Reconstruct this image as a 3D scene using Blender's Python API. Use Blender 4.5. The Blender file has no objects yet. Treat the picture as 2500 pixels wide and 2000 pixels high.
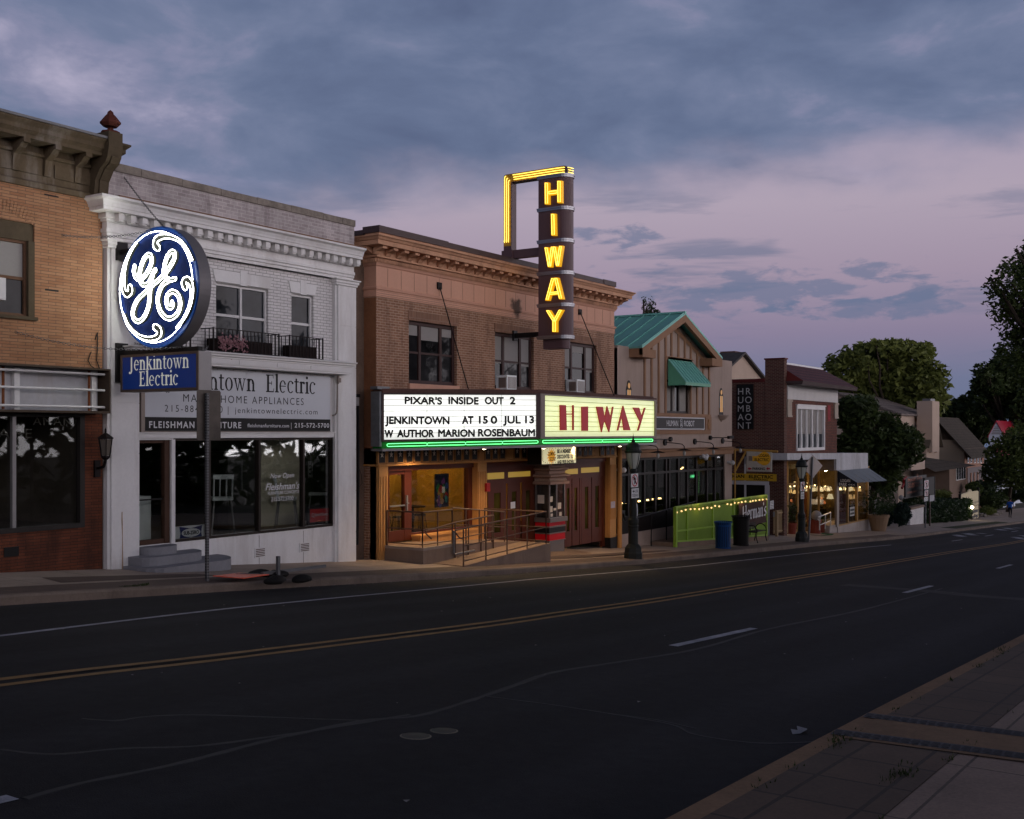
import bpy, bmesh, math, random
from math import sin, cos, pi, sqrt, atan
from mathutils import Vector
R = random.Random(11)
rad = math.radians
sc = bpy.context.scene
# ------------------------------------------------------------------ camera
FPX, U0, V0 = 2680.0, 1250.0, 1055.0            # focal length and principal point, in photograph pixels
TH = atan((3018 - U0) / FPX); CT, ST = cos(TH), sin(TH)
cd = bpy.data.cameras.new('camera'); cam = bpy.data.objects.new('camera', cd); sc.collection.objects.link(cam)
cd.sensor_width = 36; cd.lens = FPX / 2500 * 36; cd.shift_y = (V0 - 1000) / 2500
cd.clip_start = .1; cd.clip_end = 3000
cam.location = (0, 0, 0); cam.rotation_euler = (rad(90), 0, TH - rad(90))
sc.camera = cam
# ------------------------------------------------------------------ world: dusk sky with a deck of cloud
w = bpy.data.worlds.new('World'); sc.world = w; w.use_nodes = True
nt = w.node_tree; N = nt.nodes; L = nt.links; N.clear()
def nd(t, **k):
    n = N.new(t)
    for a, b in k.items(): setattr(n, a, b)
    return n
def mth(op, a, b=None, c=None, clamp=False):
    n = nd('ShaderNodeMath', operation=op, use_clamp=clamp)
    for i, v in enumerate((a, b, c)):
        if v is None: continue
        if isinstance(v, (int, float)): n.inputs[i].default_value = v
        else: L.new(v, n.inputs[i])
    return n.outputs[0]
def ramp(fac, stops, interp='LINEAR'):
    n = nd('ShaderNodeValToRGB'); n.color_ramp.interpolation = interp
    e = n.color_ramp.elements
    while len(e) < len(stops): e.new(.5)
    for k, (p, c) in enumerate(stops):
        e[k].position = p; e[k].color = (*c, 1) if len(c) == 3 else c
    L.new(fac, n.inputs[0]); return n.outputs[0]
def mixc(f, a, b):
    n = nd('ShaderNodeMix', data_type='RGBA')
    for s_, v in ((n.inputs[0], f), (n.inputs[6], a), (n.inputs[7], b)):
        if isinstance(v, (int, float)): s_.default_value = v
        elif isinstance(v, tuple): s_.default_value = (*v, 1)
        else: L.new(v, s_)
    return n.outputs[2]
def noise(vec, scale, detail=6, rough=.55, dist=0.):
    n = nd('ShaderNodeTexNoise'); n.inputs['Scale'].default_value = scale; n.inputs['Detail'].default_value = detail
    n.inputs['Roughness'].default_value = rough; n.inputs['Distortion'].default_value = dist
    L.new(vec, n.inputs['Vector']); return n.outputs[0]
tc = nd('ShaderNodeTexCoord'); gen = tc.outputs['Generated']
sx = nd('ShaderNodeSeparateXYZ'); L.new(gen, sx.inputs[0])
zz = sx.outputs[2]
def vmap(scale, loc=(0, 0, 0)):
    n = nd('ShaderNodeMapping'); n.inputs['Scale'].default_value = scale; n.inputs['Location'].default_value = loc
    L.new(gen, n.inputs[0]); return n.outputs[0]
lat = mth('ADD', mth('MULTIPLY', sx.outputs[0], ST), mth('MULTIPLY', sx.outputs[1], -CT))   # >0 towards the right
clear = ramp(mth('MULTIPLY', zz, 2.2), [(0., (.125, .165, .27)), (.10, (.15, .175, .29)), (.19, (.24, .205, .315)), (.30, (.345, .275, .37)),
                     (.44, (.42, .35, .44)), (.62, (.36, .32, .44)), (1., (.18, .20, .32))])
nA = noise(vmap((2.4, 2.4, 6.0), (3.1, 1.7, .4)), 1.5, 6, .52, .25)
nB = noise(vmap((3., 3., 7.0), (7.3, 2.2, 1.4)), 2.4, 7, .55, .25)
nC = noise(vmap((2., 2., 16.), (1.6, 4.2, 2.3)), 2.2, 7, .55, .3)
# the deck: everything above about 12 degrees, its edge torn by noise
edge = mth('ADD', mth('ADD', zz, mth('MULTIPLY', mth('SUBTRACT', nA, .5), .17)), mth('MULTIPLY', lat, -.07))
deck = ramp(edge, [(.18, (0, 0, 0)), (.232, (1, 1, 1))], 'EASE')
tone = mth('ADD', mth('MULTIPLY', nB, .62), mth('MULTIPLY', nA, .38))
cloudc = ramp(tone, [(.34, (.095, .125, .225)), (.46, (.125, .162, .275)), (.54, (.16, .195, .315)), (.60, (.23, .24, .37)), (.69, (.42, .39, .53))])
col = mixc(deck, clear, cloudc)
# loose blue-grey streaks under the deck
band = ramp(zz, [(.03, (0, 0, 0)), (.075, (.75, .75, .75)), (.10, (.35, .35, .35)), (.135, (1, 1, 1)), (.20, (.5, .5, .5)), (.26, (0, 0, 0))])
stre = ramp(nC, [(.51, (0, 0, 0)), (.62, (1, 1, 1))], 'EASE')
col = mixc(mth('MULTIPLY', mth('MULTIPLY', stre, band), .8), col, (.135, .165, .27))
nD = noise(vmap((3., 3., 10.), (2.7, 5.1, 3.3)), 6.5, 6, .58, .3)
def puff(l0, z0, wl, wz):                         # a loose bank of cloud about one bearing and height
    a = mth('POWER', mth('ABSOLUTE', mth('DIVIDE', mth('SUBTRACT', lat, l0), wl)), 2); b = mth('POWER', mth('ABSOLUTE', mth('DIVIDE', mth('SUBTRACT', zz, z0), wz)), 2)
    return mth('ADD', mth('SUBTRACT', 1, mth('ADD', a, b)), mth('MULTIPLY', mth('SUBTRACT', nD, .52), 7.0))
for q in ((.20, .126, .17, .022), (.09, .172, .05, .016), (.30, .108, .09, .010)):
    col = mixc(mth('MULTIPLY', ramp(puff(*q), [(.1, (0, 0, 0)), (1., (1, 1, 1))], 'EASE'), .68), col, (.125, .165, .28))
# the afterglow low in the sky opposite the shops lights the street
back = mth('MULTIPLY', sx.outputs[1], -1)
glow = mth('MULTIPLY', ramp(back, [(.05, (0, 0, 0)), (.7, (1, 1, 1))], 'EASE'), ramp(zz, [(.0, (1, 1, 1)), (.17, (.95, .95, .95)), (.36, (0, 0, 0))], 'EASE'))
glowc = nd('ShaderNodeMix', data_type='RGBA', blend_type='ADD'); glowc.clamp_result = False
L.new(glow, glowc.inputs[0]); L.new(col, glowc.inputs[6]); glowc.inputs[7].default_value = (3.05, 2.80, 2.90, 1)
# unseen sky overhead, darkened so that less light reaches the road
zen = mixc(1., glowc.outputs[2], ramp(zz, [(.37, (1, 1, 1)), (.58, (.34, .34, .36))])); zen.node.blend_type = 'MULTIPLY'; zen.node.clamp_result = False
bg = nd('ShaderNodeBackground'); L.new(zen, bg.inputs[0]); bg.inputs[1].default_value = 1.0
sky = nd('ShaderNodeTexSky'); sky.sky_type = 'NISHITA'; sky.sun_disc = False
sky.sun_elevation = rad(1.0); sky.sun_rotation = rad(200)
bg2 = nd('ShaderNodeBackground'); L.new(sky.outputs[0], bg2.inputs[0]); bg2.inputs[1].default_value = .008
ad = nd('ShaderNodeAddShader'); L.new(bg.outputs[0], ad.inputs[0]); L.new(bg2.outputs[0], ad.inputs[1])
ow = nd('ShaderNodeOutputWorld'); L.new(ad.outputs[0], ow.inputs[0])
# ------------------------------------------------------------------ the last of the daylight, exposure
sd = bpy.data.lights.new('sun', 'SUN'); so = bpy.data.objects.new('sun', sd); sc.collection.objects.link(so)
sd.energy = .12; sd.angle = rad(25); sd.color = (1, .82, .74)
so.rotation_euler = (rad(80), 0, rad(-20))
vs = sc.view_settings; vs.view_transform = 'Standard'; vs.look = 'None'; vs.exposure = 0; vs.gamma = 1; vs.use_curve_mapping = False
sc.cycles.max_bounces = 6; sc.cycles.diffuse_bounces = 3; sc.cycles.glossy_bounces = 3; sc.cycles.transparent_max_bounces = 10
sc.cycles.caustics_reflective = False; sc.cycles.caustics_refractive = False
sc.cycles.use_denoising = True
# ------------------------------------------------------------------ survey helpers: sight lines met with known planes
def at(u, v, Y):
    r = (u - U0) / FPX; t = Y / (ST - r * CT); return t * (CT + r * ST), -(v - V0) * t / FPX
def ax(u, v, X):
    r = (u - U0) / FPX; t = X / (CT + r * ST); return t * (ST - r * CT), -(v - V0) * t / FPX
def pt(u, v, t):
    r = (u - U0) / FPX; return Vector((t * (CT + r * ST), t * (ST - r * CT), -(v - V0) * t / FPX))
GT = [(-80, 2.5), (-20, -.45), (0, -1.72), (5, -2.04), (10, -2.37), (13, -2.6), (15.4, -2.77), (20.2, -3.11), (34.2, -3.96),
      (59.4, -5.46), (65.6, -5.78), (114, -8.1), (200, -11.5), (400, -17), (1200, -30)]
def g0(x):
    for (a, za), (b, zb) in zip(GT, GT[1:]):
        if x <= b: return za + (zb - za) * (x - a) / (b - a)
    return GT[-1][1]
def g(x): return (g0(x - 2.5) + g0(x - 1) + 2 * g0(x) + g0(x + 1) + g0(x + 2.5)) / 6
NK, FK = 2.56, 15.0                              # the two kerb lines
def dip(x, y): return -.10 * min(1, max(0, (y - 5) / 8)) * max(0., 1 - abs(x - 30) / 16)
def gs(x, y):                                    # pavement height
    return g(x) + dip(x, y) + (.02 * (y - 18) if y > 10 else 0)
def rd(x, y):                                    # road height, with its crown
    k = (y - NK) / (FK - NK); return g(x) + dip(x, y) - .15 - .055 * k + .07 * (1 - (2 * k - 1) ** 2)
def gnd(u, v, road=False):                       # sight line met with the ground
    r = (u - U0) / FPX; lo, hi = 3., 400.
    h = lambda t: -(v - V0) * t / FPX - (rd if road else gs)(t * (CT + r * ST), t * (ST - r * CT))
    t = lo
    while t < hi and h(t) > 0: t += .25
    a, b = t - .25, t
    for _ in range(30):
        m = (a + b) / 2
        if h(m) > 0: a = m
        else: b = m
    return Vector((a * (CT + r * ST), a * (ST - r * CT), -(v - V0) * a / FPX))
# ------------------------------------------------------------------ mesh builder
class MB:
    def __init__(s): s.v = []; s.f = []; s.m = []; s.k = 0
    def add(s, pts, faces):
        o = len(s.v); s.v += [Vector(p) for p in pts]
        for f in faces: s.f.append([o + i for i in f]); s.m.append(s.k)
        return s
    def quad(s, *p): return s.add(p, [range(len(p))])
    def box(s, x0, x1, y0, y1, z0, z1):
        p = [(x, y, z) for z in (z0, z1) for y in (y0, y1) for x in (x0, x1)]
        return s.add(p, [(0, 2, 3, 1), (4, 5, 7, 6), (0, 1, 5, 4), (2, 6, 7, 3), (0, 4, 6, 2), (1, 3, 7, 5)])
    def prism(s, poly, axis, a, b):
        f = {'y': lambda p, d: (p[0], d, p[1]), 'x': lambda p, d: (d, p[0], p[1]), 'z': lambda p, d: (p[0], p[1], d)}[axis]
        n = len(poly)
        return s.add([f(p, a) for p in poly] + [f(p, b) for p in poly],
                     [list(range(n)), list(range(2 * n - 1, n - 1, -1))] + [(i, (i + 1) % n, n + (i + 1) % n, n + i) for i in range(n)])
    def tube(s, pts, r, n=6, closed=False):
        pts = [Vector(p) for p in pts]; m = len(pts); rs = r if isinstance(r, (list, tuple)) else [r] * m
        V = []; up = None
        for i, p in enumerate(pts):
            a = pts[i - 1] if i or closed else p; b = pts[(i + 1) % m] if i < m - 1 or closed else p
            d = (b - a).normalized() if (b - a).length > 1e-9 else Vector((0, 0, 1))
            if up is None: up = Vector((0, 0, 1)) if abs(d.z) < .9 else Vector((1, 0, 0))
            e = d.cross(up); e = e.normalized() if e.length > 1e-6 else d.orthogonal().normalized(); q = e.cross(d); up = q
            V += [p + (e * cos(2 * pi * j / n) + q * sin(2 * pi * j / n)) * rs[i] for j in range(n)]
        F = [(i * n + j, i * n + (j + 1) % n, ((i + 1) % m) * n + (j + 1) % n, ((i + 1) % m) * n + j) for i in range(m if closed else m - 1) for j in range(n)]
        if not closed: F += [list(range(n))[::-1], list(range((m - 1) * n, m * n))]
        return s.add(V, F)
    def bar(s, a, b, wx, wz=None):                # square bar between two points
        a, b = Vector(a), Vector(b); d = (b - a).normalized(); wz = wz or wx
        e = d.cross(Vector((0, 0, 1))); e = e.normalized() if e.length > 1e-4 else Vector((1, 0, 0)); q = e.cross(d)
        c = [(-1, -1), (1, -1), (1, 1), (-1, 1)]
        return s.add([p + e * (i * wx / 2) + q * (j * wz / 2) for p in (a, b) for i, j in c],
                     [(0, 1, 2, 3), (7, 6, 5, 4)] + [(i, (i + 1) % 4, 4 + (i + 1) % 4, 4 + i) for i in range(4)])
    def lathe(s, cx, cy, prof, n=16, a0=0., a1=2 * pi):
        full = abs(a1 - a0 - 2 * pi) < 1e-6; k = n if full else n + 1
        V = [(cx + r * cos(a0 + (a1 - a0) * j / n), cy + r * sin(a0 + (a1 - a0) * j / n), z) for r, z in prof for j in range(k)]
        F = [(i * k + j, i * k + (j + 1) % k, (i + 1) * k + (j + 1) % k, (i + 1) * k + j) for i in range(len(prof) - 1) for j in range(n)]
        return s.add(V, F)
    def ball(s, c, rx, ry=None, rz=None, n=10, m=7):
        ry = ry or rx; rz = rz or rx
        V = [(c[0] + rx * cos(2 * pi * j / n) * sin(pi * i / m), c[1] + ry * sin(2 * pi * j / n) * sin(pi * i / m), c[2] + rz * cos(pi * i / m)) for i in range(m + 1) for j in range(n)]
        return s.add(V, [(i * n + j, i * n + (j + 1) % n, (i + 1) * n + (j + 1) % n, (i + 1) * n + j) for i in range(m) for j in range(n)])
    def wall(s, x0, x1, z0, z1, y, holes=(), rev=.12, ax='y'):   # a face pierced by openings with their reveals
        P = (lambda a, d, z: (a, d, z)) if ax == 'y' else (lambda a, d, z: (d, a, z))
        xs = sorted({x0, x1, *[h[0] for h in holes], *[h[1] for h in holes]}); zs = sorted({z0, z1, *[h[2] for h in holes], *[h[3] for h in holes]})
        xs = [a for a in xs if x0 <= a <= x1]; zs = [a for a in zs if z0 <= a <= z1]
        for a, b in zip(xs, xs[1:]):
            for c, d in zip(zs, zs[1:]):
                mx, mz = (a + b) / 2, (c + d) / 2
                if not any(h[0] < mx < h[1] and h[2] < mz < h[3] for h in holes):
                    s.quad(P(a, y, c), P(b, y, c), P(b, y, d), P(a, y, d))
        for h in holes:
            a, b, c, d = h[:4]; q = y + rev
            s.quad(P(a, y, c), P(a, q, c), P(a, q, d), P(a, y, d)); s.quad(P(b, y, c), P(b, q, c), P(b, q, d), P(b, y, d))
            s.quad(P(a, y, c), P(b, y, c), P(b, q, c), P(a, q, c)); s.quad(P(a, y, d), P(b, y, d), P(b, q, d), P(a, q, d))
        return s
    def room(s, x0, x1, y0, y1, z0, z1):           # a box open towards the street
        s.box(x0, x1, y0, y1, z0, z1); s.f.pop(-4); s.m.pop(-4); return s
    def cornice(s, x0, x1, yw, prof, yb=None, left=True, right=True):   # a moulding run along a front, returned at its ends
        rows = []
        for d, z in prof:
            row = []
            if left and yb: row.append((x0 - d, yb, z))
            row.append((x0 - (d if left else 0), yw - d, z)); row.append((x1 + (d if right else 0), yw - d, z))
            if right and yb: row.append((x1 + d, yb, z))
            rows.append(row)
        k = len(rows[0]); V = [p for r_ in rows for p in r_]
        F = [(i * k + j, i * k + j + 1, (i + 1) * k + j + 1, (i + 1) * k + j) for i in range(len(rows) - 1) for j in range(k - 1)]
        s.add(V, F)
        for sd_, x in ((left, x0), (right, x1)):
            if not (sd_ and yb):
                s.add([(x, yw - d, z) for d, z in prof] + [(x, yw + .02, prof[-1][1]), (x, yw + .02, prof[0][1])], [range(len(prof) + 2)])
        return s
BASE = {}
def mesh_obj(name, mb, mats, base, smooth=False):
    me = bpy.data.meshes.new(name)
    me.from_pydata([v - base for v in mb.v], [], mb.f)
    for m in (mats if isinstance(mats, (list, tuple)) else [mats]): me.materials.append(m)
    me.polygons.foreach_set('material_index', mb.m)
    bm = bmesh.new(); bm.from_mesh(me); bmesh.ops.recalc_face_normals(bm, faces=bm.faces); bm.to_mesh(me); bm.free()
    if smooth:
        me.shade_smooth(); me.set_sharp_from_angle(angle=rad(38))
    me.update()
    o = bpy.data.objects.new(name, me); sc.collection.objects.link(o); return o
def tag(o, label, cat=None, group=None, kind=None):
    if label: o['label'] = label
    if cat: o['category'] = cat
    if group: o['group'] = group
    if kind: o['kind'] = kind
    return o
def thing(name, label, cat, loc, group=None):
    o = bpy.data.objects.new(name, None); sc.collection.objects.link(o); o.location = loc; o.empty_display_size = .2
    BASE[o.name] = Vector(loc); return tag(o, label, cat, group)
def part(name, mb, mats, parent, label=None, smooth=False):
    b = BASE[parent.name]; o = mesh_obj(name, mb, mats, b, smooth); o.parent = parent; BASE[o.name] = b
    if label: o['label'] = label
    return o
def solo(name, mb, mats, label=None, cat=None, loc=(0, 0, 0), group=None, kind=None, smooth=False):
    o = mesh_obj(name, mb, mats, Vector(loc), smooth); o.location = loc; BASE[o.name] = Vector(loc)
    return tag(o, label, cat, group, kind)
def dup(root, loc, rotz=0, label=None):
    def cp(o, par):
        c = o.copy(); sc.collection.objects.link(c); c.parent = par
        for ch in o.children: cp(ch, c)
        return c
    r = cp(root, None); r.location = loc; r.rotation_euler = (0, 0, rotz)
    if label: r['label'] = label
    BASE[r.name] = Vector(loc); return r
# ------------------------------------------------------------------ materials
def newmat(name):
    m = bpy.data.materials.new(name); m.use_nodes = True; t = m.node_tree
    return m, t, t.nodes, t.links, t.nodes['Principled BSDF']
def wpos(t, kind='pos', scale=None):
    n = t.nodes.new('ShaderNodeNewGeometry'); o = n.outputs['Position']
    if kind == 'wall':                            # metres along an upright wall, metres up
        s_ = t.nodes.new('ShaderNodeSeparateXYZ'); t.links.new(o, s_.inputs[0])
        a = t.nodes.new('ShaderNodeMath'); t.links.new(s_.outputs[0], a.inputs[0]); t.links.new(s_.outputs[1], a.inputs[1])
        c = t.nodes.new('ShaderNodeCombineXYZ'); t.links.new(a.outputs[0], c.inputs[0]); t.links.new(s_.outputs[2], c.inputs[1]); o = c.outputs[0]
    if scale:
        m = t.nodes.new('ShaderNodeMapping'); m.inputs['Scale'].default_value = scale; t.links.new(o, m.inputs[0]); o = m.outputs[0]
    return o
def tnoise(t, vec, sc_, det=4, rough=.6):
    n = t.nodes.new('ShaderNodeTexNoise'); n.inputs['Scale'].default_value = sc_; n.inputs['Detail'].default_value = det; n.inputs['Roughness'].default_value = rough
    t.links.new(vec, n.inputs['Vector']); return n.outputs[0]
def tramp(t, fac, stops):
    n = t.nodes.new('ShaderNodeValToRGB'); e = n.color_ramp.elements
    while len(e) < len(stops): e.new(.5)
    for k, (p, c) in enumerate(stops): e[k].position = p; e[k].color = (*c, 1) if len(c) == 3 else c
    t.links.new(fac, n.inputs[0]); return n.outputs[0]
def tmix(t, f, a, b, mode='MIX'):
    n = t.nodes.new('ShaderNodeMix'); n.data_type = 'RGBA'; n.blend_type = mode
    for s_, v in ((n.inputs[0], f), (n.inputs[6], a), (n.inputs[7], b)):
        if isinstance(v, (int, float)): s_.default_value = v
        elif isinstance(v, tuple): s_.default_value = (*v, 1)
        else: t.links.new(v, s_)
    return n.outputs[2]
def tbump(t, p, h, strength=.3, dist=.01):
    b = t.nodes.new('ShaderNodeBump'); b.inputs['Strength'].default_value = strength; b.inputs['Distance'].default_value = dist
    t.links.new(h, b.inputs['Height']); t.links.new(b.outputs[0], p.inputs['Normal'])
def mat(name, col, rough=.7, var=.25, scale=1.5, fine=25., metal=0., bump=0., streak=False, spec=.16, dirt=None):
    """A plain surface with uneven wear: large blotches, a fine grain, optional rain streaks."""
    m, t, n, l, p = newmat(name); v = wpos(t)
    a = tnoise(t, wpos(t, 'pos', (1, 1, .18)) if streak else v, scale, 5); b = tnoise(t, v, fine, 3)
    lo = tuple(c * (1 - var) for c in col); hi = tuple(min(.95, c * (1 + var * .6)) for c in col)
    c1 = tramp(t, a, [(.3, lo), (.7, hi)])
    c2 = tmix(t, .35 if var > .05 else .1, c1, tramp(t, b, [(.3, lo), (.7, hi)]))
    if dirt:
        d = tnoise(t, wpos(t, 'pos', (1.3, 1.3, .25)), 1.3, 6, .7)
        c2 = tmix(t, tramp(t, d, [(.5, (0, 0, 0)), (.78, (.8, .8, .8))]), c2, dirt)
    l.new(c2, p.inputs['Base Color']); p.inputs['Roughness'].default_value = rough; p.inputs['Metallic'].default_value = metal
    p.inputs['Specular IOR Level'].default_value = spec
    if bump: tbump(t, p, b, bump, .01)
    return m
def emit(name, col, strength, base=(.3, .3, .3)):
    m, t, n, l, p = newmat(name); p.inputs['Base Color'].default_value = (*base, 1)
    p.inputs['Emission Color'].default_value = (*col, 1); p.inputs['Emission Strength'].default_value = strength; return m
def brick(name, c1, c2, mortar, bw=.2, bh=.0677, ms=.008, dirt=None, dz=None, squash=False, rough=.85, bump=.5, off=.5, var=.5):
    m, t, n, l, p = newmat(name); v = wpos(t, 'wall')
    br = n.new('ShaderNodeTexBrick'); l.new(v, br.inputs['Vector']); br.offset = off
    for k, x in (('Color1', c1), ('Color2', c2), ('Mortar', mortar)): br.inputs[k].default_value = (*x, 1)
    br.inputs['Scale'].default_value = 1; br.inputs['Mortar Size'].default_value = ms; br.inputs['Mortar Smooth'].default_value = .25
    br.inputs['Bias'].default_value = 0; br.inputs['Brick Width'].default_value = bw; br.inputs['Row Height'].default_value = bh
    big = tnoise(t, wpos(t), .9, 6, .65)
    k = tramp(t, big, [(.3, (1 - var * .5,) * 3), (.7, (1.12,) * 3)])
    c = tmix(t, 1., br.outputs['Color'], k, 'MULTIPLY')
    if dirt:
        d = tnoise(t, wpos(t, 'pos', (1.5, 1.5, .4)), 1.6, 7, .7)
        c = tmix(t, tramp(t, d, [(.48, (0, 0, 0)), (.72, (.85, .85, .85))]), c, dirt)
    l.new(c, p.inputs['Base Color']); p.inputs['Roughness'].default_value = rough; p.inputs['Specular IOR Level'].default_value = .15
    inv = n.new('ShaderNodeMath'); inv.operation = 'SUBTRACT'; inv.inputs[0].default_value = 1; l.new(br.outputs['Fac'], inv.inputs[1])
    tbump(t, p, inv.outputs[0], bump, .012)
    return m
def glassmat(name, tint=(1, 1, 1), refl=1.):
    m, t, n, l, p = newmat(name); n.remove(p); out = n['Material Output']
    tr = n.new('ShaderNodeBsdfTransparent'); tr.inputs[0].default_value = (*tint, 1)
    gl = n.new('ShaderNodeBsdfGlossy'); gl.inputs['Roughness'].default_value = .015
    fr = n.new('ShaderNodeFresnel'); fr.inputs['IOR'].default_value = 1.5
    mu = n.new('ShaderNodeMath'); mu.operation = 'MULTIPLY'; mu.inputs[1].default_value = refl; l.new(fr.outputs[0], mu.inputs[0])
    mx = n.new('ShaderNodeMixShader'); l.new(mu.outputs[0], mx.inputs[0]); l.new(tr.outputs[0], mx.inputs[1]); l.new(gl.outputs[0], mx.inputs[2])
    l.new(mx.outputs[0], out.inputs['Surface']); return m
def pane_mat(name, col=(.012, .012, .013), rough=.04):
    m, t, n, l, p = newmat(name); v = wpos(t)
    l.new(tramp(t, tnoise(t, v, 1.1, 3), [(.35, tuple(c * .5 for c in col)), (.7, tuple(c * 2.2 for c in col))]), p.inputs['Base Color'])
    p.inputs['Roughness'].default_value = rough; p.inputs['Specular IOR Level'].default_value = .13
    tbump(t, p, tnoise(t, v, 1.7, 2), .06, .05); return m
def leafmat(name, dark, light, scale=.9):
    m, t, n, l, p = newmat(name); v = wpos(t)
    a = tnoise(t, v, scale, 4, .6); b = tnoise(t, v, 14, 2)
    c = tmix(t, .45, tramp(t, a, [(.36, dark), (.66, light)]), tramp(t, b, [(.3, dark), (.7, light)]))
    l.new(c, p.inputs['Base Color']); p.inputs['Roughness'].default_value = .6; p.inputs['Specular IOR Level'].default_value = .25
    tl = n.new('ShaderNodeBsdfTranslucent'); l.new(c, tl.inputs[0]); mx = n.new('ShaderNodeMixShader'); mx.inputs[0].default_value = .3
    l.new(p.outputs[0], mx.inputs[1]); l.new(tl.outputs[0], mx.inputs[2]); l.new(mx.outputs[0], n['Material Output'].inputs['Surface']); return m
M = dict(
 white=mat('white_paint', (.78, .77, .76), .6, .10, 1.2, 18, streak=True, dirt=(.50, .46, .43)),
 whitetrim=mat('white_trim', (.72, .71, .70), .55, .08, 2, 20),
 whitebrick=brick('white_painted_brick', (.76, .74, .73), (.70, .68, .67), (.38, .36, .35), .215, .0677, .007, var=.15, bump=.9),
 parapet=brick('weathered_white_brick', (.50, .45, .45), (.38, .33, .33), (.56, .51, .50), .215, .075, .010, dirt=(.20, .17, .165), var=.5),
 coping=mat('stone_coping', (.27, .235, .20), .9, .5, 1.4, 14, bump=.4, dirt=(.10, .085, .07)),
 rustline=mat('rusty_flashing', (.22, .13, .085), .9, .4, 2, 15),
 tanbrick=brick('tan_brick', (.40, .215, .115), (.32, .155, .08), (.16, .10, .07), .30, .055, .006, var=.5, bump=.5),
 redbrick=brick('dark_red_brick', (.17, .055, .028), (.12, .040, .022), (.045, .028, .022), .30, .055, .005, dirt=(.045, .02, .014), var=.6),
 thbrick=brick('brown_brick', (.34, .178, .110), (.25, .124, .075), (.43, .30, .22), .205, .0677, .011, var=.35, dirt=(.12, .062, .042)),
 soldier=brick('soldier_brick', (.27, .145, .092), (.20, .10, .065), (.28, .19, .14), .068, .25, .009, off=0., var=.3),
 terra=mat('terracotta', (.54, .30, .185), .75, .22, 1.2, 16, bump=.15, streak=True, dirt=(.16, .085, .052)),
 terrawarm=mat('terracotta_smooth', (.60, .335, .235), .7, .12, 1., 14, streak=True),
 terradark=mat('terracotta_soot', (.19, .105, .066), .85, .3, 2.2, 14),
 cap=mat('brown_metal', (.075, .05, .048), .5, .15, 1.5, 20),
 signbrown=mat('sign_brown_enamel', (.125, .074, .080), .38, .10, 1.0, 12, streak=True),
 chrome=mat('satin_metal_band', (.30, .30, .32), .35, .1, 2, 30, metal=.9),
 winbrown=mat('brown_window_paint', (.055, .028, .025), .5, .15),
 stucco=mat('beige_stucco', (.40, .31, .26), .9, .12, 1.0, 40, bump=.4, dirt=(.27, .205, .17)),
 timber=mat('tan_timber_trim', (.30, .17, .10), .75, .15, 2, 20),
 gap=mat('brown_stucco', (.17, .115, .085), .95, .35, 2.2, 22, bump=.8),
 gold=mat('gold_ochre_paint', (.46, .23, .075), .6, .18, 2, 20),
 goldd=mat('dark_gold_paint', (.30, .145, .05), .6, .2, 2, 20),  # a darker tone of the gold paint, for plaques
 maroon=mat('maroon_paint', (.080, .019, .009), .45, .15, 2, 20),
 black=mat('black_paint', (.012, .011, .011), .45, .2),
 blackiron=mat('black_iron', (.014, .010, .010), .55, .25, metal=.2),
 darkpost=mat('dark_green_cast_iron', (.018, .021, .020), .45, .2, 3, 20),
 steel=mat('galvanised_steel', (.15, .15, .155), .5, .2, 3, 25, metal=.4),
 rail=mat('brown_rail_paint', (.10, .065, .050), .45, .15, metal=.2),
 alu=mat('aluminium', (.26, .25, .25), .45, .1, metal=.4),
 greydull=mat('sign_back_grey', (.24, .20, .175), .5, .12, 2, 20, metal=.4),
 concrete=mat('concrete', (.285, .235, .20), .9, .22, .8, 20, bump=.3, dirt=(.18, .145, .12)),
 concreteD=mat('concrete_brown', (.23, .165, .125), .9, .2, .9, 22, bump=.35, dirt=(.12, .085, .064)),
 stepgrey=mat('grey_step_paint', (.25, .25, .27), .7, .2, 2, 20),
 pane=pane_mat('window_pane'), paneb=pane_mat('window_pane_bluish', (.018, .021, .025), .03),
 glass=glassmat('shop_glass', (.90, .92, .90), .6),
 blind=mat('window_blind', (.30, .285, .27), .8, .08),
 curtain=mat('net_curtain', (.30, .28, .26), .9, .2, 4, 10),
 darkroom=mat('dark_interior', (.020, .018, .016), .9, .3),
 metalgreen=mat('teal_roof_metal', (.20, .50, .43), .45, .12, 1, 12, metal=.1),
 greenaw=mat('green_awning_metal', (.13, .40, .26), .45, .12, 2, 14),
 fencegreen=mat('lime_mesh', (.17, .275, .038), .8, .12, 3, 60, bump=.3),
 limebar=mat('lime_steel', (.27, .44, .05), .5, .1),
 slate=mat('grey_shingle', (.075, .068, .066), .9, .3, 3, 12, bump=.3),
)
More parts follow.
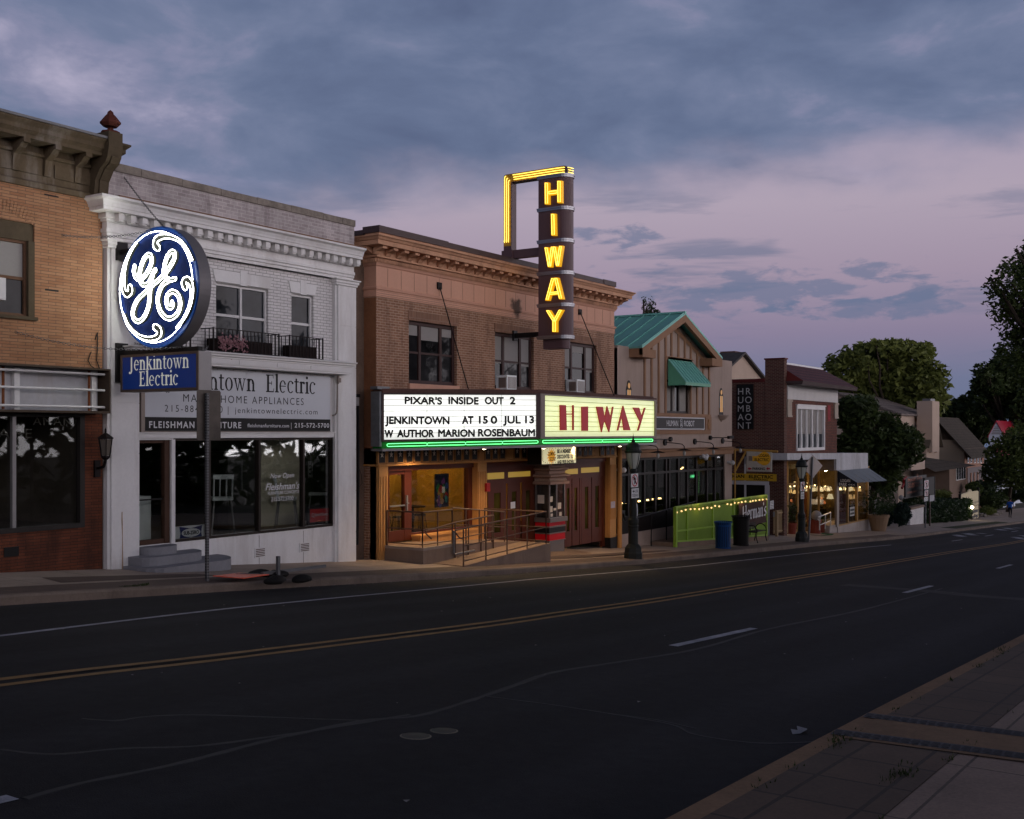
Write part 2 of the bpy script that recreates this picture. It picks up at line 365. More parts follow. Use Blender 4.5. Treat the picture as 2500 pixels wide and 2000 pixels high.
# ------------------------------------------------------------------ ground, road, pavements
def strip(mb, xs, ys, zf):                       # a sheet over a grid of stations
    V = [(x, y(x) if callable(y) else y, 0) for x in xs for y in ys]; V = [(x, y, zf(x, y)) for x, y, _ in V]; k = len(ys)
    return mb.add(V, [(i * k + j, (i + 1) * k + j, (i + 1) * k + j + 1, i * k + j + 1) for i in range(len(xs) - 1) for j in range(k - 1)])
def frange(a, b, s):
    n = max(1, int(round((b - a) / s))); return [a + (b - a) * i / n for i in range(n + 1)]
XS = frange(-45, 130, .75) + frange(134, 260, 6)
def asphalt():
    m, t, n, l, p = newmat('asphalt'); v = wpos(t)
    a = tnoise(t, wpos(t, 'pos', (.25, 1, 1)), .55, 6, .6); b = tnoise(t, v, 90, 2, .7); c3 = tnoise(t, v, 7, 5, .65)
    c = tmix(t, .5, tramp(t, a, [(.30, (.016, .0155, .0162)), (.70, (.042, .041, .0425))]), tramp(t, c3, [(.35, (.020, .0195, .0203)), (.7, (.036, .035, .0365))]))
    vo = n.new('ShaderNodeTexVoronoi'); vo.inputs['Scale'].default_value = 46; l.new(v, vo.inputs['Vector'])
    c = tmix(t, tramp(t, vo.outputs['Distance'], [(.06, (.8, .8, .8)), (.16, (0, 0, 0))]), c, tramp(t, b, [(.5, (.022, .022, .023)), (.72, (.13, .125, .12))]))
    # wheel paths polished a little paler along each lane
    sx_ = n.new('ShaderNodeSeparateXYZ'); l.new(v, sx_.inputs[0]); wv = n.new('ShaderNodeMath'); wv.operation = 'MULTIPLY'; wv.inputs[1].default_value = 3.9; l.new(sx_.outputs[1], wv.inputs[0])
    si = n.new('ShaderNodeMath'); si.operation = 'SINE'; l.new(wv.outputs[0], si.inputs[0])
    c = tmix(t, 1., c, tramp(t, si.outputs[0], [(0., (.9, .9, .9)), (1., (1.14, 1.14, 1.16))]), 'MULTIPLY')
    l.new(c, p.inputs['Base Color']); p.inputs['Roughness'].default_value = .8; p.inputs['Specular IOR Level'].default_value = .12
    tbump(t, p, b, .5, .012); return m
M['asphalt'] = asphalt()
def paver(name, c1, c2, mort, bw, bh, off=.5, ms=.008):
    m, t, n, l, p = newmat(name); v = wpos(t)
    br = n.new('ShaderNodeTexBrick'); l.new(v, br.inputs['Vector']); br.offset = off
    for k, x in (('Color1', c1), ('Color2', c2), ('Mortar', mort)): br.inputs[k].default_value = (*x, 1)
    br.inputs['Scale'].default_value = 1; br.inputs['Mortar Size'].default_value = ms; br.inputs['Brick Width'].default_value = bw; br.inputs['Row Height'].default_value = bh
    k = tramp(t, tnoise(t, v, 1.1, 6, .7), [(.3, (.6, .6, .6)), (.72, (1.2, 1.2, 1.2))])
    c = tmix(t, 1., br.outputs['Color'], k, 'MULTIPLY'); c = tmix(t, .25, c, tramp(t, tnoise(t, v, 40, 3), [(.3, tuple(a * .5 for a in c1)), (.7, tuple(a * 1.5 for a in c1))]))
    l.new(c, p.inputs['Base Color']); p.inputs['Roughness'].default_value = .85; inv = n.new('ShaderNodeMath'); inv.operation = 'SUBTRACT'; inv.inputs[0].default_value = 1; l.new(br.outputs['Fac'], inv.inputs[1])
    tbump(t, p, inv.outputs[0], .5, .012); return m
M['paver'] = paver('brown_paver', (.115, .068, .040), (.078, .050, .032), (.012, .009, .007), .62, .44, .0, .014)
M['slab'] = paver('concrete_slab', (.30, .205, .15), (.26, .178, .13), (.035, .025, .018), 1.55, 1.5, .0, .010)
M['fslab'] = paver('far_concrete_slab', (.35, .275, .22), (.31, .24, .19), (.09, .07, .055), 1.52, 1.4, .0, .012)
M['fpaver'] = paver('dark_red_paver', (.105, .066, .050), (.085, .056, .044), (.035, .026, .022), .40, .20, .5, .006)
M['kerb'] = mat('kerb_concrete', (.27, .165, .095), .9, .35, 1.3, 26, bump=.5)
M['fkerb'] = mat('far_kerb_concrete', (.20, .155, .125), .9, .35, 1.3, 26, bump=.5, dirt=(.10, .075, .06))
M['earth'] = mat('bare_ground', (.045, .042, .026), .95, .4, .6, 9)
M['whiteline'] = mat('white_road_paint', (.40, .40, .43), .7, .5, 5, 60)
M['yellowline'] = mat('yellow_road_paint', (.33, .19, .07), .7, .45, 4, 60)
M['tar'] = mat('crack_sealant', (.048, .046, .045), .7, .35, 2.5, 40)
M['grassy'] = leafmat('grass_blades', (.018, .030, .007), (.055, .085, .018), 3)
mb = MB()
strip(mb, [-400, -150] + frange(-60, 260, 8) + [400, 700, 1200], [-700, -200, -60, -20, -8, -7.9, 18.6, 18.7, 24, 60, 200, 900],
      lambda x, y: g(x) - (.42 if -7.95 < y < 18.65 else .03) + (max(0, y - 40) * .012))
solo('ground', mb, M['earth'], kind='structure')
mb = MB(); strip(mb, XS, [NK + (FK - NK) * i / 16 for i in range(17)], rd)
solo('road', mb, M['asphalt'], kind='structure')
GAPN = [(8.05, 9.1)]
def kerbs(y0, y1, face, gaps):                   # upright face towards the road, rounded shoulder
    mb = MB()
    for a, b in zip(XS, XS[1:]):
        if any(c < (a + b) / 2 < d for c, d in gaps): continue
        k = .0
        row = lambda x: [(x, face, rd(x, face) - .05), (x, face, gs(x, y0) - .03), (x, face + (y1 - y0) * .15, gs(x, y0) + .004), (x, y1, gs(x, y1) + .004), (x, y1, gs(x, y1) - .1)]
        p, q = row(a), row(b); mb.add(p + q, [(i, i + 1, i + 6, i + 5) for i in range(4)])
    return mb
solo('near_kerb', kerbs(NK, NK - .17, NK, []), M['kerb'], kind='structure')
solo('far_kerb', kerbs(FK, FK + .18, FK, []), M['fkerb'], kind='structure')
mb = MB(); strip(mb, XS, [-9, -4, -1, 1.62], gs); solo('near_pavement', mb, M['slab'], kind='structure')
mb = MB(); strip(mb, XS, [1.62, NK - .17], lambda x, y: gs(x, y) + .004); solo('near_paver_strip', mb, M['paver'], kind='structure')
mb = MB(); strip(mb, [x for x in XS if x < 260], [FK + .18, FK + 1.0, 18.6, 22], gs); solo('far_pavement', mb, M['fslab'], kind='structure')
mb = MB(); strip(mb, [x for x in XS if x < 62], [FK + .18, FK + .95], lambda x, y: gs(x, y) + .004)
def pave_poly(mb, pts, dz): mb.quad(*[(p[0], p[1], gs(p[0], p[1]) + dz) for p in pts])
pave_poly(mb, [(11.0, 16.15), (11.2, 17.0), (14.2, 16.6), (14.4, 16.15)], .005); pave_poly(mb, [(25.6, 16.15), (25.6, 16.9), (30, 16.9), (34.5, 16.5), (34.5, 16.15)], .005)
solo('far_paver_strip', mb, M['fpaver'], kind='structure')
# drive down the side of the brick shop
mb = MB(); strip(mb, frange(44.7, 50.8, 1.0), [18.6, 24, 32, 45], lambda x, y: g(x) + .006); solo('side_drive', mb, M['asphalt'], kind='structure')
# a concrete apron with two iron channel covers, near side
mb = MB(); pave_poly(mb, [(8.02, NK - .15), (9.18, NK - .15), (9.55, -2.), (8.5, -2.)], .009); solo('concrete_apron', mb, mat('apron_concrete', (.25, .155, .09), .9, .3, 2, 24, bump=.4), kind='structure')
iron = mat('channel_iron', (.020, .019, .018), .6, .3, 3, 30, metal=.4)
for k, (xa, xb, lab) in enumerate([(9.0, 9.42, 'iron channel cover across the near pavement, farther from the camera'), (8.16, 8.62, 'iron channel cover across the near pavement, nearer the camera')]):
    t_ = thing('drain_cover', lab, 'drain cover', (xa, 2.4, gs(xa, 2.4)), 'iron drain covers in the near pavement')
    fr = MB(); hole = MB()
    for i in range(62):
        f0 = i / 62; f1 = (i + .72) / 62
        ya, yb = NK - .06 - 4.2 * f0, NK - .06 - 4.2 * f1; x_ = xa + (xb - xa) * f0
        for q in range(3):
            x2 = x_ - .062 + q * .044
            fr.add([(x2, ya, gs(x2, 2) + .020), (x2 + .03, ya, gs(x2, 2) + .020), (x2 + .03, yb, gs(x2, 2) + .020), (x2, yb, gs(x2, 2) + .020)], [(0, 1, 2, 3)])
    hole.add([(xa - .075, NK - .05, gs(xa, 2) + .0145), (xa + .085, NK - .05, gs(xa, 2) + .0145), (xb + .085, -1.72, gs(xb, 2) + .0145), (xb - .075, -1.72, gs(xb, 2) + .0145)], [(0, 1, 2, 3)])
    part('grating', fr, iron, t_); part('channel', hole, M['black'], t_)
mb = MB(); mb.box(8.0, 8.34, NK - .01, NK + .012, rd(8.1, NK) + .005, gs(8.1, NK) - .035); solo('drain_outlet', mb, M['black'], 'black drain mouth in the face of the near kerb', 'drain')
# road markings
def line(mb, pts, wd, dz=.004, ragged=0.):
    V = []; n = len(pts)
    for i, p in enumerate(pts):
        a, b = pts[max(0, i - 1)], pts[min(n - 1, i + 1)]; dx, dy = b[0] - a[0], b[1] - a[1]; q = sqrt(dx * dx + dy * dy) or 1
        h = wd / 2 * (1 + R.uniform(-ragged, ragged)); ox, oy = -dy / q * h, dx / q * h
        for sg in (1, -1):
            x, y = p[0] + ox * sg, p[1] + oy * sg; V.append((x, y, rd(x, y) + dz))
    return mb.add(V, [(2 * i, 2 * i + 1, 2 * i + 3, 2 * i + 2) for i in range(n - 1)])
def dens(pts, s=.35):
    out = []
    for (x0, y0), (x1, y1) in zip(pts, pts[1:]):
        n = max(1, int(sqrt((x1 - x0) ** 2 + (y1 - y0) ** 2) / s)); out += [(x0 + (x1 - x0) * i / n, y0 + (y1 - y0) * i / n) for i in range(n)]
    return out + [pts[-1]]
def catm(pts, k=8, closed=False):
    P = [Vector(p) for p in pts]; n = len(P); out = []
    for i in range(n if closed else n - 1):
        a, b, c, d = (P[(i + j) % n] if closed else P[min(max(i + j, 0), n - 1)] for j in (-1, 0, 1, 2))
        for q in range(k):
            t = q / k; out.append(.5 * ((2 * b) + (c - a) * t + (2 * a - 5 * b + 4 * c - d) * t * t + (3 * b - a - 3 * c + d) * t ** 3))
    return out if closed else out + [P[-1]]
mb = MB(); line(mb, dens([(-30, 10.2), (3, 11.2), (7.2, 11.75), (11.5, 12.5), (21.4, 13.55), (32.5, 13.5), (51, 13.05)], .7), .11, ragged=.08)
for a in (59.5, 68.5, 77.5, 86.5, 95.5, 104): line(mb, dens([(a, 12.2), (a + 2.6, 12.2)]), .12)
solo('edge_line', mb, M['whiteline'], kind='structure')
mb = MB(); yl = [(-30, 9.3), (0, 9.15), (5.5, 9.0), (8, 8.78), (12.1, 8.66), (16.6, 8.84), (30, 9.35), (66, 9.5), (130, 9.6), (230, 9.8)]
yl = [(p.x, p.y) for p in catm([(x, y, 0) for x, y in yl], 10)]
for o_ in (-.14, .14): line(mb, dens([(x, y + o_) for x, y in yl], .5), .115, ragged=.10)
solo('centre_line', mb, M['yellowline'], kind='structure')
mb = MB(); cr = [(x, y + .02 * sin(x * 3.1) + .03 * sin(x * 1.3)) for x, y in dens([(x, y) for x, y in yl if 5.5 < x < 60], .3)]
line(mb, cr, .045, .006, .9); solo('centre_crack', mb, mat('open_crack', (.012, .011, .011), .9, .2), kind='structure')
mb = MB()
for a, b in [(1.4, 3.62), (12.55, 15.4), (24.6, 27.3), (36.6, 39.3), (48.6, 51.3), (60.6, 63.3)]: line(mb, dens([(a, 5.72 + .012 * a), (b, 5.72 + .012 * b)]), .13, ragged=.12)
solo('lane_line', mb, M['whiteline'], kind='structure')
mb = MB()
for x0, yy in ((66, 10.6), (66.5, 13.9), (80, 10.8), (80, 13.9)):      # worn lane words and arrows down the road
    for k in range(7): line(mb, [(x0 + k * 1.0, yy - 1.0 + .3 * (k % 3)), (x0 + k * 1.0 + .75, yy - .4 + .28 * (k % 3))], .35 + .2 * (k % 2))
solo('road_marking', mb, M['whiteline'], kind='structure')
mb = MB()                                        # faint bars of a worn crossing and sealed cracks
for u, v in [(0, 0)]: pass
cracks = [[(0, 1830), (130, 1842), (300, 1828), (480, 1822), (640, 1802), (760, 1785), (900, 1762), (1000, 1745)],
          [(200, 1755), (280, 1760), (360, 1750), (470, 1746), (620, 1750), (800, 1757), (920, 1760)],
          [(60, 1950), (200, 1912), (420, 1868), (640, 1812), (760, 1785), (900, 1758), (1020, 1748), (1150, 1710), (1260, 1672), (1350, 1642), (1500, 1618), (1700, 1585), (1880, 1535), (2100, 1490), (2300, 1437)],
          [(1180, 1700), (1350, 1722), (1500, 1745), (1640, 1770), (1700, 1795), (1850, 1815), (1990, 1812)],
          [(1500, 1745), (1600, 1758), (1700, 1780)],
         ]
for k, c in enumerate(cracks):
    P = [gnd(u, v, True) for u, v in c]; q = catm([(p[0], p[1], 0) for p in P], 6)
    wd_ = (.07, .055, .085, .05, .04, .5)[k]; V = []; n = len(q)
    for i, p in enumerate(q):                    # a low welt whose edges run into the road
        a, b = q[max(0, i - 1)], q[min(n - 1, i + 1)]; d = (b - a).normalized(); o = Vector((-d.y, d.x, 0)); h = wd_ * R.uniform(.75, 1.2)
        for sg, dz in ((-.5, -.004), (-.3, .0022 + .0004 * k), (.3, .0022 + .0004 * k), (.5, -.004)): x, y = p.x + o.x * h * sg, p.y + o.y * h * sg; V.append((x, y, rd(x, y) + dz))
    mb.add(V, [(4 * i + j, 4 * i + j + 1, 4 * i + j + 5, 4 * i + j + 4) for i in range(n - 1) for j in range(3)])
solo('patch_strip', line(MB(), dens([(p[0], p[1]) for p in (gnd(u, v, True) for u, v in ((2060, 1428), (2250, 1442), (2380, 1455), (2560, 1468)))], .5), .62, .0035, .12), mat('pale_patch_asphalt', (.066, .064, .062), .9, .3, 3, 40), kind='structure')
solo('sealed_cracks', mb, M['tar'], kind='structure')
ring = mat('manhole_iron', (.022, .021, .020), .5, .3, 4, 40, metal=.5); rim = mat('manhole_collar', (.20, .18, .14), .8, .3, 4, 40)
for u, v, r_, lab in [(1015, 1797, .105, 'round iron valve cover in the near lane, nearer of the pair'), (1084, 1784, .095, 'round iron valve cover in the near lane, farther of the pair')]:
    p = gnd(u, v, True); t_ = thing('manhole_cover', lab, 'manhole cover', p, 'round covers in the near lane'); a = MB(); b = MB()
    Z = lambda x, y, d: rd(x, y) + d
    for k in range(28):
        A, B = 2 * pi * k / 28, 2 * pi * (k + 1) / 28
        a.add([(p[0] + q * cos(w_), p[1] + q * sin(w_), Z(p[0] + q * cos(w_), p[1] + q * sin(w_), .004 if q < r_ + .01 else -.003)) for q, w_ in ((r_, A), (r_ + .022, A), (r_ + .022, B), (r_, B))], [(0, 1, 2, 3)])
        b.add([(p[0], p[1], Z(p[0], p[1], .006))] + [(p[0] + r_ * 1.01 * cos(w_), p[1] + r_ * 1.01 * sin(w_), Z(p[0] + r_ * cos(w_), p[1] + r_ * sin(w_), .003)) for w_ in (A, B)], [(0, 1, 2)])
    part('collar', a, rim, t_); part('lid', b, ring, t_)
# litter and weeds
def tuft(mb, x, y, z, r_, n, h):
    for _ in range(n):
        a = R.uniform(0, 2 * pi); q = r_ * sqrt(R.random()); px, py = x + q * cos(a) * 1.8, y + q * sin(a); b = R.uniform(0, 2 * pi); l_ = h * R.uniform(.4, 1)
        mb.add([(px - .006 * cos(b), py - .006 * sin(b), z), (px + .006 * cos(b), py + .006 * sin(b), z), (px + R.uniform(-.5, .5) * l_, py + R.uniform(-.5, .5) * l_, z + l_)], [(0, 1, 2)])
mb = MB()
for k in range(46):
    x = R.uniform(5.2, 24); y = R.choice([NK - .18, NK - .18, 1.62]); tuft(mb, x, y, gs(x, y), .05, R.randint(2, 10), .04)
for u, v, n in [(330, 1432, 130), (2440, 1590, 14), (2045, 1818, 24), (2195, 1895, 34)]:
    p = gnd(u, v)
    for _ in range(10): tuft(mb, p[0] + R.uniform(-.25, .25), p[1] + R.uniform(-.05, .05), p[2], .05, n // 4, .045)
solo('weeds', mb, M['grassy'], kind='stuff')
mb = MB()
for k in range(260):
    if k < 120: x = R.uniform(8.6, 12.5); y = NK + abs(R.gauss(0, .05)) + .01
    elif k < 190: x = R.uniform(14, 24); y = FK - abs(R.gauss(0, .07)) - .01
    else: x = R.uniform(3, 30); y = R.uniform(3, 14)
    s_ = R.uniform(.006, .022); z = rd(x, y) + .004; a = R.uniform(0, 6.3)
    mb.add([(x + s_ * cos(a + i * 1.7), y + s_ * sin(a + i * 1.7), z + .006 * (i % 2)) for i in range(4)], [(0, 1, 2, 3)])
solo('road_grit', mb, mat('pale_grit', (.30, .28, .27), .8, .3), kind='stuff')
p = gnd(1950, 1789, True); mb = MB()
mb.add([(p[0] + dx, p[1] + dy, rd(p[0], p[1]) + .006 + dz) for dx, dy, dz in [(-.09, .02, 0), (-.02, .06, .02), (.03, .02, .006), (.10, .05, .02), (.12, -.03, .004), (.02, -.06, .022), (-.05, -.03, .004)]], [(0, 1, 2, 6), (2, 3, 4), (2, 4, 5, 6)])
solo('scrap_paper', mb, mat('dirty_paper', (.32, .31, .31), .9, .2), 'crumpled pale scrap of litter in the road near the drain mouth', 'litter')
# ------------------------------------------------------------------ lettering
_tc = {}
def glyphs(s, bold=0., shear=0., spacing=1.):
    key = (s, bold, shear, spacing)
    if key not in _tc:
        c = bpy.data.curves.new('t', 'FONT'); c.body = s; c.size = 1; c.offset = bold; c.shear = shear; c.space_character = spacing; c.resolution_u = 4; c.fill_mode = 'FRONT'
        o = bpy.data.objects.new('t', c); sc.collection.objects.link(o)
        dg = bpy.context.evaluated_depsgraph_get(); e = o.evaluated_get(dg); me = e.to_mesh()
        V = [(v.co.x, v.co.y) for v in me.vertices]; Fc = [list(p.vertices) for p in me.polygons]; e.to_mesh_clear()
        bpy.data.objects.remove(o); bpy.data.curves.remove(c); _tc[key] = (V, Fc)
    return _tc[key]
CAPH = max(v[1] for v in glyphs('H')[0])
ZUP = Vector((0, 0, 1))
def text(mb, s, org, xd, h, width=None, bold=0., shear=0., spacing=1., align='l', dz=.004, depth=0., fat=0.):
    """Lettering with its baseline from org along xd; h is the capital height, width the length to fill."""
    V, Fc = glyphs(s, bold, shear, spacing); org = Vector(org); xd = Vector(xd).normalized(); n = xd.cross(ZUP)
    x0, x1 = min(v[0] for v in V), max(v[0] for v in V); ky = h / CAPH; kx = width / (x1 - x0) if width else ky; wd = (x1 - x0) * kx
    off = {'l': 0, 'c': -wd / 2, 'r': -wd}[align]
    P = [org + xd * ((x - x0) * kx + off) + ZUP * (y * ky) + n * dz for x, y in V]
    mb.add(P, Fc)
    for k, (i, j) in enumerate(((1, 0), (-1, 0), (0, 1), (0, -1), (.7, .7), (-.7, -.7), (.7, -.7), (-.7, .7)) if fat else ()): mb.add([p + xd * (i * fat * h) + ZUP * (j * fat * h) - n * (.0004 * (k + 1)) for p in P], Fc)
    if depth:
        from collections import Counter
        E = Counter(); D = {}
        for f in Fc:
            for a, b in zip(f, f[1:] + f[:1]): E[tuple(sorted((a, b)))] += 1; D[tuple(sorted((a, b)))] = (a, b)
        for e, k in E.items():
            if k == 1: a, b = D[e]; mb.quad(P[a], P[b], P[b] - n * depth, P[a] - n * depth)
    return wd
XP = Vector((1, 0, 0)); YM = Vector((0, -1, 0))
# an upright old-style serif, drawn stroke by stroke: x in ems of x-height, y 0..1 = x-height, ascender 1.52
def serif(mb, s, org, xd, xh, kx=1., dz=.004, count=False):
    org = Vector(org); xd = Vector(xd).normalized(); n = xd.cross(ZUP); lay = [0]
    def put(polys, x0):
        for p in polys:
            lay[0] += 1; d = dz + .0005 * (lay[0] % 9)
            if not count: mb.quad(*[org + xd * ((x0 + x) * xh * kx) + ZUP * (y * xh) + n * d for x, y in p])
    S, th, sf = .225, .095, .11                   # stem, hairline, serif overhang
    def rect(a, b, c, d): return [(a, c), (b, c), (b, d), (a, d)]
    def stem(x, y0, y1, foot=True, head='flag'):
        q = [rect(x, x + S, y0, y1)]
        if foot: q.append(rect(x - sf, x + S + sf, y0, y0 + th))
        if head == 'flag': q.append([(x - sf * 1.1, y1 - .13), (x, y1 - .13), (x + S, y1), (x - .01, y1 + .0)]); q[-1] = [(x - sf * 1.2, y1 - .10), (x + .01, y1 - .16), (x + S * .9, y1), (x + S * .2, y1)]
        if head == 'slab': q.append(rect(x - sf, x + S + sf, y1 - th, y1))
        return q
    def arc(cx, cy, rx, ry, a0, a1, thick=S, thin=th, k=14):
        q = []
        for i in range(k):
            A, B = rad(a0 + (a1 - a0) * i / k), rad(a0 + (a1 - a0) * (i + 1) / k)
            q.append([(cx + rx * cos(A), cy + ry * sin(A)), (cx + rx * cos(B), cy + ry * sin(B)), (cx + (rx - thick) * cos(B), cy + (ry - thin) * sin(B)), (cx + (rx - thick) * cos(A), cy + (ry - thin) * sin(A))])
        return q
    def disc(cx, cy, r_): return [[(cx + r_ * cos(2 * pi * i / 12), cy + r_ * sin(2 * pi * i / 12)) for i in range(12)]]
    G = {'n': (lambda: stem(.1, 0, 1) + arc(.46, .60, .35, .40, 0, 150, S, .12) + [rect(.62, .81, 0, .62), rect(.53, .90, 0, th)], .98),
         'e': (lambda: arc(.42, .5, .38, .52, 20, 310, .17, .08, 20) + [rect(.12, .76, .50, .57)], .86),
         'c': (lambda: arc(.42, .5, .38, .52, 55, 315, .17, .08, 18) + disc(.64, .83, .10), .82),
         'o': (lambda: arc(.44, .5, .40, .52, 0, 360, .18, .07, 24), .90),
         'i': (lambda: stem(.1, 0, 1) + disc(.19, 1.32, .125), .42),
         'l': (lambda: stem(.1, 0, 1.52), .42),
         't': (lambda: [rect(.13, .31, .14, 1.22), rect(.0, .52, .90, 1.0)] + arc(.36, .20, .23, .21, 180, 320, .16, .09, 10), .56),
         'r': (lambda: stem(.1, 0, 1) + arc(.45, .66, .28, .34, 70, 160, .12, .13, 6) + disc(.53, .88, .115), .66),
         'k': (lambda: stem(.1, 0, 1.52) + [[(.27, .42), (.62, .95), (.74, .95), (.30, .36)], [(.36, .56), (.50, .66), (.90, .05), (.68, .05)], rect(.52, .86, .93, 1.0), rect(.58, 1.0, 0, th)], 1.02),
         'w': (lambda: [[(.05, 1), (.24, 1), (.46, .0), (.38, .0)], [(.38, .0), (.46, 0), (.70, .95), (.62, .95)], [(.52, 1), (.72, 1), (.95, 0), (.86, 0)], [(.86, 0), (.95, 0), (1.2, .95), (1.12, .95)],
                        rect(-.03, .34, .93, 1), rect(.46, .82, .93, 1), rect(1.0, 1.3, .93, 1)], 1.36),
         'J': (lambda: [rect(.28, .49, -.05, 1.40), rect(.14, .63, 1.33, 1.42)] + arc(.22, -.05, .27, .30, 270, 360, S, .10, 7) + disc(.10, -.23, .12), .72),
         'E': (lambda: stem(.12, 0, 1.42, True, 'slab') + [rect(.2, .84, 0, th), rect(.2, .80, 1.345, 1.42), rect(.25, .62, .70, .77), [(.78, .0), (.84, 0), (.88, .34), (.82, .30)], [(.74, 1.42), (.80, 1.42), (.82, 1.10), (.76, 1.16)], rect(.60, .66, .58, .90)], .96),
         ' ': (lambda: [], .62)}
    x = 0.
    for ch in s: f, a = G[ch]; put(f(), x); x += a + .03
    return (x - .03) * xh * kx
# a broad-nib pen for script and blackletter: strokes in units of letter height
def nib(mb, strokes, org, xd, h, nx=.10, ny=.07, kx=1., dz=.004):
    org = Vector(org); xd = Vector(xd).normalized(); n = xd.cross(ZUP); c = 0
    for st in strokes:
        for a, b in zip(st, st[1:]):
            c += 1; q = [(a[0] - nx / 2, a[1] - ny / 2), (a[0] + nx / 2, a[1] + ny / 2), (b[0] + nx / 2, b[1] + ny / 2), (b[0] - nx / 2, b[1] - ny / 2)]
            mb.quad(*[org + xd * (x * h * kx) + ZUP * (y * h) + n * (dz + .0004 * (c % 8)) for x, y in q])
# ------------------------------------------------------------------ windows
def sash(parent, x0, x1, z0, z1, y, fm, pm, fw=.06, bars=(), rails=(.5,), rec=.09, sill=None, blind=None, name='window'):
    """A window set back in its opening: a frame, its meeting rails, one pane sub-part."""
    f = MB(); yf, yb = y + rec - .03, y + rec + .03
    f.box(x0, x0 + fw, yf, yb, z0, z1); f.box(x1 - fw, x1, yf, yb, z0, z1); f.box(x0 + fw, x1 - fw, yf, yb, z1 - fw, z1); f.box(x0 + fw, x1 - fw, yf, yb, z0, z0 + fw)
    for b in bars: f.box(b - fw / 2, b + fw / 2, yf - .004, yb, z0 + fw, z1 - fw)
    cs = [x0 + fw] + [q for b in bars for q in (b - fw / 2, b + fw / 2)] + [x1 - fw]
    for r_ in rails:
        z = z0 + (z1 - z0) * r_
        for a, b in zip(cs[::2], cs[1::2]): f.box(a, b, yf + .01, yb, z - .028, z + .028)
    w_ = part(name, f, fm, parent)
    part('pane', MB().box(x0 + fw * .8, x1 - fw * .8, yb - .015, yb - .005, z0 + fw * .8, z1 - fw * .8), pm, w_)
    if blind:
        b = MB()
        for a, c_, d in blind: b.box(a, c_, yb - .021, yb - .0155, d, z1 - fw * 1.0)
        part('blind', b, M['blind'], w_)
    return w_
# ================================================================== 1. ochre brick shop on the left
bl = thing('brick_building', 'ochre brick shop building with bracketed dark cornice and empty signboard at left edge', 'building', (8, 18, g(8)))
XL, XR = 2.5, 13.14
zt = 4.40; x1 = at(84, 0, 18)[0]; wz0, wz1 = at(60, 773, 18)[1], at(60, 560, 18)[1]
mb = MB(); mb.wall(XL, XR, at(200, 905, 18)[1], zt, 18, [(x1 - 1.32, x1, wz0, wz1 + .12), (x1 - 5.4, x1 - 4.1, wz0, wz1 + .12)], .18)
mb.wall(18, 30, -3.2, 5.0, XR, ax='x'); mb.quad((XL, 18, 5.2), (XR, 18, 5.2), (XR, 30, 5.2), (XL, 30, 5.2))
part('upper_wall', mb, M['tanbrick'], bl)
sx1 = at(205, 0, 18)[0]; sz0, sz1 = at(100, 1296, 18)[1], at(100, 1010, 18)[1]
mb = MB(); mb.wall(XL, XR, -3.4, at(200, 905, 18)[1], 18.002, [(XL + .6, sx1, sz0, sz1)], .12); part('lower_wall', mb, M['redbrick'], bl)
mb = MB()                                        # brick arch over the window and two vents
for k in range(24):
    a = rad(58 + 64 * k / 23); cx = x1 - .66; cz = wz1 - 1.02
    for r0, r1, sh in ((1.28, 1.50, 0),):
        b = rad(58 + 64 * (k + .8) / 23)
        mb.quad((cx + r0 * cos(a), 17.985, cz + r0 * sin(a)), (cx + r1 * cos(a), 17.985, cz + r1 * sin(a)), (cx + r1 * cos(b), 17.985, cz + r1 * sin(b)), (cx + r0 * cos(b), 17.985, cz + r0 * sin(b)))
part('window_arch', mb, M['tanbrick'], bl)
olive = mat('olive_brown_cornice', (.115, .085, .052), .8, .35, 1.6, 14, bump=.3, dirt=(.30, .27, .24)); olived = mat('olive_brown_trim', (.095, .072, .045), .85, .3, 2, 14)
def brace(mb, x0, x1, prof): mb.prism(prof, 'x', x0, x1)
mb = MB()
mb.cornice(XL, 12.84, 18, [(0, 4.37), (.05, 4.38), (.06, 4.47), (.02, 4.50), (.02, 4.55), (.025, 4.93), (.07, 4.95), (.07, 5.0), (.03, 5.02), (.03, 5.13), (.40, 5.14), (.40, 5.20), (.47, 5.26), (.47, 5.33), (.54, 5.40), (.54, 5.43), (0, 5.47)], None, False, True)
for x in frange(3.2, 12.5, .62):                 # scroll brackets under the soffit
    mb.prism([(18.0, 4.62), (17.94, 4.62), (17.90, 4.90), (17.74, 4.99), (17.66, 5.06), (17.60, 5.06), (17.60, 5.14), (18.0, 5.14)], 'x', x, x + .13)
for a in frange(3.0, 11.8, 1.24): mb.box(a + .3, a + 1.3, 17.955, 17.975, 4.62, 4.86)
part('cornice', mb, olive, bl)
mb = MB(); mb.box(XL, 12.84, 17.43, 18.4, 5.43, 5.475); part('roof_flashing', mb, M['steel'], bl)
mb = MB(); mb.prism([(18.02, 4.28), (17.90, 4.28), (17.88, 4.40), (17.84, 4.44), (17.80, 4.72), (17.66, 4.92), (17.50, 5.02), (17.44, 5.12), (17.40, 5.30), (17.40, 5.58), (18.02, 5.58)], 'x', 12.84, 13.14)
mb.prism([(17.79, 4.46), (17.77, 4.72), (17.63, 4.90), (17.47, 5.0), (17.41, 5.12), (17.44, 5.14), (17.66, 4.96), (17.81, 4.74), (17.84, 4.46)], 'x', 12.92, 13.06); part('end_bracket', mb, olived, bl)
mb = MB(); mb.lathe(12.99, 17.56, [(.17, 5.58), (.17, 5.61), (.06, 5.64), (.05, 5.68), (.13, 5.70), (.19, 5.76), (.19, 5.79), (.17, 5.81), (.10, 5.90), (.06, 5.94), (.05, 5.98), (.0, 6.02)], 8)
part('finial', mb, mat('rust_red_finial', (.115, .035, .025), .85, .35, 4, 20), bl)
